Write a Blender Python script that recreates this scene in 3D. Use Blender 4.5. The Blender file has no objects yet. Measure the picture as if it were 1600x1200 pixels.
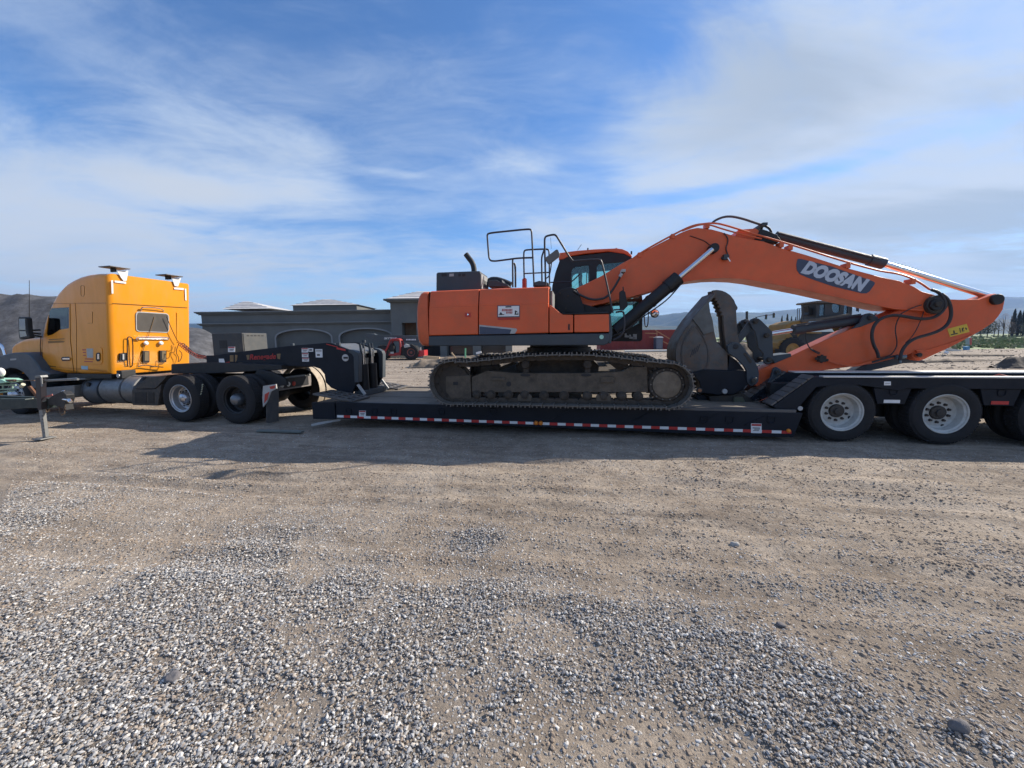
import bpy, bmesh, math, random
import numpy as np
from mathutils import Vector, Matrix, noise
random.seed(7); np.random.seed(7)
SC = bpy.context.scene
COL = SC.collection

# ------------------------------------------------------------------ camera
FPX, YAW, PITCH, ROLL, CAMH, CAMD = 599.0, .174, .115, -.013, 1.696, 6.823
F0 = Vector((-math.sin(YAW), math.cos(YAW), 0)); R0 = Vector((math.cos(YAW), math.sin(YAW), 0)); U0 = Vector((0, 0, 1))
CF = F0*math.cos(PITCH)-U0*math.sin(PITCH); CU = U0*math.cos(PITCH)+F0*math.sin(PITCH)
CR = R0*math.cos(ROLL)+CU*math.sin(ROLL); CU = CU*math.cos(ROLL)-R0*math.sin(ROLL)
CF = CR.cross(CU)*-1
CF.normalize()
CAM = Vector((0, -CAMD, CAMH))
cam = bpy.data.cameras.new('camera'); cam.sensor_width = 36; cam.lens = FPX/1600*36
cam.clip_start = .05; cam.clip_end = 20000
camo = bpy.data.objects.new('camera', cam); COL.objects.link(camo)
M = Matrix.Identity(4)
for i in range(3):
    M[i][0] = CR[i]; M[i][1] = CU[i]; M[i][2] = -CF[i]; M[i][3] = CAM[i]
camo.matrix_world = M
SC.camera = camo

# ------------------------------------------------------------------ sun, sky, exposure
SUNV = Vector((1.37, .80, 1.0)).normalized()
sun = bpy.data.lights.new('sun', 'SUN'); sun.energy = 4.8; sun.angle = math.radians(.55); sun.color = (1, .91, .79)
so = bpy.data.objects.new('sun', sun); COL.objects.link(so)
so.rotation_euler = SUNV.to_track_quat('Z', 'Y').to_euler(); so.location = (30, 20, 30)
SC.view_settings.view_transform = 'Standard'; SC.view_settings.look = 'None'
SC.view_settings.exposure = 0.65; SC.view_settings.gamma = 1; SC.view_settings.use_curve_mapping = False
SC.cycles.volume_bounces = 0; SC.cycles.max_bounces = 8; SC.cycles.transparent_max_bounces = 12
SC.cycles.sample_clamp_indirect = 4

def build_world():
    w = bpy.data.worlds.new('World'); SC.world = w; w.use_nodes = True
    nt = w.node_tree; nt.nodes.clear(); N = nt.nodes.new; L = nt.links.new
    out = N('ShaderNodeOutputWorld')
    sky = N('ShaderNodeTexSky'); sky.sky_type = 'NISHITA'; sky.sun_disc = False
    sky.sun_elevation = math.asin(SUNV.z); sky.sun_rotation = math.atan2(SUNV.x, SUNV.y)
    sky.altitude = 800; sky.air_density = 1.0; sky.dust_density = .3; sky.ozone_density = 3.0
    hsv = N('ShaderNodeHueSaturation'); hsv.inputs['Saturation'].default_value = 1.22; hsv.inputs['Hue'].default_value = .505
    L(sky.outputs[0], hsv.inputs['Color'])
    b1 = N('ShaderNodeBackground'); b1.inputs[1].default_value = SKYS; L(hsv.outputs[0], b1.inputs[0])
    b2 = N('ShaderNodeBackground'); b2.inputs[1].default_value = 1.0
    mix = N('ShaderNodeMixShader'); L(b1.outputs[0], mix.inputs[1]); L(b2.outputs[0], mix.inputs[2]); L(mix.outputs[0], out.inputs[0])
    tc = N('ShaderNodeTexCoord')
    rot = N('ShaderNodeVectorRotate'); rot.rotation_type = 'Z_AXIS'; rot.inputs['Angle'].default_value = -YAW
    L(tc.outputs['Generated'], rot.inputs[0])          # camera-forward becomes +Y
    sep = N('ShaderNodeSeparateXYZ'); L(rot.outputs[0], sep.inputs[0])
    def m(op, a, b=None, c=None, clamp=False):
        n = N('ShaderNodeMath'); n.operation = op; n.use_clamp = clamp
        for i, v in enumerate((a, b, c)):
            if v is None: continue
            if isinstance(v, (int, float)): n.inputs[i].default_value = v
            else: L(v, n.inputs[i])
        return n.outputs[0]
    X, Y, Z = sep.outputs
    zz = m('ADD', m('MAXIMUM', Z, 0.0), .10)
    px = m('DIVIDE', X, zz); py = m('DIVIDE', Y, zz)
    comb = N('ShaderNodeCombineXYZ'); L(px, comb.inputs[0]); L(py, comb.inputs[1])
    def nz(scale, det, rough, dist, loc=(0, 0, 0), sc=(1, 1, 1), rz=0, lac=2.0):
        mp = N('ShaderNodeMapping'); L(comb.outputs[0], mp.inputs[0]); mp.inputs['Location'].default_value = loc
        mp.inputs['Scale'].default_value = sc; mp.inputs['Rotation'].default_value = (0, 0, rz)
        n = N('ShaderNodeTexNoise'); n.inputs['Scale'].default_value = scale; n.inputs['Detail'].default_value = det
        n.inputs['Roughness'].default_value = rough; n.inputs['Distortion'].default_value = dist; n.inputs['Lacunarity'].default_value = lac
        L(mp.outputs[0], n.inputs[0]); return n.outputs[0]
    def ramp(v, a, b, lo=0., hi=1.):
        n = N('ShaderNodeMapRange'); n.interpolation_type = 'SMOOTHSTEP'
        L(v, n.inputs[0]); n.inputs[1].default_value = a; n.inputs[2].default_value = b; n.inputs[3].default_value = lo; n.inputs[4].default_value = hi
        return n.outputs[0]
    big = nz(.42, 3, .5, .5, (4.4, 1.7, 0), (1, 1.0, 1), .4)
    mid = nz(1.0, 10, .60, .8, (1.7, 2.2, 0), (.85, 1.35, 1), -.5)
    wsp = nz(2.8, 12, .66, .7, (5.3, 9.1, 0), (.7, 1.5, 1), -.6)
    az = N('ShaderNodeMath'); az.operation = 'ARCTAN2'; L(X, az.inputs[0]); L(Y, az.inputs[1]); az = az.outputs[0]
    side = ramp(az, -.20, .80, 0, .36)                 # thicker veil towards the sun
    low = ramp(Z, .34, .06, 0, .20)
    leftc = m('MULTIPLY', ramp(az, -.40, -.85), ramp(Z, .50, .28))
    cov = m('ADD', m('ADD', side, low), m('MULTIPLY', leftc, .22))
    s = m('ADD', m('MULTIPLY', big, .45), m('ADD', m('MULTIPLY', mid, 1.0), m('MULTIPLY', wsp, .50)))
    s = m('ADD', s, cov)
    def spot(pxx, pyy, wdt, hgt, wt):            # cloud or gap that the photograph shows, as a direction in the sky
        d = CF*FPX + CR*(pxx-800) - CU*(pyy-600); a0 = math.atan2(d.dot(R0), d.dot(F0)); e0 = math.atan2(d.z, math.hypot(d.x, d.y))
        el = m('ARCSINE', m('MINIMUM', m('MAXIMUM', Z, -.999), .999))
        da = m('DIVIDE', m('SUBTRACT', az, a0), wdt/FPX); de = m('DIVIDE', m('SUBTRACT', el, e0), hgt/FPX)
        g = m('EXPONENT', m('MULTIPLY', m('ADD', m('MULTIPLY', da, da), m('MULTIPLY', de, de)), -1.0))
        return m('MULTIPLY', g, wt)
    for q in ((500, 250, 70, 60, .34), (420, 300, 120, 20, .36), (290, 300, 50, 16, .34), (630, 272, 50, 8, .34), (720, 70, 110, 80, .26), (790, 255, 80, 22, .30), (690, 320, 110, 22, .18), (370, 200, 90, 40, .18), (120, 120, 180, 60, .16),
              (60, 280, 190, 80, .22), (500, 400, 420, 50, .26), (1100, 210, 160, 60, .22), (1300, 120, 300, 120, .14), (1350, 330, 260, 30, .22), (880, 345, 120, 22, .22),
              (640, 200, 50, 30, -.12), (900, 300, 60, 30, -.22), (1120, 297, 150, 9, -.34), (330, 275, 60, 10, -.18), (330, 340, 90, 10, -.22), (500, 30, 200, 60, -.10), (40, 60, 100, 60, -.14)):
        s = m('ADD', s, spot(*q))
    cl = ramp(s, 1.0, 1.56, 0, .90)
    veil = ramp(m('ADD', m('MULTIPLY', wsp, .5), m('MULTIPLY', mid, .8)), .46, .88, .03, .55)
    cl = m('MAXIMUM', cl, veil)
    thick = ramp(s, 1.3, 1.8)
    hz = ramp(Z, .12, -.01, 0, .8)
    fac = m('MAXIMUM', cl, hz)
    fac = m('ADD', fac, .02, None, True)
    L(fac, mix.inputs[0])
    mc = N('ShaderNodeMix'); mc.data_type = 'RGBA'; L(thick, mc.inputs[0])
    mc.inputs[6].default_value = CLOUD_A; mc.inputs[7].default_value = CLOUD_B
    # mottled greyer undersides
    gr = ramp(nz(.8, 6, .55, .5, (8, 1, 0), (.6, 1.6, 1), -.3), .42, .66)
    mg = N('ShaderNodeMix'); mg.data_type = 'RGBA'; L(m('MULTIPLY', gr, ramp(az, .05, .7, .15, .75)), mg.inputs[0]); L(mc.outputs[2], mg.inputs[6])
    mg.inputs[7].default_value = CLOUD_C
    mh = N('ShaderNodeMix'); mh.data_type = 'RGBA'; L(hz, mh.inputs[0]); L(mg.outputs[2], mh.inputs[6]); mh.inputs[7].default_value = CLOUD_H
    L(mh.outputs[2], b2.inputs[0])
SKYS = .120
CLOUD_A = (.385, .465, .59, 1); CLOUD_B = (.44, .48, .535, 1); CLOUD_C = (.275, .32, .375, 1); CLOUD_H = (.38, .455, .55, 1)
build_world()

# ------------------------------------------------------------------ materials
MATS = {}
def mat(name, col, rough=.6, metal=0., var=.12, vscale=3., dirt=0., dirtcol=(.20, .16, .12), bump=0., bscale=30., spec=.5, coat=0., streak=False):
    if name in MATS: return MATS[name]
    m = bpy.data.materials.new(name); m.use_nodes = True; nt = m.node_tree; N = nt.nodes.new; L = nt.links.new
    b = nt.nodes['Principled BSDF']; b.inputs['Roughness'].default_value = rough; b.inputs['Metallic'].default_value = metal
    b.inputs['Specular IOR Level'].default_value = spec; b.inputs['Coat Weight'].default_value = coat; b.inputs['Coat Roughness'].default_value = .12
    tc = N('ShaderNodeTexCoord')
    n1 = N('ShaderNodeTexNoise'); n1.inputs['Scale'].default_value = vscale; n1.inputs['Detail'].default_value = 6; n1.inputs['Roughness'].default_value = .6
    L(tc.outputs['Object'], n1.inputs[0])
    r1 = N('ShaderNodeMapRange'); L(n1.outputs[0], r1.inputs[0]); r1.inputs[1].default_value = .3; r1.inputs[2].default_value = .7; r1.inputs[3].default_value = 1-var; r1.inputs[4].default_value = 1+var
    mx = N('ShaderNodeMix'); mx.data_type = 'RGBA'; mx.blend_type = 'MULTIPLY'; mx.inputs[0].default_value = 1; mx.inputs[6].default_value = (*col, 1); L(r1.outputs[0], mx.inputs[7])
    last = mx.outputs[2]
    if dirt > 0:
        n2 = N('ShaderNodeTexNoise'); n2.inputs['Scale'].default_value = vscale*2.3; n2.inputs['Detail'].default_value = 9; n2.inputs['Roughness'].default_value = .7
        mp = N('ShaderNodeMapping'); L(tc.outputs['Object'], mp.inputs[0]); mp.inputs['Location'].default_value = (3, 5, 1)
        if streak: mp.inputs['Scale'].default_value = (3, 3, .5)
        L(mp.outputs[0], n2.inputs[0])
        r2 = N('ShaderNodeMapRange'); L(n2.outputs[0], r2.inputs[0]); r2.inputs[1].default_value = .45; r2.inputs[2].default_value = .75; r2.inputs[3].default_value = 0; r2.inputs[4].default_value = dirt
        m2 = N('ShaderNodeMix'); m2.data_type = 'RGBA'; L(r2.outputs[0], m2.inputs[0]); L(last, m2.inputs[6]); m2.inputs[7].default_value = (*dirtcol, 1)
        last = m2.outputs[2]
        r3 = N('ShaderNodeMapRange'); L(n2.outputs[0], r3.inputs[0]); r3.inputs[1].default_value = .4; r3.inputs[2].default_value = .8; r3.inputs[3].default_value = rough; r3.inputs[4].default_value = min(1, rough+.35)
        L(r3.outputs[0], b.inputs['Roughness'])
    L(last, b.inputs['Base Color'])
    if bump > 0:
        n3 = N('ShaderNodeTexNoise'); n3.inputs['Scale'].default_value = bscale; n3.inputs['Detail'].default_value = 5
        L(tc.outputs['Object'], n3.inputs[0]); bp = N('ShaderNodeBump'); bp.inputs['Strength'].default_value = bump; bp.inputs['Distance'].default_value = .02
        L(n3.outputs[0], bp.inputs['Height']); L(bp.outputs[0], b.inputs['Normal'])
    MATS[name] = m; return m
def glass(name, tint, gloss=.25, rough=.03):
    if name in MATS: return MATS[name]
    m = bpy.data.materials.new(name); m.use_nodes = True; nt = m.node_tree; nt.nodes.clear(); N = nt.nodes.new; L = nt.links.new
    o = N('ShaderNodeOutputMaterial'); t = N('ShaderNodeBsdfTransparent'); t.inputs[0].default_value = (*tint, 1)
    g = N('ShaderNodeBsdfGlossy'); g.inputs['Roughness'].default_value = rough; g.inputs[0].default_value = (.9, .95, 1, 1)
    f = N('ShaderNodeFresnel'); f.inputs[0].default_value = 1.45
    a = N('ShaderNodeMath'); a.operation = 'MULTIPLY_ADD'; a.inputs[1].default_value = 1; a.inputs[2].default_value = gloss*.15; L(f.outputs[0], a.inputs[0])
    x = N('ShaderNodeMixShader'); L(a.outputs[0], x.inputs[0]); L(t.outputs[0], x.inputs[1]); L(g.outputs[0], x.inputs[2]); L(x.outputs[0], o.inputs[0])
    MATS[name] = m; return m
ORANGE = mat('orange paint', (.70, .108, .024), .42, 0, .10, 1.6, .34, (.34, .15, .09), .06, 9, coat=.10)
AMBER = mat('amber truck paint', (.78, .290, .010), .30, 0, .05, 1.0, .28, (.50, .25, .06), .03, 3, coat=.3, streak=True)
SLATE = mat('slate grey paint', (.040, .053, .065), .5, 0, .15, 2, .3, (.12, .11, .10))
DKBLUE = mat('blue black paint', (.005, .009, .017), .5, 0, .2, 2, .35, (.024, .022, .021), spec=.3)
BLACK = mat('black plastic', (.010, .011, .013), .5, 0, .2, 5, .25, (.06, .055, .05))
RUBBER = mat('tyre rubber', (.014, .014, .016), .82, 0, .2, 6, .40, (.055, .048, .042), .15, 40)
STEELD = mat('dusty dark steel', (.045, .038, .032), .75, .1, .35, 4, .6, (.13, .10, .072), .3, 18)
MUD = mat('dried mud steel', (.095, .078, .060), .9, 0, .35, 4, .65, (.17, .135, .10), .5, 25)
SHOE = mat('track shoe steel', (.17, .158, .142), .55, .15, .3, 6, .5, (.13, .105, .08), .2, 25)
CHROME = mat('chrome', (.75, .77, .8), .12, 1, .03, 3)
ALU = mat('aluminium', (.50, .50, .50), .36, .85, .15, 5, .3, (.28, .25, .22))
ALUD = mat('brushed tank aluminium', (.22, .225, .23), .45, .6, .15, 4, .4, (.17, .15, .13))
WHITEP = mat('white steel wheel paint', (.50, .50, .47), .55, 0, .10, 6, .6, (.30, .27, .22), .05, 20)
WHITE = mat('white vinyl', (.75, .75, .74), .5, 0, .05, 8)
REDT = mat('red reflective tape', (.50, .022, .02), .4, 0, .08, 8, .2)
REDP = mat('red paint', (.48, .035, .02), .45, 0, .1, 3, .3, (.2, .1, .07))
LGREY = mat('light grey panel', (.42, .42, .41), .55, .1, .08, 4, .3, (.25, .22, .19))
GUN = mat('worn bucket steel', (.10, .096, .092), .5, .3, .35, 2.2, .8, (.21, .125, .075), .35, 14)
TIMBER = mat('raw timber', (.50, .34, .19), .8, 0, .15, 6, .3, (.3, .2, .12), .2, 30)
YEL = mat('yellow decal', (.75, .50, .05), .5, 0, .06, 10, .3)
AMBL = mat('amber lens', (.75, .22, .02), .3, 0, .05, 9)
HOSE = mat('hydraulic hose', (.026, .024, .025), .45, 0, .2, 6, .3, (.07, .06, .055))
NAVY = mat('navy decal', (.045, .06, .10), .45, 0, .05, 5)
TEAL = glass('teal cab glass', (.52, .80, .74)); DGLASS = glass('dark tinted glass', (.30, .34, .34), .5)
DARKWIN = mat('dark window', (.03, .033, .037), .12, 0, .05, 2, spec=.7)
LINING = mat('cab lining', (.03, .03, .032), .8)

# ------------------------------------------------------------------ frames and pixel rays
class Frame:
    def __init__(s, o, a, n):
        s.o = Vector(o); s.a = Vector(a).normalized(); s.n = Vector(n).normalized()
    def W(s, p): return s.o + s.a*p[0] + s.n*p[1] + U0*p[2]
    def loc(s, P): d = P-s.o; return Vector((d.dot(s.a), d.dot(s.n), d.z))
    def pt(s, px, py, w=0.):
        d = CF*FPX + CR*(px-800) - CU*(py-600)
        q = s.o + s.n*w; t = (q-CAM).dot(s.n)/d.dot(s.n); return s.loc(CAM+d*t)
    def px_at_s(s, px, py, S):
        d = CF*FPX + CR*(px-800) - CU*(py-600)
        q = s.o + s.a*S; t = (q-CAM).dot(s.a)/d.dot(s.a); return s.loc(CAM+d*t)
    def px_at_z(s, px, py, z=0.):
        d = CF*FPX + CR*(px-800) - CU*(py-600); t = (z-CAM.z)/d.z; return s.loc(CAM+d*t)
WF = Frame((0, 0, 0), (1, 0, 0), (0, 1, 0))
def bgf(d): o = Vector((CAM.x, CAM.y, 0))+F0*d; return Frame(o, R0, F0)
def topx(P):
    d = P-CAM; z = d.dot(CF); return 800+FPX*d.dot(CR)/z, 600-FPX*d.dot(CU)/z

# ------------------------------------------------------------------ mesh builder
def inset(pts, d):
    n = len(pts); A = sum(pts[i][0]*pts[(i+1) % n][1]-pts[(i+1) % n][0]*pts[i][1] for i in range(n)); sg = 1 if A > 0 else -1; out = []
    for i in range(n):
        p0, p, p1 = Vector(pts[i-1]), Vector(pts[i]), Vector(pts[(i+1) % n]); a = (p-p0).normalized(); b = (p1-p).normalized()
        na = Vector((-a.y, a.x))*sg; nb = Vector((-b.y, b.x))*sg; k = (na+nb); l = max(.35, k.length_squared/2)
        q = p+k*(d/l*.5*1.0 if False else d/(1+na.dot(nb)) if 1+na.dot(nb) > .3 else d*1.5); out.append((q.x, q.y))
    return out
class MB:
    def __init__(s, frame=WF): s.f = frame; s.v = []; s.fc = []; s.mi = []; s.cur = 0
    def add(s, vs, fs):
        k = len(s.v); s.v += [Vector(v) for v in vs]
        for f in fs: s.fc.append([k+i for i in f]); s.mi.append(s.cur)
    def box(s, x0, x1, y0, y1, z0, z1):
        s.add([(x, y, z) for z in (z0, z1) for y in (y0, y1) for x in (x0, x1)],
              [(0, 2, 3, 1), (4, 5, 7, 6), (0, 1, 5, 4), (2, 6, 7, 3), (0, 4, 6, 2), (1, 3, 7, 5)]); return s
    def bar(s, p, q, w, h, up=(0, 0, 1)):
        p = Vector(p); q = Vector(q); d = (q-p).normalized(); up = Vector(up)
        if abs(d.dot(up)) > .98: up = Vector((0, 1, 0))
        a = d.cross(up).normalized()*w/2; b = a.cross(d).normalized()*h/2
        s.add([c+i*a+j*b for c in (p, q) for (i, j) in ((-1, -1), (1, -1), (1, 1), (-1, 1))],
              [(0, 1, 2, 3), (4, 7, 6, 5), (0, 4, 5, 1), (1, 5, 6, 2), (2, 6, 7, 3), (3, 7, 4, 0)]); return s
    def poly(s, pts, w0, w1):      # pts: (x,z) outline, extruded from w0 to w1
        n = len(pts); s.add([(x, w0, z) for x, z in pts]+[(x, w1, z) for x, z in pts],
              [tuple(range(n)), tuple(range(2*n-1, n-1, -1))]+[(i, i+n, (i+1) % n+n, (i+1) % n) for i in range(n)]); return s
    def rounded(s, pts, w0, w1, r, k=5):      # extrusion whose side edges are rounded with radius r
        rings = []
        for i in range(k+1): t = math.pi/2*i/k; rings.append((r*(1-math.sin(t)), w0+r*(1-math.cos(t))))
        rings += [(a, w1-(b-w0)) for a, b in reversed(rings)]; n = len(pts); vs = []
        for d, w in rings: vs += [(x, w, z) for x, z in inset(pts, d)]
        m = len(rings); s.add(vs, [tuple(range(n)), tuple(range(m*n-1, (m-1)*n-1, -1))]+[(j*n+i, (j+1)*n+i, (j+1)*n+(i+1) % n, j*n+(i+1) % n) for j in range(m-1) for i in range(n)]); return s
    def prism(s, pxs, w0, w1, wr=None):
        wr = w0 if wr is None else wr
        return s.poly([(lambda q: (q.x, q.z))(s.f.pt(a, b, wr)) for a, b in pxs], w0, w1)
    def tube(s, pts, r, n=8, closed=False, smooth=0, taper=None):
        P = [Vector(p) for p in pts]
        for _ in range(smooth):
            Q = [P[0]] if not closed else []
            for i in range(len(P)-(0 if closed else 1)):
                a = P[i]; b = P[(i+1) % len(P)]; Q += [a*.75+b*.25, a*.25+b*.75]
            if not closed: Q.append(P[-1])
            P = Q
        m = len(P); vs = []; prev = None
        for i, p in enumerate(P):
            if closed: t = (P[(i+1) % m]-P[i-1]).normalized()
            else: t = (P[min(i+1, m-1)]-P[max(i-1, 0)]).normalized()
            if prev is None:
                prev = t.orthogonal().normalized()
            prev = (prev-t*prev.dot(t)).normalized(); b = t.cross(prev)
            rr = r if taper is None else r+(taper-r)*i/(m-1)
            vs += [p+(prev*math.cos(2*math.pi*k/n)+b*math.sin(2*math.pi*k/n))*rr for k in range(n)]
        fs = []
        for i in range(m if closed else m-1):
            j = (i+1) % m
            fs += [(i*n+k, i*n+(k+1) % n, j*n+(k+1) % n, j*n+k) for k in range(n)]
        if not closed: fs += [tuple(range(n-1, -1, -1)), tuple(range((m-1)*n, m*n))]
        s.add(vs, fs); return s
    def pxtube(s, pxs, w, r, n=8, smooth=2, closed=False):
        ws = w if isinstance(w, (list, tuple)) else [w]*len(pxs)
        return s.tube([s.f.pt(a, b, c) for (a, b), c in zip(pxs, ws)], r, n, closed, smooth)
    def cyl(s, p, q, r, r2=None, n=20): return s.tube([p, q], r, n, taper=r if r2 is None else r2)
    def lathe(s, prof, c, n=40, axis=(0, 1, 0), cap=False):
        ax = Vector(axis).normalized(); u = ax.orthogonal().normalized(); v = ax.cross(u); c = Vector(c); m = len(prof)
        vs = [c+ax*a+(u*math.cos(2*math.pi*k/n)+v*math.sin(2*math.pi*k/n))*r for r, a in prof for k in range(n)]
        fs = [(i*n+k, i*n+(k+1) % n, (i+1)*n+(k+1) % n, (i+1)*n+k) for i in range(m-1) for k in range(n)]
        if cap: fs += [tuple(range(n-1, -1, -1)), tuple(range((m-1)*n, m*n))]
        s.add(vs, fs); return s
    def disc(s, c, r, th, n=24): return s.lathe([(r, -th/2), (r, th/2)], c, n, cap=True)
    def ball(s, c, r, n=12, sq=(1, 1, 1)):
        c = Vector(c); vs = [c+Vector((0, 0, r*sq[2]))]; fs = []
        k = n//2
        for i in range(1, k):
            t = math.pi*i/k
            vs += [c+Vector((r*sq[0]*math.sin(t)*math.cos(2*math.pi*j/n), r*sq[1]*math.sin(t)*math.sin(2*math.pi*j/n), r*sq[2]*math.cos(t))) for j in range(n)]
        vs.append(c-Vector((0, 0, r*sq[2])))
        fs += [(0, 1+j, 1+(j+1) % n) for j in range(n)]
        for i in range(k-2):
            fs += [(1+i*n+j, 1+(i+1)*n+j, 1+(i+1)*n+(j+1) % n, 1+i*n+(j+1) % n) for j in range(n)]
        e = len(vs)-1; fs += [(e, 1+(k-2)*n+(j+1) % n, 1+(k-2)*n+j) for j in range(n)]
        s.add(vs, fs); return s
    def build(s, name, mats, parent=None, bevel=0., smooth=35, seg=2, label=None):
        me = bpy.data.meshes.new(name)
        base = wloc(parent)
        me.from_pydata([s.f.W(v)-base for v in s.v], [], s.fc)
        me.validate()
        if not isinstance(mats, (list, tuple)): mats = [mats]
        for m in mats: me.materials.append(m)
        if len(mats) > 1 and len(me.polygons) == len(s.mi): me.polygons.foreach_set('material_index', s.mi)
        bm = bmesh.new(); bm.from_mesh(me); bmesh.ops.recalc_face_normals(bm, faces=bm.faces); bm.to_mesh(me); bm.free()
        return finish(name, me, parent, bevel, smooth, seg, label)
def finish(name, me, parent=None, bevel=0., smooth=35, seg=2, label=None):
    if smooth:
        me.shade_smooth(); me.set_sharp_from_angle(angle=math.radians(smooth))
    o = bpy.data.objects.new(name, me); COL.objects.link(o)
    if parent is not None: o.parent = parent
    if bevel > 0:
        b = o.modifiers.new('bevel', 'BEVEL'); b.width = bevel; b.segments = seg; b.limit_method = 'ANGLE'; b.angle_limit = math.radians(40); b.harden_normals = True
    if label: o['label'] = label
    return o
def wloc(o):
    v = Vector((0, 0, 0))
    while o is not None: v += Vector(o.location); o = o.parent
    return v
def tag(o, label=None, cat=None, group=None, kind=None):
    if label: o['label'] = label
    if cat: o['category'] = cat
    if group: o['group'] = group
    if kind: o['kind'] = kind
    return o
def thing(name, label, cat, loc, group=None):
    o = bpy.data.objects.new(name, None); COL.objects.link(o); o.location = loc; o.empty_display_size = .2
    return tag(o, label, cat, group)
def holder(name, parent, wpos, label=None):    # a part that only holds sub-parts (a wheel, a track)
    o = bpy.data.objects.new(name, None); COL.objects.link(o); o.parent = parent; o.location = Vector(wpos)-wloc(parent); o.empty_display_size = .1
    if label: o['label'] = label
    return o
def copytree(o, off, parent=None, label=None, rz=None):
    c = o.copy(); COL.objects.link(c)
    if parent is not None: c.parent = parent
    c.location = Vector(o.location)+Vector(off)
    if label: c['label'] = label
    for ch in o.children:
        d = ch.copy(); COL.objects.link(d); d.parent = c
        for g in ch.children:
            e = g.copy(); COL.objects.link(e); e.parent = d
    return c
def carve(o, cutters, inner=None):
    """cut real openings through a body; the cutters are removed again"""
    cs = []
    for mb in cutters:
        c = mb.build('cutter', LINING, None, 0, 0); cs.append(c)
        c.parent = None
        m = o.modifiers.new('cut', 'BOOLEAN'); m.operation = 'DIFFERENCE'; m.object = c; m.solver = 'EXACT'
    dg = bpy.context.evaluated_depsgraph_get(); dg.update()
    me = bpy.data.meshes.new_from_object(o.evaluated_get(dg)); o.modifiers.clear(); old = o.data; o.data = me
    for c in cs: bpy.data.objects.remove(c)
    if inner is not None:
        me.materials.append(LINING); k = len(me.materials)-1
        base = wloc(o)
        for p in me.polygons:
            if inner(Vector(p.center)+base): p.material_index = k
    me.shade_smooth(); me.set_sharp_from_angle(angle=math.radians(35))
    return o
def text(body, frame, p, size, m, parent, name='lettering', ang=0., shear=0., depth=.002, off=0., xs=1., align='LEFT', nrm=-1):
    cu = bpy.data.curves.new(name, 'FONT'); cu.body = body; cu.size = size; cu.shear = shear; cu.extrude = depth; cu.offset = off; cu.align_x = align
    cu.resolution_u = 3
    o = bpy.data.objects.new(name, cu); COL.objects.link(o)
    dg = bpy.context.evaluated_depsgraph_get(); dg.update()
    me = bpy.data.meshes.new_from_object(o.evaluated_get(dg)); bpy.data.objects.remove(o)
    base = wloc(parent); ca, sa = math.cos(ang), math.sin(ang); P = Vector(p)
    for v in me.vertices:
        x = v.co.x*xs; y = v.co.y; l = (P.x+x*ca-y*sa, P.y-v.co.z, P.z+x*sa+y*ca)
        v.co = frame.W(l)-base
    me.materials.clear(); me.materials.append(m)
    return finish(name, me, parent, 0, 0)

# ================================================================== ground
def fbm(x, y, s, o=4, seed=0.):
    return noise.fractal(Vector((x*s+seed, y*s-seed*1.7, seed*.37)), 1.0, 2.0, o)
BLOBS = []
BL0 = [(800, 1150, 1000, 260, .13), (1250, 1000, 420, 120, .10), (600, 930, 420, 90, .10)]
for (cx, cy, rx, ry, wt) in [(60, 1120, 420, 190, 1.25), (330, 1130, 320, 130, .9), (80, 960, 190, 70, .75), (50, 790, 190, 36, .95), (400, 860, 200, 30, .8), (300, 960, 260, 60, .6),
        (540, 905, 70, 26, .55), (745, 845, 52, 20, 1.5), (800, 930, 140, 34, .85), (700, 1010, 170, 55, .95), (960, 950, 90, 22, .5), (1050, 1000, 60, 22, .35),
        (1170, 1060, 230, 70, .85), (1180, 905, 70, 14, .45), (1420, 940, 90, 22, .42), (1330, 1090, 160, 46, .6), (1240, 1160, 220, 45, .9), (900, 1060, 110, 40, .6), (620, 1160, 200, 60, .75), (1540, 1180, 90, 40, .25), (1560, 880, 60, 18, .3), (500, 790, 90, 14, .2), (220, 745, 120, 12, .12)]+BL0:
    c = WF.px_at_z(cx, cy); ex = WF.px_at_z(cx+rx, cy); up = WF.px_at_z(cx, cy-ry); dn = WF.px_at_z(cx, min(cy+ry, 1350))
    BLOBS.append((c.x, c.y, (ex-c).length, max((up-c).length, (dn-c).length*.9), wt))
def gdens(x, y):
    d = 0.
    for cx, cy, a, b, w in BLOBS:
        # the radial direction from the camera is the long way of every ellipse
        ux, uy = cx, cy+CAMD; l = math.hypot(ux, uy); ux /= l; uy /= l
        dx, dy = x-cx, y-cy; r = ((dx*ux+dy*uy)/b)**2+((dx*-uy+dy*ux)/a)**2
        if r < 3: d += w*math.exp(-r*1.1)
    n = fbm(x, y, 1.1, 5, 3.3)+.55*fbm(x, y, 4.5, 3, 8.1)
    return max(0., d*(1+.75*n)+.22*max(0, n+.12)-.03)
RUTS = [(-2.75, .05, .9, .3), (-4.35, .02, .7, 1.2), (-3.55, -.10, .6, 2.1), (-1.75, .03, .5, .8), (-2.05, -.16, .8, 0.), (6.5, .1, .5, 0), (8.6, .1, .5, .1), (12., -.2, .4, .1)]
def rut(x, y):
    z = 0.
    for c, sl, am, ph in RUTS:
        for o in (0, .34):
            d = abs(y-(c+o+sl*x+.12*math.sin(x*.45+ph)))
            if d < .45: z += 1.35*am*(-.020*math.exp(-(d/.13)**2)+.011*math.exp(-((d-.21)/.07)**2))
    return z
def gz(x, y):
    near = 1/(1+max(0, abs(y+1)-9)**2*.02)
    z = .022*fbm(x, y, .55, 4, 1.)*near-.010
    if y > 6: z += .10*min(1, (y-6)/14)*fbm(x, y, .13, 4, 5.)
    if y > -6.5: z += rut(x, y)
    if y < -.6: z += .02*min(1., gdens(x, y))+.008*fbm(x, y, 3.4, 3, 2.)
    return z
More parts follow.
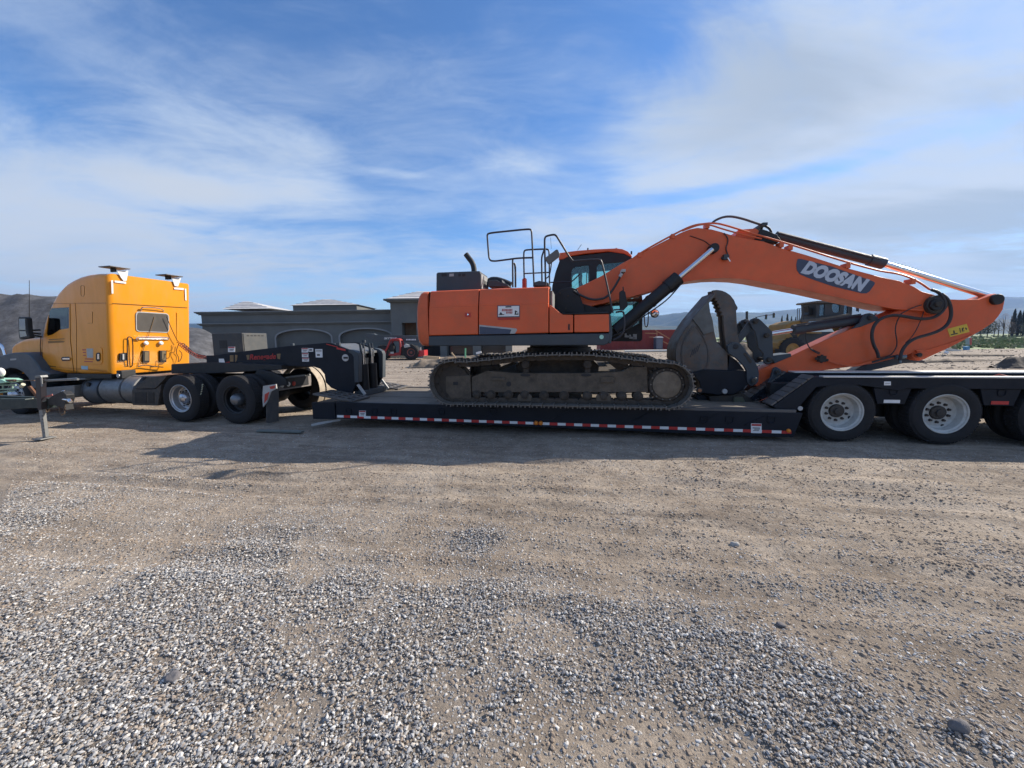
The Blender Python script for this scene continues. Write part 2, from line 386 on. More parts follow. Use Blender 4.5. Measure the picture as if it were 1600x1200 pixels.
def axis(lo, hi, step, far, g=1.14):
    a = list(np.arange(lo, hi+step*.5, step)); s = step; x = hi
    while x < far: s *= g; x += s; a.append(x)
    s = step; x = lo
    while x > -far: s *= g; x -= s; a.insert(0, x)
    return a
xs = axis(-9, 7, .075, 9000); ys = axis(-6.6, 1.2, .06, 9000)
vs = []; dens = []
for y in ys:
    for x in xs:
        nearp = (-13 < x < 11 and -8 < y < 3)
        vs.append((x, y, gz(x, y) if abs(x) < 160 and -30 < y < 160 else -.02)); dens.append(gdens(x, y) if nearp else 0.)
nx = len(xs); fs = [(j*nx+i, j*nx+i+1, (j+1)*nx+i+1, (j+1)*nx+i) for j in range(len(ys)-1) for i in range(nx-1)]
me = bpy.data.meshes.new('ground'); me.from_pydata(vs, [], fs)
at = me.attributes.new('gravel_amount', 'FLOAT', 'POINT'); at.data.foreach_set('value', dens)
me.shade_smooth()
def ground_mat():
    m = bpy.data.materials.new('dirt yard'); m.use_nodes = True; nt = m.node_tree; N = nt.nodes.new; L = nt.links.new
    b = nt.nodes['Principled BSDF']; b.inputs['Roughness'].default_value = .95; b.inputs['Specular IOR Level'].default_value = .15
    geo = N('ShaderNodeNewGeometry'); P = geo.outputs['Position']
    def nz(s, d, r=.6, dist=0., sc=(1, 1, 1)):
        mp = N('ShaderNodeMapping'); L(P, mp.inputs[0]); mp.inputs['Scale'].default_value = sc
        n = N('ShaderNodeTexNoise'); n.inputs['Scale'].default_value = s; n.inputs['Detail'].default_value = d; n.inputs['Roughness'].default_value = r; n.inputs['Distortion'].default_value = dist; L(mp.outputs[0], n.inputs[0]); return n.outputs[0]
    def ramp(v, a, b_, lo=0., hi=1.):
        n = N('ShaderNodeMapRange'); L(v, n.inputs[0]); n.inputs[1].default_value = a; n.inputs[2].default_value = b_; n.inputs[3].default_value = lo; n.inputs[4].default_value = hi; return n.outputs[0]
    def mix(f, a, c, mode='MIX'):
        n = N('ShaderNodeMix'); n.data_type = 'RGBA'; n.blend_type = mode
        for i, v in ((0, f), (6, a), (7, c)):
            if hasattr(v, 'links'): L(v, n.inputs[i])
            else: n.inputs[i].default_value = v if i == 0 else (*v, 1)
        return n.outputs[2]
    c = mix(ramp(nz(.35, 7, .65), .36, .64), (.26, .212, .165), (.43, .362, .29))
    c = mix(ramp(nz(2.2, 8, .7, .4), .42, .72, 0, .8), c, (.155, .118, .086))
    c = mix(ramp(nz(7, 8, .7, 0, (1, 1.6, 1)), .50, .74, 0, .65), c, (.52, .44, .35))
    c = mix(ramp(nz(26, 6, .75), .50, .70, 0, .75), c, (.085, .070, .060))
    c = mix(ramp(nz(1.1, 7, .65, .6, (.22, 2.2, 1)), .48, .70, 0, .55), c, (.52, .435, .34))
    c = mix(ramp(nz(1.7, 7, .65, .4, (.25, 2.6, 1)), .52, .72, 0, .6), c, (.115, .092, .073))
    # small stones pressed into the dirt
    v = N('ShaderNodeTexVoronoi'); v.inputs['Scale'].default_value = 46; L(P, v.inputs['Vector'])
    bw = N('ShaderNodeSeparateColor'); L(v.outputs['Color'], bw.inputs[0])
    dd = ramp(v.outputs['Distance'], .18, .36, 1, 0)
    a = N('ShaderNodeAttribute'); a.attribute_name = 'gravel_amount'
    sp = N('ShaderNodeMath'); sp.operation = 'ADD'; L(a.outputs['Fac'], sp.inputs[0]); L(ramp(nz(1.3, 6, .6), .40, .68, .14, .55), sp.inputs[1])
    gt = N('ShaderNodeMath'); gt.operation = 'LESS_THAN'; L(bw.outputs[0], gt.inputs[0]); L(sp.outputs[0], gt.inputs[1])
    f = N('ShaderNodeMath'); f.operation = 'MULTIPLY'; L(dd, f.inputs[0]); L(gt.outputs[0], f.inputs[1])
    stone = mix(bw.outputs[1], (.14, .145, .16), (.62, .61, .60))
    c = mix(ramp(a.outputs['Fac'], .25, 1.0, 0, .75), c, (.235, .205, .175))
    c = mix(f.outputs[0], c, stone)
    L(c, b.inputs['Base Color'])
    h = N('ShaderNodeMath'); h.operation = 'MULTIPLY_ADD'; L(f.outputs[0], h.inputs[0]); h.inputs[1].default_value = .55; L(nz(22, 8, .75), h.inputs[2])
    h2 = N('ShaderNodeMath'); h2.operation = 'MULTIPLY_ADD'; L(nz(4, 6, .6), h2.inputs[0]); h2.inputs[1].default_value = 1.6; L(h.outputs[0], h2.inputs[2])
    bp = N('ShaderNodeBump'); bp.inputs['Strength'].default_value = 1; bp.inputs['Distance'].default_value = .022; L(h2.outputs[0], bp.inputs['Height']); L(bp.outputs[0], b.inputs['Normal'])
    return m
DIRT = ground_mat(); me.materials.append(DIRT)
g = bpy.data.objects.new('ground', me); COL.objects.link(g); tag(g, kind='structure')

# ------------------------------------------------------------------ loose gravel: points + geometry nodes, one 'stuff' object
def stone_mat():
    m = bpy.data.materials.new('gravel stones'); m.use_nodes = True; nt = m.node_tree; N = nt.nodes.new; L = nt.links.new
    b = nt.nodes['Principled BSDF']; b.inputs['Roughness'].default_value = .85; b.inputs['Specular IOR Level'].default_value = .3
    oi = N('ShaderNodeObjectInfo'); cr = N('ShaderNodeValToRGB'); L(oi.outputs['Random'], cr.inputs[0]); e = cr.color_ramp.elements
    e[0].position = 0; e[0].color = (.13, .13, .14, 1); e[1].position = 1; e[1].color = (.70, .675, .63, 1)
    for p, c in ((.2, (.23, .23, .235, 1)), (.42, (.34, .335, .33, 1)), (.58, (.43, .42, .405, 1)), (.66, (.28, .22, .17, 1)), (.78, (.44, .39, .33, 1)), (.92, (.56, .54, .51, 1))):
        q = e.new(p); q.color = c
    tc = N('ShaderNodeTexCoord'); n = N('ShaderNodeTexNoise'); n.inputs['Scale'].default_value = 2.5; n.inputs['Detail'].default_value = 4; L(tc.outputs['Object'], n.inputs[0])
    r = N('ShaderNodeMapRange'); L(n.outputs[0], r.inputs[0]); r.inputs[3].default_value = .7; r.inputs[4].default_value = 1.3
    x = N('ShaderNodeMix'); x.data_type = 'RGBA'; x.blend_type = 'MULTIPLY'; x.inputs[0].default_value = 1; L(cr.outputs[0], x.inputs[6]); L(r.outputs[0], x.inputs[7]); L(x.outputs[2], b.inputs['Base Color'])
    return m
STONE = stone_mat()
pts = []; rad = []
rng = random.Random(11)
def scatter(n, x0, x1, y0, y1, rmin, rmax, thr, base):
    for _ in range(n):
        y = rng.uniform(y0, y1); half = (y+CAMD)*1.55+1.; cx = -(y+CAMD)*.18
        x = cx+rng.uniform(-half, half)
        if not (x0 < x < x1): continue
        d = gdens(x, y)
        if rng.random() < min(1, d*thr)+base*(.35+1.3*max(0, fbm(x, y, 1.7, 3, 6.)+.25)):
            r = rmin*(rmax/rmin)**(rng.random()**1.7); pts.append((x, y, gz(x, y)+r*.06+(rng.random()*.012 if d > .8 else 0))); rad.append(r)
CL = len(pts)
scatter(95000, -9, 8, -5.9, -4.6, .0028, .0128, .66, .14)
scatter(120000, -9, 8, -4.7, -3.2, .0034, .0118, .60, .12)
scatter(100000, -12, 10, -3.3, -.4, .0046, .0120, .62, .09)
scatter(16000, -14, 12, -.6, 6, .008, .016, .4, .10)
GP_, GR_ = pts, rad
pts, rad = [], []
def clods(n, y0, y1, rmin, rmax):
    for _ in range(n):
        y = rng.uniform(y0, y1); half = (y+CAMD)*1.55+1.; x = -(y+CAMD)*.18+rng.uniform(-half, half)
        if rng.random() < .25+1.2*max(0, fbm(x, y, 1.3, 4, 15.)+.1):
            r = rmin*(rmax/rmin)**(rng.random()**2.4); pts.append((x, y, gz(x, y)+r*.1)); rad.append(r)
clods(60000, -5.9, -3.4, .0035, .016); clods(60000, -3.4, .5, .005, .018); clods(14000, .5, 14, .012, .04); clods(16000, 12, 44, .03, .10)
def scatter_object(name, label, cat, P, R):
    me = bpy.data.meshes.new(name); me.from_pydata(P, [], [])
    at = me.attributes.new('stone_size', 'FLOAT', 'POINT'); at.data.foreach_set('value', R)
    o = bpy.data.objects.new(name, me); COL.objects.link(o); tag(o, label, cat, kind='stuff'); return o
go = scatter_object('gravel', 'loose grey gravel scattered in patches over the dirt in front', 'gravel', GP_, GR_)
gc = scatter_object('soil_clods', 'small brown clods and crumbs of dry soil strewn over the yard', 'soil clods', pts, rad)
def scatter_nodes(STONE):
    ng = bpy.data.node_groups.new('gravel_scatter', 'GeometryNodeTree')
    ng.interface.new_socket('Geometry', in_out='INPUT', socket_type='NodeSocketGeometry'); ng.interface.new_socket('Geometry', in_out='OUTPUT', socket_type='NodeSocketGeometry')
    N = ng.nodes.new; L = ng.links.new
    gi = N('NodeGroupInput'); go_ = N('NodeGroupOutput'); gti = N('GeometryNodeGeometryToInstance')
    for k in range(7):
        ic = N('GeometryNodeMeshIcoSphere'); ic.inputs['Radius'].default_value = 1; ic.inputs['Subdivisions'].default_value = 2 if k < 3 else 1
        nt_ = N('ShaderNodeTexNoise'); nt_.noise_dimensions = '4D'; nt_.inputs['W'].default_value = k*3.7; nt_.inputs['Scale'].default_value = .75; nt_.inputs['Detail'].default_value = 2
        pos = N('GeometryNodeInputPosition'); L(pos.outputs[0], nt_.inputs['Vector'])
        sub = N('ShaderNodeVectorMath'); sub.operation = 'SUBTRACT'; L(nt_.outputs['Color'], sub.inputs[0]); sub.inputs[1].default_value = (.5, .5, .5)
        mul = N('ShaderNodeVectorMath'); mul.operation = 'MULTIPLY'; L(sub.outputs[0], mul.inputs[0]); mul.inputs[1].default_value = (1.6, 1.6, 1.4)
        sp = N('GeometryNodeSetPosition'); L(ic.outputs[0], sp.inputs['Geometry']); L(mul.outputs[0], sp.inputs['Offset'])
        tr = N('GeometryNodeTransform'); L(sp.outputs[0], tr.inputs[0]); tr.inputs['Scale'].default_value = (1, .6+.05*k, .42+.05*(k % 4))
        sm = N('GeometryNodeSetMaterial'); L(tr.outputs[0], sm.inputs[0]); sm.inputs['Material'].default_value = STONE
        L(sm.outputs[0], gti.inputs[0])
    ip = N('GeometryNodeInstanceOnPoints'); L(gi.outputs[0], ip.inputs['Points']); L(gti.outputs[0], ip.inputs['Instance']); ip.inputs['Pick Instance'].default_value = True
    ri = N('FunctionNodeRandomValue'); ri.data_type = 'INT'; ri.inputs['Min'].default_value = 0; ri.inputs['Max'].default_value = 6; L(ri.outputs[2], ip.inputs['Instance Index'])
    rv = N('FunctionNodeRandomValue'); rv.data_type = 'FLOAT_VECTOR'; rv.inputs[0].default_value = (-.35, -.35, 0); rv.inputs[1].default_value = (.35, .35, 6.28); rv.inputs['Seed'].default_value = 5; L(rv.outputs[0], ip.inputs['Rotation'])
    na = N('GeometryNodeInputNamedAttribute'); na.data_type = 'FLOAT'; na.inputs['Name'].default_value = 'stone_size'; L(na.outputs[0], ip.inputs['Scale'])
    L(ip.outputs[0], go_.inputs[0])
    return ng
CLOD = mat('soil crumbs', (.27, .215, .165), .95, 0, .35, 3, .5, (.17, .13, .10))
go.modifiers.new('scatter', 'NODES').node_group = scatter_nodes(STONE)
gc.modifiers.new('scatter', 'NODES').node_group = scatter_nodes(CLOD)


# ------------------------------------------------------------------ hills
def hillmat():
    return mat('dry green hills', (.030, .050, .030), .95, 0, .35, .0025, .8, (.11, .10, .05))
HM = hillmat()
def ridge(name, d, prof, base, jag, seed, depth):
    f = bgf(d); xs = [p[0] for p in prof]
    vs = []; n = 220; rows = 14
    for i in range(n+1):
        px = xs[0]+(xs[-1]-xs[0])*i/n
        py = np.interp(px, xs, [p[1] for p in prof])
        top = f.pt(px, py, 0); H = top.z
        for j in range(rows+1):
            t = j/rows
            s = top.x; w = -depth*(1-t)
            z = base+(H-base)*(t**1.25)
            k = math.sin(math.pi*t)
            z += (H-base)*k*.55*noise.fractal(Vector((s*jag+seed, w*jag*1.3, seed)), 1., 2., 5)
            z += (H-base)*.035*noise.fractal(Vector((s*jag*3, seed, 1)), 1., 2., 3)*t
            vs.append(f.W((s*(1+w/d), w, z)))
        vs.append(f.W((s*1.1, depth*.8, base)))
    r = rows+2
    fs = [(i*r+j, (i+1)*r+j, (i+1)*r+j+1, i*r+j+1) for i in range(n) for j in range(r-1)]
    me = bpy.data.meshes.new(name); me.from_pydata(vs, [], fs); me.materials.append(HM); me.shade_smooth()
    o = bpy.data.objects.new(name, me); COL.objects.link(o); tag(o, kind='structure')
ridge('hills', 4300, [(-900, 470), (-300, 480), (0, 500), (300, 506), (500, 500), (640, 497), (760, 500), (880, 497), (960, 494), (1000, 496), (1030, 492), (1060, 489), (1085, 492), (1110, 493), (1130, 490), (1160, 488),
      (1185, 489), (1205, 486), (1240, 484), (1280, 485), (1340, 480), (1400, 476), (1470, 470), (1530, 467), (1575, 464), (1640, 466), (1800, 470), (2200, 460), (2900, 455)], -3, .0011, 4.2, 1300)
ridge('hills', 2500, [(-900, 520), (0, 528), (500, 526), (900, 513), (1000, 509), (1080, 510), (1170, 506), (1240, 508), (1320, 508), (1400, 505), (1500, 503), (1600, 498), (1900, 494), (2900, 500)], -3, .002, 9.1, 700)

# ------------------------------------------------------------------ weeds and field beyond the yard
def tuft_field(name, px0, px1, d0, d1, n, h, cols, label, seed):
    rg = random.Random(seed); vs = []; fs = []; mi = []
    for _ in range(n):
        d = d0*(d1/d0)**rg.random(); f = bgf(d); px = rg.uniform(px0, px1)
        s = (px-800)/FPX*d; c = f.W((s, 0, 0)); hh = h*rg.uniform(.4, 1.1)*(.6+.8*max(0, .5+noise.noise(Vector((s*.06, d*.05, seed)))))
        for _ in range(5):
            a = rg.uniform(0, 6.28); w = hh*rg.uniform(.25, .6)*(1+d/90); o = Vector((rg.uniform(-1, 1), rg.uniform(-1, 1), 0))*hh*1.1
            k = len(vs); t = Vector((math.cos(a), math.sin(a), 0))*w
            tip = Vector((rg.uniform(-.3, .3), rg.uniform(-.3, .3), 1))*hh
            vs += [c+o-t, c+o+t, c+o+tip+t*.3, c+o+tip*.9-t*.35]; fs.append((k, k+1, k+2, k+3)); mi.append(rg.randrange(len(cols)))
    me = bpy.data.meshes.new(name); me.from_pydata(vs, [], fs)
    for c in cols: me.materials.append(c)
    me.polygons.foreach_set('material_index', mi)
    o = bpy.data.objects.new(name, me); COL.objects.link(o); tag(o, label, 'weeds', kind='stuff')
LEAF1 = mat('weed green', (.14, .19, .08), .8, 0, .3, .5); LEAF2 = mat('weed olive', (.20, .22, .11), .8, 0, .3, .5); LEAF3 = mat('weed straw', (.34, .31, .19), .85, 0, .3, .5)
def field_sheet():
    f = bgf(0); vs = []; nxs, nys = 90, 60; fs = []
    for j in range(nys+1):
        d = 40*(1500/40)**(j/nys)
        for i in range(nxs+1):
            px = 1080+(2300-1080)*i/nxs; s = (px-800)/FPX*d
            P = f.W((s, d, 0)); hh = .05+.22*abs(noise.fractal(Vector((s*.22, d*.3, 2)), 1, 2, 4))*min(1, max(0, (d-41)/6))
            vs.append((P.x, P.y, hh if 0 < i < nxs and j > 0 else -.15))
    fs = [(j*(nxs+1)+i, j*(nxs+1)+i+1, (j+1)*(nxs+1)+i+1, (j+1)*(nxs+1)+i) for j in range(nys) for i in range(nxs)]
    me = bpy.data.meshes.new('grass_field'); me.from_pydata(vs, [], fs); me.materials.append(mat('field green', (.19, .24, .11), .95, 0, .35, .12, .6, (.23, .21, .11)))
    me.shade_smooth(); o = bpy.data.objects.new('grass_field', me); COL.objects.link(o); tag(o, kind='structure')
field_sheet()
tuft_field('field_weeds', 1100, 2000, 42, 300, 5200, .42, [LEAF1, LEAF2, LEAF2, LEAF3], 'green and straw weeds growing over the field beyond the yard on the right', 3)

# ------------------------------------------------------------------ trees
BARK = mat('bark', (.075, .058, .045), .9, 0, .2, 5)
POP = mat('poplar foliage', (.040, .038, .040), .85, 0, .35, 1.2); BARE = mat('bare twig brown', (.17, .115, .10), .9, 0, .3, 1.)
BUSH = mat('bush green', (.055, .070, .035), .85, 0, .35, 1.)
def tree(name, px, ptop, d, base_z, wide, kind, label, group, leaf, n=420, seed=0):
    rg = random.Random(seed+int(px)); f = bgf(d); s = (px-800)/FPX*d; top = f.pt(px, ptop, 0); H = top.z-base_z; c = f.W((top.x, 0, base_z))
    t = thing(name, label, 'tree', c, group)
    tb = MB(); tb.tube([c, c+Vector((rg.uniform(-.1, .1), 0, H*.5)), c+Vector((0, 0, H*.93))], H*.018+.05, 6, taper=.03)
    if kind != 'column':
        for _ in range(7):
            a = rg.uniform(0, 6.28); z0 = H*rg.uniform(.25, .6); l = wide*rg.uniform(.5, .9)
            tb.tube([c+Vector((0, 0, z0)), c+Vector((math.cos(a)*l, math.sin(a)*l, z0+H*rg.uniform(.2, .4)))], H*.01+.02, 5, taper=.015)
    tb.build('trunk', BARK, t, 0, 30)
    cb = MB()
    for _ in range(n):
        u = rg.random()**.8; z = H*(.06+.94*u) if kind == 'column' else H*(.22+.78*u)
        if kind == 'column': rr = wide*(math.sin(math.pi*min(1, (.04+u*.96))**.75)**.7*.9+.1)*(1-.35*u)
        else: rr = wide*math.sin(math.pi*min(1, .12+.86*u))**.6
        a = rg.uniform(0, 6.28); q = rr*rg.random()**.5*(1+.35*noise.noise(Vector((a*1.5, z*.6, seed))))
        p = c+Vector((math.cos(a)*q, math.sin(a)*q, z)); l = (H*.035+.10)*rg.uniform(.6, 1.4)
        if kind == 'bare': e = Vector((rg.uniform(-.5, .5), rg.uniform(-.5, .5), 1)).normalized()*l*1.3; w = e.orthogonal().normalized()*l*.16
        elif kind == 'column': e = Vector((math.cos(a)*.25, math.sin(a)*.25, 1)).normalized()*l*1.8; w = Vector((-math.sin(a), math.cos(a), 0))*l*.45
        else: e = Vector((rg.uniform(-1, 1), rg.uniform(-1, 1), rg.uniform(-.2, 1))).normalized()*l*1.2; w = e.orthogonal().normalized()*l*.6
        cb.add([p-e*.5, p+w*.6, p+e*.5, p-w*.6], [(0, 1, 2, 3)])
    cb.build('crown', leaf, t, 0, 0)
    return t
for i, (px, pt, w) in enumerate([(1222, 494, .75), (1230.5, 491, .9), (1237, 495, .7), (1243.5, 496, .7), (1251, 498, .6)]):
    tree('poplar_tree', px, pt, 210, 0, w*1.4, 'column', ['dark slim poplar standing alone left of the other poplars over the yellow loader', 'tallest dark poplar in the row beside the yellow loader', 'middle dark poplar right of the tallest one in the row by the loader', 'fourth dark poplar from the left in the row by the loader', 'last and shortest dark poplar in the row, nearest the loader hood'][i], 'dark poplars behind the yellow loader', POP, seed=i)
for i, (px, pt, w) in enumerate([(1586.5, 484, 1.5), (1594.5, 486, 1.6), (1603, 481, 1.7)]):
    tree('poplar_tree', px, pt, 170, 0, w*.85, 'column', ['dark pointed poplar at the right edge, left one of the pair', 'dark pointed poplar at the right edge, right one of the pair', 'dark poplar cut off by the right edge of the picture'][i], 'dark poplars at the right edge', POP, n=900, seed=20+i)
for i, (px, pt, w, k) in enumerate([(1534, 505, 3.2, 'bush'), (1546, 500, 2.8, 'bush'), (1556, 501, 3.2, 'bare'), (1563, 498, 3., 'bare'), (1572, 490, 2.4, 'bare'), (1579, 503, 2.6, 'bare'), (1521, 508, 3.4, 'bush'), (1508, 510, 3.2, 'bush'), (1613, 500, 3, 'bush')]):
    if k == 'bare': tree('bare_tree', px, pt, 165, 0, w, k, ['', '', 'low bare reddish brown tree left of the taller bare trees beyond the excavator arm', 'bare brown tree second from the left beyond the excavator arm', 'tallest thin bare tree rising just left of the right edge poplars', 'small bare brown tree touching the left poplar of the right edge pair'][i], 'bare trees past the arm end', BARE, n=2600, seed=40+i)
    else: tree('bush_tree', px, pt, 160, 0, w, k, {0: 'low grey green bush just right of the arm tip below the hills', 1: 'grey green bush next to the bare trees beyond the arm tip', 6: 'low grey green bush partly behind the lower edge of the orange arm', 7: 'low bush mostly hidden behind the orange arm', 8: 'bush beyond the right edge poplars'}[i], 'low bushes along the far field', BUSH, n=1300, seed=40+i)
for i, (px, pt) in enumerate([(1158, 508), (1172, 509)]):
    tree('bare_tree', px, pt, 90, 0, 1.3, 'bare', ['thin leafless sapling seen left of the black pole behind the bucket thumb', 'thin leafless sapling seen right of the black pole behind the bucket thumb'][i], 'saplings behind the bucket', BARE, n=260, seed=70+i)

# ------------------------------------------------------------------ gravel heap behind the truck
def heap(name, f, outline, base, depth, m, label, cat, seed, rough=.25, scale=.5, n=150, rows=26):
    vs = []; xs_ = [p[0] for p in outline]
    for i in range(n+1):
        px = xs_[0]+(xs_[-1]-xs_[0])*i/n; top = f.pt(px, np.interp(px, xs_, [p[1] for p in outline]), 0); H = max(0.05, top.z-base)
        for j in range(rows+1):
            t = j/rows; w = (t-.5)*2*depth*min(1, .35+H/4); k = max(0, 1-abs(t-.5)*2)
            z = base+H*min(1, k*1.12)
            z += rough*min(1, k*4)*noise.fractal(Vector((top.x*scale+seed, w*scale, seed)), .8, 2.1, 6)*(.35 if k > .93 else 1)
            vs.append(f.W((top.x*(1+w/60), w, z if 0 < j < rows else base-.15)))
    r = rows+1; fs = [(i*r+j, (i+1)*r+j, (i+1)*r+j+1, i*r+j+1) for i in range(n) for j in range(r-1)]
    me = bpy.data.meshes.new(name); me.from_pydata(vs, [], fs); me.materials.append(m); me.shade_smooth()
    o = bpy.data.objects.new(name, me); COL.objects.link(o); o.data.transform(Matrix.Translation(-f.W((0, 0, 0)))); o.location = f.W((0, 0, 0)); tag(o, label, cat); return o
HEAPM = mat('crushed grey gravel', (.080, .081, .088), .95, 0, .45, 1.4, .8, (.034, .034, .039), 1.0, 5)
heap('gravel_pile', bgf(30), [(-900, 520), (-500, 470), (-250, 455), (-60, 458), (0, 460), (40, 460.5), (70, 463), (95, 466), (130, 473), (180, 486), (220, 497), (260, 505), (290, 512), (305, 515), (318, 518), (332, 524), (345, 533), (356, 545), (362, 556)], 0, 7,
     HEAPM, 'large heap of grey crushed gravel behind the yellow truck', 'gravel pile', 3, .35, .45)
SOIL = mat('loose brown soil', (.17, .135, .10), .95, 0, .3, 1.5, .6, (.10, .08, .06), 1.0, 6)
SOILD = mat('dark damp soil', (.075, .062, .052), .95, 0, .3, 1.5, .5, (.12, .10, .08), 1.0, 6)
heap('soil_mound', bgf(27), [(752, 566), (775, 557), (800, 551), (830, 546), (860, 545), (900, 548), (940, 552), (975, 557), (1000, 563)], 0, 2.2, SOIL, 'low mound of brown soil seen beneath the orange excavator body', 'soil mound', 8, .25, .9, 90, 20)
heap('soil_mound', bgf(25), [(640, 569), (662, 564), (690, 560), (712, 557), (735, 557), (760, 554), (790, 557), (815, 566)], 0, 2.0, SOIL, 'low mound of brown soil at the foot of the green post', 'soil mound', 31, .2, 1.1, 80, 20)
heap('soil_mound', bgf(33), [(1085, 550), (1110, 538), (1135, 533), (1160, 535), (1185, 541), (1205, 549)], 0, 1.6, SOIL, 'small brown soil mound behind the bucket thumb with a pale plank on it', 'soil mound', 12, .3, 1.2, 70, 18)
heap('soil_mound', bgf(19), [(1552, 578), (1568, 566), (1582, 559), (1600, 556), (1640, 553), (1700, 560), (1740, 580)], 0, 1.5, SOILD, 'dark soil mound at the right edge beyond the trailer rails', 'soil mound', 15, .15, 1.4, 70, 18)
heap('soil_mound', bgf(46), [(1380, 552), (1430, 546), (1480, 545), (1530, 544), (1600, 546), (1680, 546), (1760, 553)], 0, 2, SOIL, 'long low earth bank running in front of the green field on the right', 'earth bank', 19, .15, .9, 90, 16)

# ------------------------------------------------------------------ building
STUC = mat('grey stucco', (.150, .158, .152), .9, 0, .10, .6, .25, (.115, .12, .12), .25, 8)
STUC2 = mat('recessed stucco', (.135, .142, .136), .9, 0, .10, .6, .25, (.11, .11, .11), .2, 8)
TRIM = mat('pale stucco trim', (.26, .27, .275), .85, 0, .08, 1)
ROOFM = mat('pale roof underlay', (.50, .49, .48), .85, 0, .18, 1.8, .5, (.33, .33, .34))
OSB = mat('brown sheathing', (.20, .125, .07), .85, 0, .2, 2)
def building():
    f = bgf(43); O = f.W((f.pt(317, 540, 0).x, 0, 0)); t = thing('commercial_building', 'long low grey stucco building with arched recesses and pale hip roofs, unfinished', 'building', O)
    X = lambda px: f.pt(px, 520, 0).x
    Z = lambda py, px=460: f.pt(px, py, 0).z
    xl, xr, xt, xe = X(317), X(616), X(617), X(800)
    zt = Z(486.5); zc = Z(504.5)
    # front wall with two deep arched recesses
    def arch(p0, p1, pt, ps, w0, w1):
        a, b, zt_, zs = X(p0), X(p1), Z(pt), Z(ps); n = 18; pts_ = [(a, -.3), (b, -.3), (b, zs)]
        for i in range(1, n):
            th = math.pi*i/n; x = (a+b)/2+(b-a)/2*math.cos(th); pts_.append((x, zs+(zt_-zs)*math.sin(th)**.9))
        pts_.append((a, zs)); return pts_
    w = MB(f); w.box(xl, xr, 0, 14, 0, zt); wall = w.build('wall', STUC, t)
    c = []
    for a in ((431, 517), (531, 612)):
        m = MB(f); m.poly(arch(a[0], a[1], 515.5, 528.5, -1, .45), -1, .45); c.append(m)
    carve(wall, c)
    for a in ((431, 517), (531, 612)):
        m = MB(f); o_ = arch(a[0]-2.3, a[1]+2.3, 513.3, 527.5, 0, 0); i_ = arch(a[0], a[1], 515.5, 528.5, 0, 0); n = len(o_)
        for k in range(2, n-1):
            q = [i_[k], i_[k+1], o_[k+1], o_[k]] if k+1 < n else None
            if q: m.poly(q, -.06, .002)
        m.poly([i_[2], o_[2], (o_[2][0], 0), (i_[2][0], 0)], -.06, .002); m.poly([i_[-1], o_[-1], (o_[-1][0], 0), (i_[-1][0], 0)], -.06, .002)
        m.build('arch_trim', TRIM, wall, 0, 0)
        m = MB(f); m.poly(arch(a[0]-.5, a[1]+.5, 515.2, 528.3, 0, 0), .448, .47); m.build('arch_panel', STUC2, wall, 0, 0)
    for zz, ov, h, nm in ((zt, .42, .30, 'cornice'), (zc, .30, .22, 'string_course')):
        m = MB(f)
        for k in range(3):
            o_ = ov*(1-k*.3); m.box(xl-o_, xr-.002, -o_, 0 if k else 0.0, zz-h*(k+1)/3, zz-h*k/3-.003)
        m.build(nm, STUC, t, 0, 0)
        m = MB(f); m.box(xl-ov-.02, xr-.003, -ov-.03, .1, zz, zz+.05); m.build('flashing', TRIM, t, 0, 0)
    # higher entrance block
    ztw = Z(469.5, 640)
    m = MB(f); m.box(xt, xe, -1.2, 13, 0, ztw-.3); tw = m.build('entrance_block', STUC, t, 0, 0)
    ca = MB(f); ca.box(X(633), X(655), -3, .2, Z(524, 640), Z(505, 640)); cb = MB(f); cb.box(X(662), X(690), -3, .2, -.5, Z(526, 640)); cc = MB(f); cc.box(X(700), X(740), -3, .2, -.5, Z(526, 640)); cd = MB(f); cd.box(X(752), X(790), -3, .2, -.5, Z(526, 640))
    carve(tw, [ca, cb, cc, cd])
    for a, b, z0, z1, mm in ((633, 655, 524, 505, OSB), (662, 690, 570, 526, LINING), (700, 740, 570, 526, DARKWIN), (752, 790, 570, 526, DARKWIN)):
        m = MB(f); m.box(X(a)+.002, X(b)-.002, .12, .18, max(0, Z(z0, 640)), Z(z1, 640)-.002); m.build('opening_panel', mm, tw, 0, 0)
    m = MB(f); m.box(xt-.25, xe+.3, -1.6, 13.3, ztw-.3, ztw-.16); m.box(xt-.5, xe+.5, -1.9, 13.5, ztw-.158, ztw+.02); m.build('cornice', STUC, t, 0, 0)
    def hip(p0, p1, pk, pz, pb, w0, w1, box=None):
        a, b, zb, zp, xk = X(p0), X(p1), Z(pb, p0), Z(pz, pk), X(pk); wm = (w0+w1)/2; zb = 1.7+(zb-1.7)*(1+w0/43) if w0 > 0 else zb; zp = 1.7+(zp-1.7)*(1+wm/43); a, b, xk = a*(1+max(0, w0)/43), b*(1+max(0, w0)/43), xk*(1+wm/43); e = .25*(b-a)
        if box: m = MB(f); m.box(a+.25, b-.25, w0+.2, w1-.2, zt-.4, zb-.003); m.build('roof_drum', STUC2, t, 0, 0)
        m = MB(f); m.add([(a, w0, zb), (b, w0, zb), (b, w1, zb), (a, w1, zb), (xk-e*.25, wm, zp), (xk+e*.25, wm, zp)], [(0, 1, 5, 4), (1, 2, 5), (2, 3, 4, 5), (3, 0, 4), (3, 2, 1, 0)]); r = m.build('hip_roof', ROOFM, t, 0, 0)
        for k in range(1, 5):
            u = k/5; m = MB(f); z_ = zb+(zp-zb)*u; m.box(a+(xk-e*.25-a)*u-.04, b+(xk+e*.25-b)*u+.04, w0+(wm-w0)*u-.035, w0+(wm-w0)*u+.03, z_-.02, z_+.05); m.build('roof_batten', ROOFM, r, 0, 0)
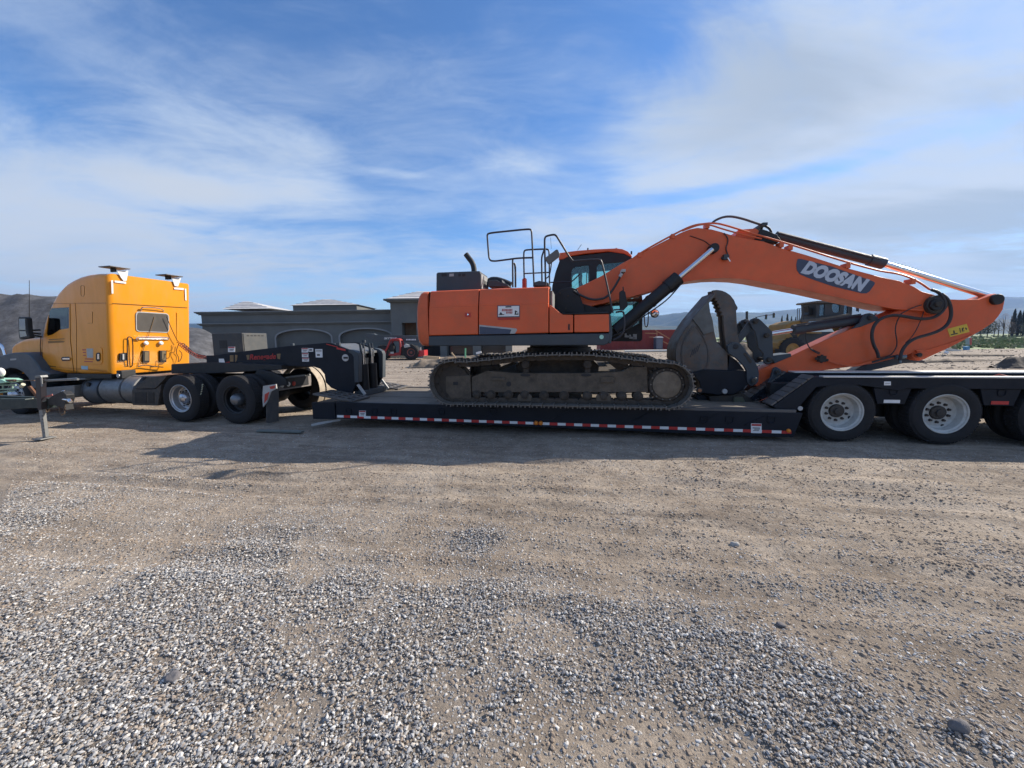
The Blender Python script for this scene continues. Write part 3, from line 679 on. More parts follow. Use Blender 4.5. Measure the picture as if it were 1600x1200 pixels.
    hip(350, 427, 389, 471, 482.8, 2.5, 9)
    hip(456, 562, 514, 467.5, 477, 2.5, 9, True)
    hip(614, 800, 665, 455, 469.3, -1.9, 13.5)
building()
building_done = True

# ================================================================== excavator
YC = 1.25
EX = thing('excavator', 'big orange crawler excavator riding on the low trailer deck, boom stretched to the right', 'excavator', (-.42, YC, .50))
XP = lambda px, py, y: WF.pt(px, py, y)

def resample_closed(P, n):
    P = [Vector(p) for p in P]; L = [0]
    for i in range(len(P)): L.append(L[-1]+(P[(i+1) % len(P)]-P[i]).length)
    out = []
    for k in range(n):
        d = L[-1]*k/n; i = max(j for j in range(len(P)) if L[j] <= d+1e-9); a, b = P[i], P[(i+1) % len(P)]
        out.append(a+(b-a)*((d-L[i])/max(1e-9, (b-a).length)))
    return out
# path of the shoes' outer face, side view (x,z)
def track_path():
    xi, zi, xs_, zs = -2.27, .945, 1.43, .925; r = .405; P = []
    for k in range(15): th = math.radians(90+180*k/14); P.append(Vector((xi+r*math.cos(th), 0, zi+r*math.sin(th)*1.03)))
    P.append(Vector((-1, 0, .53))); P.append(Vector((.5, 0, .527)))
    for k in range(15): th = math.radians(-90+180*k/14); P.append(Vector((xs_+r*math.cos(th), 0, zs+r*math.sin(th)*.985)))
    for x, z in ((1.05, 1.360), (.6, 1.425), (.10, 1.468), (-.45, 1.47), (-.95, 1.455), (-1.45, 1.40), (-1.95, 1.355)): P.append(Vector((x, 0, z)))
    return P
NSH = 49; YTF = -.14
PATH = resample_closed(track_path(), NSH)
def shoe_mesh(w):
    m = MB(); L_ = .205
    m.box(-L_/2, L_/2-.012, 0, w, .03, .045)
    m.cur = 1
    for x, h in ((-.085, .0), (-.01, -.006), (.07, -.0)): m.box(x, x+.020, .004, w-.004, h-.0, .032)
    m.cur = 0
    m.box(L_/2-.03, L_/2-.006, .002, w-.002, .040, .058)
    return m
def link_mesh(w):
    m = MB()
    for y in (w/2-.10, w/2+.06):
        m.box(-.098, .085, y, y+.04, .047, .135)
    m.cyl((-.09, w/2-.11, .09), (-.09, w/2+.11, .09), .034, n=10)
    return m
def raw_mesh(mb, name, mt):
    me = bpy.data.meshes.new(name); me.from_pydata([tuple(v) for v in mb.v], [], mb.fc); me.materials.append(mt)
    bm = bmesh.new(); bm.from_mesh(me); bmesh.ops.recalc_face_normals(bm, faces=bm.faces); bm.to_mesh(me); bm.free(); return me
SHW = .60
SM_ = shoe_mesh(SHW); SHM = raw_mesh(SM_, 'track_shoe', SHOE); SHM.materials.append(mat('worn bright grouser', (.17, .155, .14), .5, .5, .15, 6, .35, (.25, .2, .16))); SHM.polygons.foreach_set('material_index', SM_.mi); LKM = raw_mesh(link_mesh(SHW), 'track_link', STEELD)
def make_track(y0, lab):
    tr = holder('track', EX, (-.42, y0, .5), lab)
    base = wloc(tr)
    for i, p in enumerate(PATH):
        a, b = PATH[i-1], PATH[(i+1) % NSH]; t = (b-a).normalized(); n = Vector((-t.z, 0, t.x))   # inward normal (path runs anticlockwise in x,z)
        cen = sum(PATH, Vector())/NSH
        if n.dot(cen-p) < 0: n = -n
        Mx = Matrix(((t.x, 0, n.x), (0, 1, 0), (t.z, 0, n.z)))
        for me, nm in ((SHM, 'track_shoe'), (LKM, 'track_link')):
            o = bpy.data.objects.new(nm, me); COL.objects.link(o); o.parent = tr
            o.matrix_local = Matrix.Translation(Vector((p.x, y0, p.z))-base) @ Mx.to_4x4()
    s = 1 if y0 < YC else -1; yf = y0+.21 if s > 0 else y0+SHW-.21   # outer face of the frame
    ya, yb = sorted((yf, yf+s*.22))
    def pr(m, pxs): m.poly([(XP(a, b, YTF).x, XP(a, b, YTF).z) for a, b in pxs], ya, yb)
    m = MB(); pr(m, [(737, 589), (762, 579), (805, 583), (925, 583), (972, 580), (985, 573), (1011, 573), (1013, 613), (737, 613)])
    fr = m.build('track_frame', MUD, tr, .012)
    y1, y2 = sorted((yf-s*.02, yf+s*.02))
    m = MB(); m.poly([(XP(a, b, YTF).x, XP(a, b, YTF).z) for a, b in [(697, 588), (735, 586), (737, 623), (706, 623), (697, 612)]], min(ya, y1), yb); m.build('idler_yoke', MUD, tr, .01)
    m = MB(); c = XP(712, 599, YTF); m.poly([(c.x-.04, c.z-.03), (c.x+.05, c.z-.03), (c.x+.05, c.z+.03), (c.x-.04, c.z+.03)], y1-.006, y1+.02); m.build('yoke_slot', LINING, tr)
    for a, b, w_, h_ in ((779, 592, 22, 5), (949, 593, 20, 9)):
        c = XP(a, b, YTF); m = MB(); m.poly([(c.x-w_/180, c.z-h_/180), (c.x+w_/180, c.z-h_/180), (c.x+w_/180, c.z+h_/180), (c.x-w_/180, c.z+h_/180)], y1-.01, y1+.04); m.build('frame_bracket', MUD, tr, .005)
    c = XP(795, 600, YTF); m = MB(); m.disc((c.x, yf-s*.001, c.z), .045, .012); m.build('frame_port', LINING, tr)
    for a in (821, 916):
        c = XP(a, 586, YTF); m = MB(); m.lathe([(.09, -.006), (.09, .006)], (c.x, yf-s*.002, c.z), 20, cap=True); 
        for v in m.v: v.z = c.z+(v.z-c.z)*.28
        m.build('frame_port', LINING, tr)
    yc_ = y0+SHW/2
    # idler and sprocket
    m = MB(); m.lathe([(.05, -.10), (.30, -.09), (.315, -.05), (.315, -.03), (.345, -.03), (.345, .03), (.315, .03), (.315, .05), (.30, .09), (.05, .10)], (-2.27, yc_, .945), 36, cap=True); m.build('idler_wheel', STEELD, tr)
    m = MB(); n = 44; pts_ = []
    for k in range(n*2):
        th = math.pi*k/n; r = .335 if (k//2) % 2 else .29; pts_.append((1.43+r*math.cos(th), .925+r*math.sin(th)))
    m.poly(pts_, yc_-.03, yc_+.03); m.build('sprocket', STEELD, tr)
    yo = yf-s*.06
    m = MB(); m.lathe([(.27, 0), (.285, .03*s), (.285, .30*s)], (1.43, yo+s*.02, .925), 40, cap=True); m.build('sprocket_ring', STEELD, tr)
    m = MB(); m.lathe([(.20, -.012*s), (.222, .0), (.222, .04*s)], (1.43, yo, .925), 40, cap=True); m.build('final_drive_cover', mat('dried clay', (.19, .155, .115), .95, 0, .25, 9, .5, (.13, .11, .09), .6, 30), tr)
    for k in range(14):
        th = 2*math.pi*k/14; m = MB(); m.disc((1.43+.252*math.cos(th), yo+s*.016, .925+.252*math.sin(th)), .013, .03, 6); m.build('cover_bolt', SHOE, tr)
    for a in (745, 767.5, 794.5, 820, 850, 881.5, 917.5, 943, 971.5, 997):
        x = XP(a, 618, YTF).x; m = MB(); m.lathe([(.045, -.15*s), (.06, -.14*s), (.06, -.11*s), (.085, -.10*s), (.085, .10*s), (.055, .14*s)], (x, yc_, .715), 20, cap=True); m.build('track_roller', STEELD, tr)
    for a in (820, 943):
        c = XP(a, 621, YTF); m = MB(); m.poly([(c.x-.12, c.z-.06), (c.x+.12, c.z-.06), (c.x+.13, c.z+.02), (c.x+.09, c.z+.07), (c.x+.05, c.z+.02), (c.x-.05, c.z+.02), (c.x-.09, c.z+.07), (c.x-.13, c.z+.02)], min(yf, yf-s*.03), max(yf, yf-s*.03)); m.build('track_guide', MUD, tr, .008)
    for a in (821, 918):
        x = XP(a, 569, YTF).x; m = MB(); m.lathe([(.065, -.12*s), (.075, -.1*s), (.075, .1*s), (.06, .12*s)], (x, yc_, 1.262), 20, cap=True); m.build('carrier_roller', STEELD, tr)
        m = MB(); m.box(x-.04, x+.05, yc_-.06, yc_+.02, 1.08, 1.24); m.build('roller_bracket', STEELD, tr)
    return tr
make_track(-.35, 'near crawler track, dusty steel shoes')
make_track(2.25, 'far crawler track, shoe edges catching the sun')
m = MB(); m.poly([(-1.15, 1.02), (.35, 1.02), (.35, 1.22), (.1, 1.44), (-.95, 1.44), (-1.15, 1.22)], .2, 2.3)
m.box(-1.5, -1.1, .1, 2.4, .95, 1.12); m.box(.3, .7, .1, 2.4, .95, 1.12); m.build('centre_frame', STEELD, EX, .02)
m = MB(); m.lathe([(.66, 0), (.66, .10), (.60, .11), (.60, .16)], (-.42, YC, 1.43), 48, axis=(0, 0, 1), cap=True); m.build('slewing_ring', BLACK, EX)

# ---- upper body, near side at y = -.2
YN = -.20
zb = lambda px, py: XP(px, py, YN).z
def panel(name, pxs, mt, thick=.05, y=YN, bev=.014, par=EX, seg=3):
    m = MB(); m.prism(pxs, y, y+thick, y); return m.build(name, mt, par, bev, 35, seg)
def creased(name, pxl, pxr, ytl, ytr, ybl, ybr, crl, crr, mt, lean=.10, roll=.05):
    """side door: upright below the crease, leaning inward above it, rolled top edge"""
    a = XP(pxl, crl, YN); b = XP(pxr, crr, YN); tl = XP(pxl, ytl, YN); tr_ = XP(pxr, ytr, YN); bl = XP(pxl, ybl, YN); br = XP(pxr, ybr, YN)
    m = MB(); prof = []
    for k, (L_, R_) in enumerate(((bl, br),)): pass
    rows = []
    def row(fl, y): rows.append([(fl[0].x, y, fl[0].z), (fl[1].x, y, fl[1].z)])
    row((bl, br), YN+.012); e = Vector((0, 0, .012)); row((bl+e, br+e), YN)
    row((a-Vector((0, 0, .012)), b-Vector((0, 0, .012))), YN); row((a, b), YN+.012); row((a+Vector((0, 0, .012)), b+Vector((0, 0, .012))), YN+.010)
    t1 = Vector((0, 0, -roll)); row((tl+t1, tr_+t1), YN+lean*.55); row((tl+t1*.35, tr_+t1*.35), YN+lean*.75); row((tl, tr_), YN+lean*1.35); row((tl+Vector((0, 0, .01)), tr_+Vector((0, 0, .01))), YN+lean*2.6)
    vs = [p for r in rows for p in r]; n = len(rows)
    fs = [(2*i, 2*i+1, 2*i+3, 2*i+2) for i in range(n-1)]
    # close the shell behind
    vs += [(bl.x, YN+.06, bl.z), (br.x, YN+.06, br.z), (tl.x, YN+lean*2.6, tl.z-.06), (tr_.x, YN+lean*2.6, tr_.z-.06)]; k = 2*n
    fs += [(0, k, k+1, 1), (k, k+2, k+3, k+1), (k+2, 2*n-2, 2*n-1, k+3), tuple([2*i for i in range(n)]+[k+2, k]), tuple([2*i+1 for i in range(n)]+[k+3, k+1])]
    m.add(vs, fs); return m.build(name, mt, EX, .004, 40)
xh = lambda px: XP(px, 500, YN).x
xL, xR = xh(669), xh(857)
# core body, dark, set back behind the doors
m = MB(); m.box(xL+.02, xR-.02, YN+.07, 2.70, zb(760, 541)+.06, zb(760, 451)-.05); m.build('body_core', BLACK, EX)
m = MB(); m.box(xL+.01, xR-.01, YN+.24, 2.62, zb(760, 451)-.055, zb(760, 450)-.006); m.build('engine_deck', ORANGE, EX, .02)
d1 = creased('side_door', 670.5, 746.6, 453.5, 450.5, 524.3, 522.6, 480.5, 477.5, ORANGE)
d2 = creased('side_door', 748.4, 856.8, 450.3, 446.5, 522.4, 520, 477.2, 473.5, ORANGE)
# counterweight: rounded in plan, near side down to y=-.2
def counterweight():
    m = MB(); prof = [(455.2, .10), (458, .04), (464, .015), (480, 0), (510, 0), (530, .02), (538, .05), (541, .12)]
    R_ = .32; vs = []; n = 0; rows = []
    for py, ins in prof:
        z = XP(660, py, YN).z; row = []
        x1 = xh(668.6)
        xs0 = {455.2: 657, 458: 654.5, 464: 651.5, 480: 648.5, 510: 647.6, 530: 649.2, 538: 653, 541: 657}[py]
        xe_ = xh(xs0)-.02
        row.append((x1, YN+ins, z)); row.append(((x1+xe_)/2+.03, YN+ins, z))
        for k in range(7):
            th = math.pi/2*k/6; row.append((xe_+R_*.35-R_*.35*math.sin(th)*1.0-ins*.3*math.sin(th), YN+ins+R_*(1-math.cos(th)), z))
        for k in range(1, 9):
            u = k/8; y = YN+ins+R_+(2.7-ins-R_-YN-ins-R_)*u; row.append((xe_-.45*math.sin(math.pi*u)-ins*.3, y, z))
        for k in range(5):
            th = math.pi/2*k/4; row.append((xe_+R_*.35*(1-math.cos(th)), 2.7-ins-R_+R_*math.sin(th), z))
        row.append((x1, 2.7-ins, z)); rows.append(row)
    c = len(rows[0]); vs = [p for r in rows for p in r]
    fs = [(i*c+j, i*c+j+1, (i+1)*c+j+1, (i+1)*c+j) for i in range(len(rows)-1) for j in range(c-1)]
    fs += [tuple(range(c)), tuple(range((len(rows)-1)*c, len(rows)*c)), tuple(i*c for i in range(len(rows))), tuple(i*c+c-1 for i in range(len(rows)))]
    m.add(vs, fs); return m.build('counterweight', mat('scuffed orange counterweight', (.62, .115, .035), .5, 0, .08, 2, .45, (.20, .10, .07), .1, 10), EX, 0, 32)
counterweight()
m = MB(); c = XP(727, 492, YN); m.box(c.x-.005, c.x+.05, YN-.012, YN+.01, c.z-.035, c.z+.035); m.box(c.x+.052, c.x+.10, YN-.006, YN+.01, c.z-.035, c.z+.035); m.build('door_latch', REDP, d1)
m = MB(); c = XP(731.5, 491.5, YN); m.disc((c.x, YN-.012, c.z), .014, .012, 12); m.build('lock', CHROME, d1)
# dark inlay with pale outline at the foot of the middle door
inl = [(748.8, 507.5), (806.5, 513.2), (808, 515.5), (804.5, 521.3), (748.8, 522.3)]
m = MB(); m.prism([(a, b) for a, b in inl], YN-.006, YN+.002, YN-.006); o = m.build('grille_surround', LGREY, d2, 0, 0)
m = MB(); m.prism([(749.2, 510), (799, 515), (796.5, 521.6), (749.2, 522.2)], YN-.010, YN-.0065, YN-.01); m.build('grille_inlay', NAVY, d2, 0, 0)
# sign plate on the middle door (its red lettering cannot be read in the photograph)
def plate(parent, pxq, y, back, bits, name='sign_plate'):
    m = MB(); m.prism(pxq, y, y+.006, y); s = m.build(name, back, parent, 0, 0)
    o = Vector((XP(*pxq[3], y).x, y, XP(*pxq[3], y).z)); u = XP(*pxq[2], y)-XP(*pxq[3], y); v = XP(*pxq[0], y)-XP(*pxq[3], y)
    for (a, b, c_, d, mt) in bits:
        m = MB(); q = [o+u*p+v*r for p, r in ((a, b), (c_, b), (c_, d), (a, d))]; m.poly([(k.x, k.z) for k in q], y-.003, y-.0005); m.build('print', mt, s, 0, 0)
    return s
INK = mat('black ink', (.03, .03, .035), .5, 0, .02); REDI = mat('red ink', (.42, .05, .05), .5, 0, .05)
m = MB(); m.prism([(777.3, 477.3), (812.2, 477), (812, 495.6), (777, 496)], YN-.010, YN-.002, YN-.01); m.build('sign_frame', NAVY, d2, 0, 0)
sp_ = plate(d2, [(778.4, 478.5), (811.2, 478), (811, 494), (778.2, 494.6)], YN-.018, WHITE, [(.35, .86, .63, .97, INK), (.03, .14, .30, .21, INK), (.08, .21, .2, .32, INK), (.16, .32, .10, .40, INK), (.79, .14, .97, .24, INK), (.80, .24, .86, .55, INK), (.86, .40, .91, .5, INK), (.93, .24, .96, .36, INK)])
a_ = XP(783.5, 486.2, YN-.02); k_ = XP(801, 486, YN-.02)
for i, (px, w) in enumerate([(784.5, 1.6), (786.9, 1.2), (788.9, 1.3), (791, 1.5), (793.2, 1.2), (795.2, 1.3), (797.3, 1.4), (799.4, 1.2)]):
    for (p0, p1) in (((482.6, 486.4)), ((487.0, 490.0))) if i > 2 else (((482.6, 486.4)),):
        m = MB(); m.prism([(px, p0), (px+w, p0), (px+w-.4, p1), (px-.3, p1)], YN-.022, YN-.0185, YN-.022); m.build('print', REDI, sp_, 0, 0)
m = MB(); m.prism([(777.3, 496.9), (812, 496.5), (811.5, 499.5), (778, 499.9)], YN-.010, YN-.002, YN-.01); m.build('sign_frame', REDP, d2, 0, 0)
# lower skirt
m = MB(); m.prism([(669.5, 525.3), (952, 520.6), (952.5, 533), (949.5, 537.5), (943, 539.6), (669.5, 540.6)], YN+.006, YN+.5); sk = m.build('side_skirt', SLATE, EX, .02, 35, 3)
c = XP(940, 526.5, YN); m = MB(); m.disc((c.x, YN+.004, c.z), .036, .012); m.build('round_badge', mat('pale green badge', (.35, .62, .50), .5), sk)
# front toolbox panels with the falling top line
f3 = panel('tool_box_door', [(858.4, 477), (860.5, 477), (866, 481), (874, 488), (879.5, 491.3), (895.5, 491.6), (895.5, 519.3), (858.4, 520)], ORANGE, .30)
f4 = panel('tool_box_door', [(897.2, 491.6), (951.5, 490.4), (952, 518.6), (897.2, 519.3)], ORANGE, .5)
c = XP(889, 511, YN); m = MB(); m.box(c.x-.013, c.x+.013, YN-.01, YN+.01, c.z-.05, c.z+.05); m.build('latch_slot', BLACK, f3)
m = MB(); m.prism([(878, 488.5), (884, 489.5), (950, 487.2), (952.5, 489.8), (896, 491.2), (879, 491)], YN-.008, YN+.50); m.build('step_tread', BLACK, EX, .01)
m = MB(); m.box(xh(857.6), xh(951), YN+.52, .93, zb(900, 538)+.05, zb(900, 491)); m.build('front_deck', BLACK, EX, .01)
m = MB(); m.prism([(951, 489), (954.5, 492), (957, 520), (955, 536), (951, 537)], YN+.02, YN+.7); m.build('front_end_plate', SLATE, EX, .01)
# end wall of the tall body, facing right into the sun, with grey grille panel
XE = xh(857.6)
m = MB(); m.box(XE-.03, XE+.01, YN+.16, .86, zb(857, 478)-.22, zb(857, 447)-.03); m.build('body_end_frame', BLACK, EX, .008)
m = MB(); m.box(XE+.0105, XE+.05, YN+.2, .60, zb(857, 478)-.02, zb(857, 447)-.05); pn = m.build('grey_end_panel', mat('plain grey end panel', (.20, .205, .20), .6, 0, .2, 5, .4, (.12, .11, .1)), EX, .01)  # mid-grey panel in front of the black frame
m = MB(); m.box(XE+.0505, XE+.07, YN+.25, .22, zb(857, 478)-.18, zb(857, 478)-.04); m.build('lamp_housing', LGREY, EX, .008)
# fan cowl / air cleaner box on the engine deck
yq = .32
b1 = [WF.pt(681, 450, yq), WF.pt(681.5, 427.5, yq), WF.pt(683.5, 425.5, yq), WF.pt(749.5, 423.2, yq), WF.pt(751.5, 430, yq), WF.pt(751.5, 450.5, yq)]
yb_ = yq
for yy in np.arange(.4, 2.6, .02):
    if topx(Vector((b1[4].x, yy, b1[4].z)))[0] > 763: yb_ = yy; break
m = MB(); m.poly([(p.x, p.z-(.12 if i in (0, 5) else 0)) for i, p in enumerate(b1)], yq, yb_); hood = m.build('engine_hood', SLATE, EX, .03, 35, 3)
zt_ = b1[3].z; hx = b1[4].x
m = MB(); m.poly([(b1[1].x+.01, b1[1].z-.01), (hx-.01, zt_-.03), (hx+.0, b1[4].z-.04), (hx, b1[4].z-.05), (b1[1].x, b1[1].z-.12)], yq-.03, yq-.005); 
for i in range(4):
    yy = yq+.10+i*(yb_-yq-.18)/4; m2 = MB(); m2.box(hx-.01, hx+.006, yy, yy+(yb_-yq)/9, b1[4].z-.20, b1[4].z-.06); m2.build('vent_slot', LINING, hood)
m2 = MB(); m2.box(hx, hx+.004, yq+.02, yb_-.02, b1[4].z-.24, zt_-.05); m2.build('sunlit_hood_end', mat('sunlit grey hood end', (.30, .31, .31), .6, 0, .1, 4, .3), hood)  # paler skin puts the sunlight on this end into the colour
for a, b in ((690, 698), (702, 709), (716, 720), (722, 727)):
    m2 = MB(); m2.prism([(a, 427.8), (b, 427.4), (b, 431.5), (a, 432)], yq-.004, yq+.01, yq-.004); m2.build('vent_slot', LINING if a != 702 else LGREY, hood)
m = MB(); m.pxtube([(741, 428), (740.5, 418), (738, 410), (731.5, 402), (728, 397)], .95, .055, 12, 2); ex = m.build('exhaust_pipe', BLACK, EX)
m = MB(); m.pxtube([(763, 446), (765, 438.5), (775, 437.5), (787, 441), (798, 446)], .9, .07, 8, 2); m.build('hood_cover', BLACK, EX)
m = MB(); m.prism([(762, 448), (763, 438), (775, 437), (783, 441), (784, 436.5), (786, 441.5), (793, 444.5), (796, 448)], .55, 1.2); m.build('deck_cover', SLATE, EX, .03)
m = MB(); p = WF.pt(819.5, 449, .3); q = WF.pt(819.5, 437, .3); m.cyl(p-Vector((0, 0, .05)), q, .043, n=16); m.cyl(q, q+Vector((0, 0, .03)), .046, .02, 16); m.build('filler_neck', REDP, EX)
m = MB(); m.prism([(832, 447), (834, 441), (842, 438.5), (852, 440), (858, 442), (858, 447.5)], .1, .7); m.build('deck_cover', SLATE, EX, .02)
# ---- handrails
RAIL = mat('dark handrail', (.028, .027, .036), .4, .1, .1, 5, .2)
def rail(pxs, w, r=.016, closed=False, sm=2, name='handrail'):
    m = MB(); m.pxtube(pxs, w, r, 8, sm, closed); return m.build(name, RAIL, EX)
rail([(761.6, 372), (761.2, 366), (766, 364), (790, 361.5), (824, 358), (830, 358.5), (831, 366), (832.5, 400), (834.5, 448)], .10)
rail([(761.6, 372), (763, 392), (764.2, 405), (769, 408.6), (790, 406), (810, 403.2), (831.8, 402.6)], .10)
rail([(801, 404.5), (801.3, 449)], .10); rail([(803.5, 411), (805.3, 416), (805.5, 449)], .16, .018)
rail([(819.4, 449), (818.8, 427), (818.3, 398), (819, 391.5), (824, 390.2), (852, 389), (857, 390), (858.2, 395), (858.6, 445)], .95, .016)
rail([(820, 427.4), (858, 425.6)], .95, .013)
rail([(847, 446), (846.5, 420), (846.2, 402), (848.3, 396), (850.5, 389.5)], .45, .016)
rail([(852.6, 446), (851.8, 410), (850.8, 378), (851.5, 370), (857, 368), (866, 366.3), (869.5, 368.5), (874, 376), (894, 408.5), (898, 407.6), (936, 404.8), (940, 408), (947, 438), (954, 470), (957.5, 489)], -.16)
rail([(858, 441.2), (880, 440.8), (892, 440.6), (897, 437), (906, 428)], 1.3, .013)
rail([(962, 488), (972, 486), (975.5, 490), (976, 517), (968, 527), (958, 531)], -.05, .016); rail([(958, 484.5), (966, 483.5), (975, 484)], -.05, .012)
mm = MB(); mm.prism([(850.6, 403.5), (869.2, 389.4), (871.5, 389.6), (875, 397.5), (873.5, 401), (858.5, 412.5), (856, 412.3)], -.20, -.14); mir = mm.build('mirror', mat('grey mirror back', (.13, .125, .12), .6, 0, .1, 5), EX, .012)
mm = MB(); mm.pxtube([(862, 408), (860, 425), (857, 433), (851, 436)], -.16, .010); mm.build('mirror_arm', RAIL, mir)
mm = MB(); mm.pxtube([(861.5, 389), (860.2, 371)], .5, .003, 5, 0); mm.build('aerial', RAIL, EX)

# ---- cab on the far side
Y1, Y2 = 1.78, 2.72
m = MB(); m.prism([(876, 403), (868, 425), (863, 446), (860, 490), (862, 533), (1000, 533.5), (1003.5, 530), (1004, 470), (1001, 440), (989, 404), (980, 397), (960, 393.5)], Y1, Y2)
cab = m.build('cab', BLACK, EX, 0)
w1 = [(892.3, 452), (892.8, 425), (894.5, 420), (899, 416.8), (918.5, 414.3), (920.3, 416), (921, 440), (920.6, 452.5), (905, 456)]
w2 = [(932.5, 436), (932.5, 417), (936, 412.8), (982, 408.5), (986, 411), (998, 441), (999, 466), (932.5, 469)]
w3 = [(941, 474), (998, 471), (999, 505), (985, 512), (955, 513), (944, 500)]
cav = MB(); A = XP(868, 410, Y1); cav.box(XP(880, 450, Y1).x, XP(997, 450, Y1).x, Y1+.06, Y2-.06, XP(900, 528, Y1).z, XP(900, 403, Y1).z)
cuts = [cav]
for w in (w1, w2, w3):
    c_ = MB(); c_.prism(w, Y1-.3, Y2+.3, Y1); cuts.append(c_)
carve(cab, cuts)
for w in (w1, w2, w3):
    m = MB(); m.prism(w, Y1+.02, Y1+.026, Y1); m.build('window_pane', TEAL, cab, 0, 0)
m = MB(); m.prism([(873, 406), (873.5, 395.5), (900, 392), (930, 389.6), (962, 388.2), (972, 389.2), (981, 393), (988, 400.5), (986, 402), (975, 396.5), (950, 393.2), (915, 396.5), (888, 401), (880, 405)], Y1-.02, Y2+.02, Y1); m.build('cab_roof', ORANGE, EX, .02)
m = MB(); m.prism([(904.5, 452), (903.5, 424), (905.5, 418.5), (908.5, 420), (910, 430), (909, 440), (914, 452)], Y1+.3, Y1+.75); m.build('operator_seat', LINING, cab, .02)
m = MB(); m.pxtube([(956.5, 411), (958, 424)], Y1+.03, .008); m.pxtube([(916.5, 450), (916.5, 428), (918, 424)], Y1+.2, .010); m.build('window_bar', LINING, cab)
m = MB(); m.prism([(942, 474), (950, 474), (950, 512), (942, 512)], Y1-.01, Y1+.015, Y1); m.build('cab_post', BLACK, cab)
m = MB(); m.pxtube([(902.3, 391), (908.5, 382)], 2.0, .005); m.build('aerial', RAIL, EX)
for a in (918.5, 963, 986.5):
    p = XP(a, 391 if a < 970 else 396, Y1+.3); m = MB(); m.box(p.x-.015, p.x+.015, Y1+.28, Y1+.32, p.z-.02, p.z+.045); m.build('roof_lamp', BLACK, EX)
m = MB(); m.pxtube([(1006, 468), (1007, 505), (1009, 512), (1013, 508), (1013, 470)], 2.74, .013); m.pxtube([(1012, 490), (1018, 490)], 2.74, .01); m.build('mirror_arm', RAIL, EX)
p = XP(1023, 490, 2.74); m = MB(); m.lathe([(.0, -.03), (.05, -.028), (.085, -.015), (.092, 0), (.092, .02), (.05, .05), (0, .06)], p, 24); m.build('round_mirror', CHROME, EX)
m = MB(); m.lathe([(.088, -.016), (.097, -.014), (.10, 0), (.097, .02)], p, 24); m.build('mirror_rim', BLACK, EX)
for px, py in ((976, 524), (983, 526)): 
    m = MB(); m.prism([(px, py-3), (px+3, py-3), (px+3, py), (px+9, py+1), (px+8, py+3.4), (px, py+3)], Y1-.012, Y1-.002, Y1-.01); m.build('warning_label', LGREY, cab, 0, 0)
m = MB(); m.prism([(989, 522), (995, 522), (995, 530), (989, 530)], Y1-.012, Y1-.002, Y1-.01); m.build('warning_label', LGREY, cab, 0, 0)

# ---- boom
YB0, YB1 = .97, 1.53
top = [(897, 452), (906, 447.5), (920, 441), (940, 431), (970, 412.5), (995, 399), (1030, 380.5), (1065, 363), (1078, 358), (1090, 355.6), (1112, 358), (1127, 362), (1145, 367.5), (1165, 371.5), (1194, 377), (1219, 386.5), (1260, 398), (1324, 418.5), (1377, 432.5), (1406, 438.5), (1428, 447), (1442, 455.5), (1458, 459.5), (1470, 464), (1477, 471), (1479, 479), (1475, 488), (1466, 493), (1456, 493)]
bot = [(1442, 484.5), (1420, 483.5), (1398, 482.5), (1337, 470), (1259, 453), (1180, 438), (1155, 435), (1130, 434), (1110, 434.7), (1085, 437.5), (1062, 441.5), (1038, 448), (1015, 455.5), (980, 465), (945, 474), (915, 481), (905, 481), (898, 474), (895, 463)]
m = MB(); m.prism(top+bot, YB0, YB1, YB0); boom = m.build('boom', ORANGE, EX, .018, 40, 2)
def strip(name, pl, h, y0, y1, mt, par, dy=0.):
    m = MB(); m.prism(pl+[(a+dy, b+h) for a, b in reversed(pl)], y0, y1, y0); return m.build(name, mt, par, .004)
strip('lower_flange', [(1442, 483.4), (1398, 480.9), (1337, 468.3), (1259, 451.3), (1180, 436.2), (1155, 433.2), (1130, 432.2), (1110, 432.9), (1085, 435.7), (1062, 439.7), (1038, 446.2), (1015, 453.7), (980, 463.2)][::-1], 2.2, YB0-.03, YB0-.001, ORANGE, boom)
# boom foot and swing-frame brackets
m = MB(); m.prism([(866, 489), (868, 462), (876, 452), (890, 448.5), (902, 452), (906, 462), (912, 478), (914, 489)], .93-.12, .93-.05); m.build('boom_bracket', BLACK, EX, .01)
m = MB(); m.prism([(866, 489), (868, 462), (876, 452), (890, 448.5), (902, 452), (906, 462), (912, 478), (914, 489)], 1.60, 1.67, .88); m.build('boom_bracket', BLACK, EX, .01)
for a, b in ((874, 482), (884, 482), (888, 462), (875, 458)):
    c = XP(a, b, .8); m = MB(); m.disc((c.x, .805, c.z), .018, .02, 8); m.build('bolt_head', STEELD, EX)
m = MB(); m.prism([(868, 460), (896, 470), (930, 480), (950, 489), (868, 491)], .95, 1.55); m.build('boom_base_block', BLACK, EX, .02)
m = MB(); m.prism([(914, 484), (955, 476), (956, 490), (905, 490)], 1.0, 1.5); m.build('boom_base_block', BLACK, EX, .02)
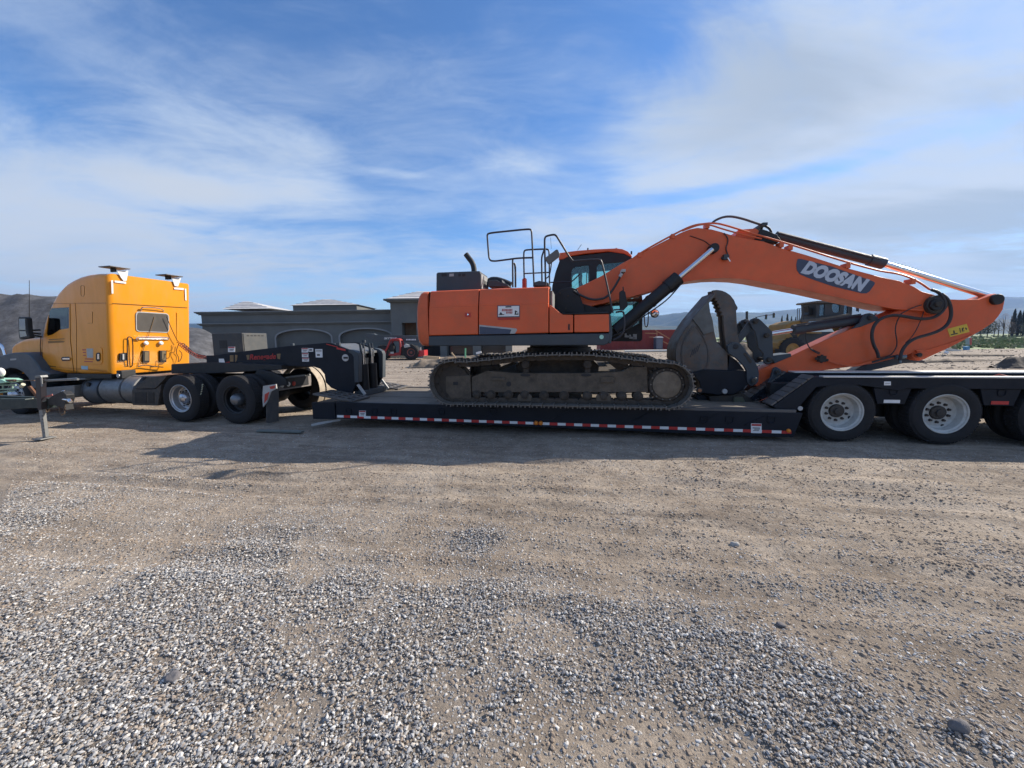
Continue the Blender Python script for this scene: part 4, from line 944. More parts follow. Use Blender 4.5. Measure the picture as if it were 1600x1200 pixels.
# DOOSAN plate
m = MB(); m.prism([(1246.2, 405.2), (1248, 404.3), (1252, 404.6), (1300, 416.5), (1345, 432.5), (1364, 439.5), (1367.3, 442), (1365.5, 446), (1358.5, 455.5), (1354, 458.3), (1347, 458.4), (1301, 447.3), (1262, 433.8), (1249.5, 428.3), (1245.2, 422), (1244.3, 413)], YB0-.006, YB0-.001, YB0-.006); pl = m.build('name_plate', NAVY, boom, 0, 0)
a = XP(1251.6, 424.6, YB0-.009); b = XP(1350.5, 455.8, YB0-.009); c = XP(1349.0, 455.2, YB0)
cu = text('DOOSAN', WF, a, .285, mat('pale grey lettering', (.50, .54, .60), .5, 0, .03), pl, 'brand_lettering', math.atan2(b.z-a.z, b.x-a.x), .26, .001, .020, 1.0)
wd = max((v.co.x for v in cu.data.vertices))-min((v.co.x for v in cu.data.vertices)); need = XP(1357.5, 450, YB0).x-a.x
ang = math.atan2(b.z-a.z, b.x-a.x); base = wloc(pl)
for v in cu.data.vertices:      # fit the word to its measured width
    d = v.co+base-a; u = d.x*math.cos(ang)+d.z*math.sin(ang); w = -d.x*math.sin(ang)+d.z*math.cos(ang)
    u *= need/wd*1.0; v.co.x = a.x+u*math.cos(ang)-w*math.sin(ang)-base.x; v.co.z = a.z+u*math.sin(ang)+w*math.cos(ang)-base.z
def boss(px, py, y, r, th, mt, name='pin_boss', par=EX):
    c = XP(px, py, y); m = MB(); m.lathe([(r*.9, -th), (r, -th*.8), (r, .04)], (c.x, y, c.z), 28, cap=True); return m.build(name, mt, par)
boss(1113, 389.5, YB0-.04, .085, .14, BLACK); boss(1461.5, 476, YB0-.03, .155, .05, STEELD); boss(1461.5, 476, YB0-.08, .10, .05, BLACK); boss(1466, 475, YB0-.14, .045, .02, STEELD)
# boom cylinders
def ram(p0, p1, p2, y, rb, rr, name='boom_cylinder', collar=True):
    A, B, C_ = XP(*p0, y), XP(*p1, y), XP(*p2, y); m = MB(); m.cyl(A, B, rb, n=20)
    if collar: d = (B-A).normalized(); m.cyl(B-d*.22, B+d*.03, rb*1.13, n=20); m.cyl(B-d*.62, B-d*.57, rb*1.08, n=20)
    o = m.build(name, BLACK, EX); m = MB(); m.cyl(B, C_, rr, n=16); m.build('piston_rod', CHROME, o); return o
ram((962, 517), (1058, 436), (1113, 389.5), .82, .118, .048); ram((962, 517), (1058, 436), (1113, 389.5), 1.68, .118, .048)
m = MB(); m.pxtube([(958, 525), (985, 512), (1000, 498), (1030, 478), (1045, 466), (1058, 451), (1064, 444)], .70, .012); m.build('hydraulic_hose', HOSE, EX)
m = MB(); m.prism([(968, 476), (968, 456), (973, 453), (977, 456), (981, 478), (975, 484), (969, 482)], .55, .62); m.pxtube([(974, 455), (973.5, 448)], .58, .012); m.build('boom_guard', BLACK, EX, .01)
# arm cylinder on top of the boom
def P2(p, y): return XP(p[0], p[1], y)
A, B, C_ = P2((1212, 368.5), 1.25), P2((1378.5, 411.5), 1.25), P2((1553, 465.5), 1.25)
m = MB(); m.cyl(A, B, .082, n=20); d = (B-A).normalized(); m.cyl(B-d*.22, B+d*.02, .097, n=20); ac = m.build('arm_cylinder', SLATE, EX); m = MB(); m.cyl(B, C_, .052, n=16); m.build('piston_rod', CHROME, ac)
m = MB(); m.pxtube([(1214, 363.5), (1376, 405.5)], 1.16, .014); m.build('hydraulic_pipe', SLATE, ac)
m = MB(); m.prism([(1180, 374), (1190, 356.5), (1200, 359), (1216, 366), (1222, 374), (1216, 380), (1200, 378)], 1.03, 1.47, 1.0); m.build('cylinder_bracket', BLACK, EX, .015)
m = MB(); m.prism([(1150, 369), (1156, 357.5), (1183, 355.5), (1192, 362), (1190, 378)], 1.05, 1.45, 1.0); m.build('cylinder_bracket', ORANGE, EX, .01)
# ---- arm
YA0, YA1 = 1.06, 1.38
arm_t = [(1186, 578.5), (1236, 556), (1300, 526.5), (1335, 512), (1364, 500.5), (1395, 488), (1420, 478), (1445, 466), (1462, 463.5), (1479, 467.3), (1500, 468.2), (1530, 467.6), (1548, 461.5), (1556, 458.6), (1564, 460), (1569.5, 464), (1570.5, 470)]
arm_b = [(1567.5, 484), (1561, 494), (1553, 503.5), (1536, 515), (1518.6, 525), (1498, 536), (1476.6, 547), (1455, 556.5), (1445, 561.5), (1436, 564), (1428, 560), (1424, 552.5), (1403, 559), (1364, 568.5), (1311, 575.5), (1259, 582.5), (1222, 590), (1196, 599.5), (1184, 604), (1176, 602), (1172, 595), (1175, 585)]
m = MB(); m.prism(arm_t+arm_b, YA0, YA1, YA0); arm = m.build('arm', ORANGE, EX, .016, 40, 2)
strip('arm_flange', [(1425, 551.5), (1450, 546), (1476, 538.5), (1500, 530.5), (1520, 522)], 1.8, YA0-.02, YA0-.001, ORANGE, arm)
m = MB(); m.prism([(1431, 547), (1445, 545), (1452, 556), (1440, 561)], YA0-.03, YA0-.001, YA0-.03); m.build('arm_lug', ORANGE, arm, .008)
boss(1556, 468, YA0-.01, .088, .05, BLACK); boss(1436.5, 554.5, YA0-.03, .065, .03, ORANGE); boss(1436.5, 554.5, YA0-.07, .036, .02, STEELD)
m = MB(); m.prism([(1480.5, 514), (1510.5, 506), (1515, 518.5), (1484.5, 526.5)], YA0-.005, YA0-.001, YA0-.005); yd = m.build('yellow_decal', YEL, arm, 0, 0)
for q in ([(1486, 522.5), (1496, 520), (1496.4, 521.6), (1486.4, 524)], [(1489.5, 516.5), (1491.3, 516), (1492.5, 520.5), (1490, 521)], [(1499, 512.5), (1500, 512.2), (1501.6, 519.5), (1500.6, 519.8)], [(1503, 513.5), (1505.5, 511), (1506, 514), (1504, 516.5), (1507, 516.3), (1507, 517.3), (1503.2, 518)], [(1508, 511.5), (1511, 513), (1510.6, 516), (1508.4, 514)]):
    m = MB(); m.prism(q, YA0-.008, YA0-.0055, YA0-.008); m.build('print', INK, yd, 0, 0)
# bucket cylinder lying on the arm
A, B, C_ = P2((1361, 497), 1.25), P2((1241, 515.5), 1.25), P2((1201, 522), 1.25)
m = MB(); m.cyl(A, B, .085, n=20); d = (B-A).normalized(); m.cyl(B-d*.16, B+d*.02, .098, n=20); bc = m.build('bucket_cylinder', SLATE, EX); m = MB(); m.cyl(B, C_, .042, n=16); m.build('piston_rod', CHROME, bc)
m = MB(); m.pxtube([(1245, 507.5), (1300, 499), (1345, 491)], 1.12, .012); m.build('hydraulic_pipe', SLATE, bc)
for y in (1.05, 1.38):
    m = MB(); m.prism([(1331, 514), (1344, 504), (1352, 490.5), (1360, 489), (1371, 495), (1374, 499.5), (1345, 511)], y, y+.05, 1.05); m.build('cylinder_bracket', SLATE, EX, .01)
boss(1361, 495.5, 1.03, .05, .03, SLATE); boss(1361, 495.5, .995, .025, .015, STEELD)
m = MB(); m.pxtube([(1259, 520), (1259, 531), (1264, 543), (1271, 549), (1280, 553)], 1.0, .010); m.build('hydraulic_hose', HOSE, EX)
# bucket linkage
for y in (.92, 1.34):
    m = MB(); m.prism([(1171, 503), (1174, 499), (1180, 496.6), (1186, 498), (1190, 501), (1207, 518), (1207.8, 540), (1208.5, 556), (1207, 566), (1200, 569.5), (1195, 568), (1193, 560), (1193, 552), (1185, 543), (1183.5, 532), (1180, 519), (1176, 513.5)], y, y+.06, .92); m.build('rocker_link', SLATE, EX, .01)
    m = MB(); m.prism([(1171, 502), (1178, 506), (1177, 514), (1158, 536), (1154, 533), (1154, 527)], y+.07, y+.13, .95); m.build('link_bar', SLATE, EX, .01)
for a, b in ((1181, 502), (1198, 524), (1202.5, 562)): boss(a, b, .88, .04, .03, STEELD, 'link_pin')
m = MB(); m.prism([(1205, 556), (1236, 552), (1237, 557), (1210, 568)], 1.05, 1.45); m.build('link_lug', SLATE, EX, .01)
for y in (.90, 1.54):
    m = MB(); m.prism([(1209, 575), (1214, 573.5), (1220.5, 577.5), (1221, 584), (1217, 590), (1203, 600), (1195, 622), (1190, 632), (1182, 634), (1177, 630), (1178, 624), (1190, 610), (1205, 589)], y, y+.06, .90); m.build('guide_link', SLATE, EX, .012)
boss(1215, 581, .89, .052, .03, SLATE); boss(1215, 581, .85, .03, .015, STEELD, 'link_pin')
m = MB(); A = P2((1215, 581), .9); m.cyl((A.x, .9, A.z), (A.x, 1.6, A.z), .035); A = P2((1202.5, 562), .9); m.cyl((A.x, .9, A.z), (A.x, 1.6, A.z), .03); A = P2((1181, 502), .9); m.cyl((A.x, .9, A.z), (A.x, 1.6, A.z), .03); m.build('cross_pin', STEELD, EX)
# ---- bucket
YK0, YK1 = .86, 1.64
SX = lambda q, y=YK0: [(980+a/5, 440+b/5) for a, b in q]      # measured on a five-times enlargement
outer = [(690, 80), (600, 182), (510, 290), (455, 372), (408, 445), (382, 520), (378, 600), (396, 655), (440, 692), (510, 712), (600, 690)]
inner_ = [(620, 660), (520, 682), (455, 665), (418, 640), (402, 598), (406, 525), (430, 455), (475, 385), (530, 303), (618, 196), (690, 118)]
m = MB(); m.prism(SX(outer+inner_), YK0+.05, YK1-.05, YK0); bk = m.build('bucket', GUN, EX, .008)
side_ = [(690, 80), (600, 182), (510, 290), (455, 372), (408, 445), (382, 520), (378, 600), (396, 655), (440, 692), (510, 712), (600, 688), (792, 693), (803, 570), (745, 520), (700, 470), (682, 395), (668, 300), (650, 240), (640, 165), (655, 128), (684, 108)]
for y in (YK0, YK1-.049):
    m = MB(); m.prism(SX(side_), y, y+.049, YK0); m.build('bucket_side_plate', GUN, bk, .008)
m = MB(); m.prism(SX([(640, 165), (684, 108), (690, 80), (600, 182), (510, 290), (535, 325), (565, 360), (598, 415), (682, 390), (668, 300), (650, 240)]), YK0-.03, YK0-.001, YK0-.03); m.build('side_cutter', mat('grey cutter steel', (.125, .13, .125), .5, .35, .2, 4, .5, (.15, .12, .1), .2, 14), bk, .008)
ring = [(520, 345), (480, 395), (445, 455), (425, 530), (424, 600), (436, 650)]; ring2 = [(540, 352), (590, 420), (622, 490), (638, 560), (632, 640), (605, 690)]
m = MB(); m.pxtube(SX(ring), YK0-.004, .014, 6, 2); m.pxtube(SX(ring2), YK0-.004, .014, 6, 2); m.build('wear_rib', GUN, bk)
m = MB(); c = P2((980+515/5, 440+560/5), YK0); 
for i in range(4):
    m2 = MB(); x = 488+i*18; m2.prism(SX([(x, 590-i*14), (x+9, 590-i*14), (x+30, 530-i*14), (x+21, 530-i*14)]), YK0-.003, YK0-.0005, YK0); m2.build('print', INK, bk, 0, 0)
# thumb with a saw-toothed inner edge
th = [(668, 68), (700, 64), (740, 70), (775, 84), (805, 105), (835, 142), (848, 175), (864, 200), (862, 216), (852, 226), (856, 300), (862, 400), (878, 480), (895, 512)]
tb_ = [(800, 558), (778, 540), (770, 500), (764, 440), (757, 380), (752, 300), (752, 268), (738, 262), (742, 240), (724, 228), (730, 208), (712, 196), (718, 176), (700, 164), (706, 150), (686, 144), (690, 130), (672, 124)]
for k, y in enumerate((.98, 1.20)):
    m = MB(); m.prism(SX(th+tb_), y, y+.08, .98); m.build('thumb_blade', GUN, EX, .006)
m = MB(); m.prism(SX([(775, 84), (805, 105), (835, 142), (848, 175), (852, 226), (862, 400), (878, 480), (840, 470), (832, 400), (822, 230), (800, 150), (770, 110)]), 1.06, 1.20, .98); m.build('thumb_back_plate', GUN, EX, .01)
for y in (.76, 1.70):
    m = MB(); m.prism(SX([(778, 500), (820, 470), (880, 480), (925, 540), (985, 610), (1018, 665), (1028, 720), (1022, 780), (1000, 808), (965, 815), (938, 795), (930, 750), (930, 700), (905, 655), (850, 600), (790, 560)]), y, y+.06, .78); m.build('coupler_side', SLATE, EX, .01)
boss(1149.5, 541.5, .76, .045, .012, LINING, 'pin_hole'); boss(1177.5, 594.5, .76, .065, .04, SLATE); boss(1177.5, 594.5, .71, .04, .02, STEELD, 'link_pin')
m = MB(); m.prism(SX([(905, 560), (925, 555), (975, 625), (960, 640)]), .752, .7595, .76); m.build('coupler_slot', STEELD, EX)
# lower coupler, ears and feet
for y in (.80, 1.58):
    m = MB(); m.prism(SX([(510, 712), (600, 688), (700, 690), (800, 695), (880, 690), (935, 700), (950, 800), (910, 830), (860, 870), (820, 882), (700, 884), (610, 872), (575, 868), (560, 862), (548, 850), (552, 838), (575, 830), (560, 780)]), y, y+.09, .80); m.build('coupler_plate', DKBLUE, EX, .012)
m = MB(); m.prism(SX([(590, 700), (790, 700), (800, 640), (930, 700), (930, 860), (700, 870), (620, 860)]), .9, 1.57, .8); m.build('coupler_core', DKBLUE, EX, .01)
m = MB(); m.prism(SX([(788, 560), (870, 620), (925, 690), (930, 720), (790, 700)]), .86, 1.62, .8); m.build('coupler_core', DKBLUE, EX, .01)
boss(1132, 611.5, .79, .045, .03, LGREY, 'link_pin'); boss(1093, 610, .79, .035, .02, mat('rusty orange pin', (.35, .15, .07), .7), 'link_pin'); boss(1093, 610, .80, .055, .015, BLACK)
m = MB(); m.prism(SX([(640, 895), (820, 885), (905, 870), (985, 930), (1000, 960), (650, 965)]), .85, 1.6, .85); m.build('coupler_foot', STEELD, EX, .015)
m = MB(); m.prism(SX([(835, 905), (905, 900), (925, 940), (915, 975), (830, 970)]), .80, 1.2, .8); m.build('coupler_foot', mat('dusty olive steel', (.10, .10, .065), .8, 0, .2), EX, .01)
m = MB(); m.prism(SX([(548, 885), (640, 905), (650, 960), (560, 930)]), .95, 1.5, .85); m.build('coupler_foot', DKBLUE, EX, .01)

# ---- hoses and steel pipes along boom and arm
def hose(pxs, w, r=.020, mt=None, name='hydraulic_hose', n=7, sm=2):
    m = MB(); m.pxtube(pxs, w, r, n, sm); return m.build(name, mt or HOSE, EX)
H6 = lambda q: [(1180+a/3.81, 340+b/3.81) for a, b in q]
for dy in (0, .09): hose([(896, 454.5), (910, 463), (925, 468.6), (940, 467.5), (950, 463), (960, 449), (969, 433), (973, 424.5)], .78+dy, .022)
for dy in (0, .10): hose([(973, 424.5), (975, 420.5), (980, 412), (990, 403), (1004, 393), (1040, 373), (1068, 358.5), (1085, 351.5), (1102, 349.5), (1112, 348.5), (1127, 350), (1160, 360), (1180, 366), (1232, 381), (1324, 410), (1374, 423.5), (1400, 427), (1416, 431), (1437, 441), (1453, 452.5)], .98+dy, .017, ORANGE, 'steel_pipe')
hose([(1066, 361), (1088, 352.5), (1100, 350.5), (1112, 352), (1126, 357), (1160, 366.5), (1190, 373)], .96, .014, ORANGE, 'steel_pipe')
m = MB(); p = XP(973.5, 423.5, .75); m.box(p.x-.035, p.x+.045, .72, .98, p.z-.02, p.z+.03); p = XP(970, 430, .75); m.cyl(p-Vector((.02, 0, .03)), p+Vector((.02, 0, .03)), .03); m.build('hose_coupling', LGREY, EX, .006)
for a, b in ((1000, 396.5), (1052, 367.5), (1106, 351), (1222, 380.5), (1236, 385), (1326, 413.5), (1428, 438)):
    p = XP(a, b, .95); m = MB(); m.box(p.x-.035, p.x+.035, .95, 1.12, p.z-.06, p.z+.028); m.build('pipe_clamp', ORANGE, EX, .006)
for dy in (0, .12, .2): hose([(1112, 349), (1118, 344), (1130, 339), (1143, 338), (1160, 341.5), (1178, 347.5), (1190, 351.5)], 1.05+dy, .021, mat('brown hose sleeve', (.075, .06, .065), .6))
hose([(1191, 352), (1198, 354), (1204, 359), (1206, 367)], 1.10, .02); hose([(1191, 352), (1190, 358), (1189, 364)], 1.22, .02)
m = MB(); p = XP(1192, 352.5, 1.1); m.box(p.x-.05, p.x+.04, 1.0, 1.45, p.z-.02, p.z+.03); m.build('hose_coupling', SLATE, EX, .006)
hose([(1131, 364), (1137.5, 372), (1137, 380), (1134, 387), (1135.5, 393), (1137, 397)], .95, .010)
m = MB(); p = XP(1134, 402, .94)
m.box(p.x-.05, p.x+.03, .88, .965, p.z-.05, p.z+.045); m.cyl(p+Vector((-.07, 0, -.02)), p+Vector((.05, 0, .03)), .025); m.build('shut_off_valve', SLATE, EX, .006); m = MB(); m.cyl(p+Vector((.01, -.06, -.02)), p+Vector((.055, -.06, -.09)), .014); m.build('valve_handle', CHROME, EX)
hose([(1078, 368.5), (1092, 373), (1102, 377), (1110, 384)], .962, .007, BLACK)
hose(H6([(1050, 430), (1085, 440), (1112, 465), (1130, 500), (1128, 540), (1100, 575), (1050, 600), (980, 604), (900, 590), (840, 580), (790, 585), (740, 605), (705, 645), (692, 700), (705, 760), (728, 800), (735, 835)]), [.90]*10+[.93]*7, .026)
hose(H6([(1110, 455), (1145, 480), (1165, 530), (1168, 590), (1145, 640), (1095, 675), (1030, 697), (960, 715), (915, 740), (880, 780), (866, 820), (864, 850)]), .90, .026)
hose(H6([(870, 570), (842, 620), (832, 670), (842, 720), (845, 760), (825, 800), (795, 825), (740, 835)]), .985, .009)
hose(H6([(990, 520), (940, 535), (900, 555), (870, 572)]), .93, .009); hose(H6([(1003, 560), (990, 600), (960, 670), (925, 720), (895, 745)]), .985, .007)
hose(H6([(330, 780), (360, 795), (385, 805)]), 1.0, .009)
m = MB(); p = XP(*H6([(392, 842)])[0], 1.0); m.box(p.x-.06, p.x+.05, .93, 1.02, p.z-.05, p.z+.06); m.cyl(p+Vector((-.10, -.02, .01)), p+Vector((.10, -.02, -.02)), .025); m.cyl(p+Vector((0, -.02, -.07)), p+Vector((.0, -.02, .08)), .02); m.build('arm_valve', STEELD, EX, .005)
hose(H6([(420, 845), (470, 865), (540, 880), (600, 883), (640, 872), (690, 860)]), .98, .020, ORANGE, 'steel_pipe'); hose(H6([(690, 862), (740, 848), (800, 830), (850, 820)]), .98, .018)
m = MB(); p = XP(*H6([(865, 830)])[0], .97); m.cyl(p+Vector((-.08, 0, 0)), p+Vector((.08, 0, .01)), .03); m.cyl(p+Vector((0, 0, -.1)), p+Vector((0, 0, .03)), .022); m.build('hose_coupling', mat('blue grey fitting', (.16, .22, .26), .4, .5), EX)
m = MB(); m.prism(H6([(690, 862), (740, 845), (860, 815), (930, 795), (955, 840), (1020, 852), (1000, 862), (880, 868), (740, 900), (620, 925), (560, 950), (520, 945), (600, 905)]), 1.25, 1.46, 1.25); m.build('arm_underplate', SLATE, EX, .01)
EXCAV_DONE = 1

# ================================================================== lowboy trailer
TL = thing('lowboy_trailer', 'black detachable lowboy trailer with red and white side tape carrying the excavator', 'trailer', (0, 1.25, 0))
DECKT = mat('worn deck steel', (.105, .10, .097), .55, .15, .3, 3, .6, (.18, .145, .11), .2, 14)
PLANK = mat('weathered deck plank', (.20, .17, .135), .85, 0, .2, 3, .4, (.12, .10, .08), .3, 14)
TOPZ, RB0, RB1 = .505, .175, .085
xd0, xd1 = WF.pt(488, 640, -.05).x, WF.pt(1254, 645, -.05).x
for y0, y1, lab in ((-.05, .02, 'near side rail'), (2.48, 2.55, 'far side rail')):
    m = MB(); f = [(525, 628.5), (1255, 645.5), (1240, 683.5), (1180, 682), (525, 653.8)]
    m.prism(f, y0, y1, -.05); r = m.build('side_rail', DKBLUE, TL, .006, label=lab)
    m = MB(); m.poly([(xd0, .50), (-4.76, .515), (-4.76, .17), (-5.26, .165)], y0-.004 if y0 < 0 else y0, y1); m.build('deck_nose', DKBLUE, TL, .008)
m = MB(); m.poly([(-4.75, .44), (3.48, .42), (3.40, .16), (-4.7, .22)], .35, .5); m.poly([(-4.75, .44), (3.48, .42), (3.40, .16), (-4.7, .22)], 2.0, 2.15); m.build('main_beam', DKBLUE, TL, .005)
for i in range(12):
    x = -4.4+i*.68; m = MB(); m.box(x, x+.09, .03, 2.47, .27, .42); m.build('cross_member', DKBLUE, TL)
# deck surface: edge plates and planks, each its own piece
m = MB(); m.box(-4.74, 3.46, -.035, .08, .455, TOPZ+.006); m.box(-4.74, 3.46, 2.42, 2.535, .455, TOPZ+.006); m.build('edge_plate', DECKT, TL, .004)
pm = None
for i in range(9):
    y = .09+i*.2585; m = MB(); m.box(-4.74, 3.44, y, y+.245, .445, TOPZ-.004-.004*(i % 3)); m.build('deck_plank', PLANK, TL, .004)
m = MB(); m.box(xd0+.02, -4.745, 0, 2.5, .40, .49); m.build('nose_plate', DECKT, TL)
# stake pockets and D-rings on the rail face
for px in (615, 690, 770, 1140, 1205, 1100, 545, 585):
    c = WF.pt(px, 643 if px < 900 else 656, -.055); m = MB(); n = 14
    m.tube([c+Vector((.055*math.cos(t), 0, .05*math.sin(t)-.01)) for t in [math.pi+math.pi*k/n for k in range(n+1)]]+[c+Vector((.055, 0, .05)), c+Vector((-.055, 0, .05))], .009, 6, True); m.build('tie_ring', DKBLUE, TL)
for px in (640, 750, 860, 985, 1090, 1165):
    c = WF.pt(px, 640+(px-640)*.022, -.05); m = MB(); m.bar((c.x, -.056, .25), (c.x+.33, -.056, .43), .012, .012); m.build('rail_brace', DKBLUE, TL)
# red and white tape
def tape_z(x): return RB0+.035+(RB1-RB0)*(x+4.75)/(3.44+4.75)
x = -4.72; k = 0
while x < 3.30:
    L_ = .145; z = tape_z(x+.07); m = MB(); m.box(x, x+L_-.002, -.056, -.051, z, z+.048); m.build('reflector_strip', WHITE if k % 2 == 0 else REDT, TL, 0, 0); x += L_; k += 1
c = WF.pt(842, 661, -.06)
for dx in (-.05, .035): m = MB(); m.lathe([(.0, -.035), (.03, -.03), (.04, -.01), (.04, 0)], (c.x+dx, -.055, c.z), 16); m.build('marker_lamp', AMBL, TL)
c = WF.pt(1232, 673, -.06); m = MB(); m.lathe([(.0, -.035), (.025, -.03), (.032, -.01), (.032, 0)], (c.x, -.055, c.z), 16); m.build('marker_lamp', AMBL, TL)
def label(fr, q, w, bits, par, name='warning_label', back=None):
    m = MB(fr); m.prism(q, w, w+.004, w); s = m.build(name, back or WHITE, par, 0, 0)
    a, b, d = fr.pt(*q[0], w), fr.pt(*q[1], w), fr.pt(*q[3], w)
    for (u0, v0, u1, v1, mt) in bits:
        pts_ = [a+(b-a)*u+(d-a)*v for u, v in ((u0, v0), (u1, v0), (u1, v1), (u0, v1))]; m = MB(fr); m.poly([(p.x, p.z) for p in pts_], w-.003, w-.0004); m.build('print', mt, s, 0, 0)
    return s
BITS = [(.04, .04, .96, .26, REDI), (.15, .42, .85, .50, INK), (.3, .56, .8, .62, INK), (.2, .7, .75, .76, INK)]
label(WF, [(561, 641.5), (571.5, 641.8), (571.5, 651), (561, 650.8)], -.057, BITS, TL); label(WF, [(1173.5, 661.5), (1190, 662), (1190, 677), (1173.5, 676.5)], -.058, BITS, TL)
# loading ramps at the nose (perforated, tilted)
for y0, y1 in ((.02, .62), (1.9, 2.5)):
    A = Vector((-5.22, 0, .50)); B = Vector((-4.55, 0, .66)); A, B = Vector((-5.25, 0, .655)), Vector((-4.42, 0, .525))
    rp = None
    m = MB()
    for k in range(5):
        t = k/4; p = A+(B-A)*t; m.bar((p.x, y0, p.z), (p.x, y1, p.z), .07, .035)
    for k in range(4):
        y = y0+.03+(y1-y0-.06)*k/3; m.bar((A.x, y, A.z), (B.x, y, B.z), .085, .035)
    m.build('loading_ramp', DECKT, TL, .004)
m = MB(); m.bar((-4.75, .1, .14), (-5.25, -.12, .055), .05, .045); m.build('prop_bar', LGREY, TL, .006)
# ---- gooseneck
GY0, GY1 = .66, 1.80
GP = lambda q, y=GY0: [(240+a/4, 480+b/4) for a, b in q]
side = [(330, 302), (372, 302), (550, 277), (700, 259), (860, 240), (1080, 222), (1110, 224), (1250, 276), (1268, 300), (1268, 470), (1240, 540), (1195, 540), (1110, 505), (1075, 470), (1068, 420), (1040, 385), (1000, 372), (850, 368), (700, 368), (330, 368)]
for y in (GY0, GY1-.06):
    m = MB(); m.prism(GP(side), y, y+.06, GY0); sd = m.build('gooseneck_side', DKBLUE, TL, .008)
    if y == GY0: GS = sd
m = MB(); m.prism(GP([(335, 306), (550, 281), (860, 244), (1078, 227), (1078, 245), (860, 262), (335, 325)]), GY0+.061, GY1-.061, GY0); m.prism(GP([(335, 350), (1000, 350), (1000, 366), (335, 366)]), GY0+.061, GY1-.061, GY0); m.build('gooseneck_web', DKBLUE, TL)
pa, pb, pc = [WF.pt(*GP([q])[0], GY0) for q in ((1085, 226), (1245, 276), (1264, 300))]
m = MB(); m.add([(pa.x, GY0+.061, pa.z-.01), (pb.x, GY0+.061, pb.z-.015), (pb.x, GY1-.061, pb.z-.015), (pa.x, GY1-.061, pa.z-.01), (pa.x, GY0+.061, pa.z-.05), (pb.x, GY0+.061, pb.z-.06), (pb.x, GY1-.061, pb.z-.06), (pa.x, GY1-.061, pa.z-.05)], [(0, 1, 2, 3), (7, 6, 5, 4), (0, 4, 5, 1), (1, 5, 6, 2), (2, 6, 7, 3), (3, 7, 4, 0)]); m.build('gooseneck_top', mat('pale top plate', (.13, .14, .15), .5, .3, .15, 4, .4), TL)  # top plate much paler than the gooseneck sides
GXE = pc.x
for y in (GY0-.02, GY1-.13):      # rounded upright rear guides
    m = MB(); q = GP([(1222, 262), (1250, 268), (1276, 284), (1284, 306), (1284, 470), (1258, 470), (1252, 310), (1240, 292), (1218, 282)]); m.prism(q, y, y+.15, GY0); m.build('rear_guide', SLATE, TL, .014)
for y in (.86, 1.22):
    m = MB(); m.cyl((GXE-.03, y+.13, .60), (GXE-.03, y+.13, 1.20), .095, n=24); c_ = m.build('lift_cylinder', BLACK, TL); m = MB(); m.cyl((GXE-.03, y+.13, 1.20), (GXE-.03, y+.13, 1.55), .038, n=16); m.build('piston_rod', CHROME, c_)
    for dy in (.07, .19): m = MB(); m.bar((GXE-.02, y+dy, 1.36), (GXE-.04, y+dy-.03, 1.66), .05, .018); m.build('cylinder_clevis', SLATE, TL, .004)
m = MB(); m.box(GXE-.16, GXE+.08, .78, 1.75, .505, .63); m.build('gooseneck_foot', SLATE, TL, .01)
m = MB(); m.box(GXE-.30, GXE-.22, GY0+.08, GY1-.08, .6, 1.5); m.build('gooseneck_bulkhead', DKBLUE, TL)
for y in (.70, 1.72): m = MB(); m.bar((GXE-.02, y, .78), (GXE+.14, y, .56), .05, .05); m.build('guide_strut', LGREY, TL, .006)
p = WF.pt(540, 559, GY0); m = MB(); m.disc((p.x, GY0-.006, p.z), .075, .012, 24); m.build('pin_cover', mat('silver pin cover', (.45, .46, .47), .4, .5), GS); m = MB(); m.box(p.x-.04, p.x+.06, GY0-.02, GY0-.012, p.z-.02, p.z+.02); m.build('pin_keeper', BLACK, GS)
for q, b_ in (([(925, 255), (965, 255), (965, 283), (925, 283)], BITS), ([(927, 287), (967, 287), (967, 312), (927, 312)], BITS), ([(929, 316), (971, 316), (971, 340), (929, 340)], BITS), ([(967, 256), (997, 256), (997, 278), (967, 278)], [(.2, .3, .8, .7, INK)]), ([(1010, 262), (1054, 262), (1056, 314), (1014, 314)], [(.2, .6, .6, .8, INK), (.1, .1, .9, .3, LGREY)]), ([(407, 322), (438, 322), (450, 362), (410, 362)], []), ([(465, 247), (508, 247), (508, 280), (465, 280)], BITS)):
    label(WF, GP(q), GY0-.006 if q[0][0] != 465 else GY0-.05, b_, GS if q[0][0] != 465 else GS)
# the red script with its faded flourishes
sc = text('Renegade', WF, WF.pt(*GP([(598, 328)])[0], GY0-.008), .165, mat('faded red script', (.36, .022, .02), .5), GS, 'script_lettering', .03, .35, .001, .004, 1.05)
FAD = mat('faded tan flourish', (.20, .13, .06), .6, 0, .3, 12)
for q in ([(478, 300), (500, 300), (500, 340), (478, 340)], [(510, 298), (525, 300), (522, 330), (510, 345)], [(580, 300), (600, 297), (598, 326), (586, 330)], [(770, 292), (795, 290), (790, 325), (775, 322)], [(530, 347), (555, 347), (555, 354), (530, 354)]):
    m = MB(); m.prism(GP(q), GY0-.004, GY0-.0008, GY0); m.build('print', FAD, GS, 0, 0)
for q in ([(385, 348), (408, 348), (408, 363), (385, 363)], [(450, 345), (475, 340), (475, 360), (450, 363)], [(1145, 250), (1200, 262), (1200, 274), (1145, 262)], [(1080, 228), (1150, 247), (1150, 251), (1080, 233)]):
    m = MB(); m.prism(GP(q), GY0-.004, GY0-.0008, GY0); m.build('reflector_strip', REDT, GS, 0, 0)
m = MB(); m.prism(GP([(340, 368), (640, 368), (640, 372), (400, 400), (340, 398)]), GY0+.05, GY1-.05, GY0); m.build('kingpin_plate', BLACK, TL)
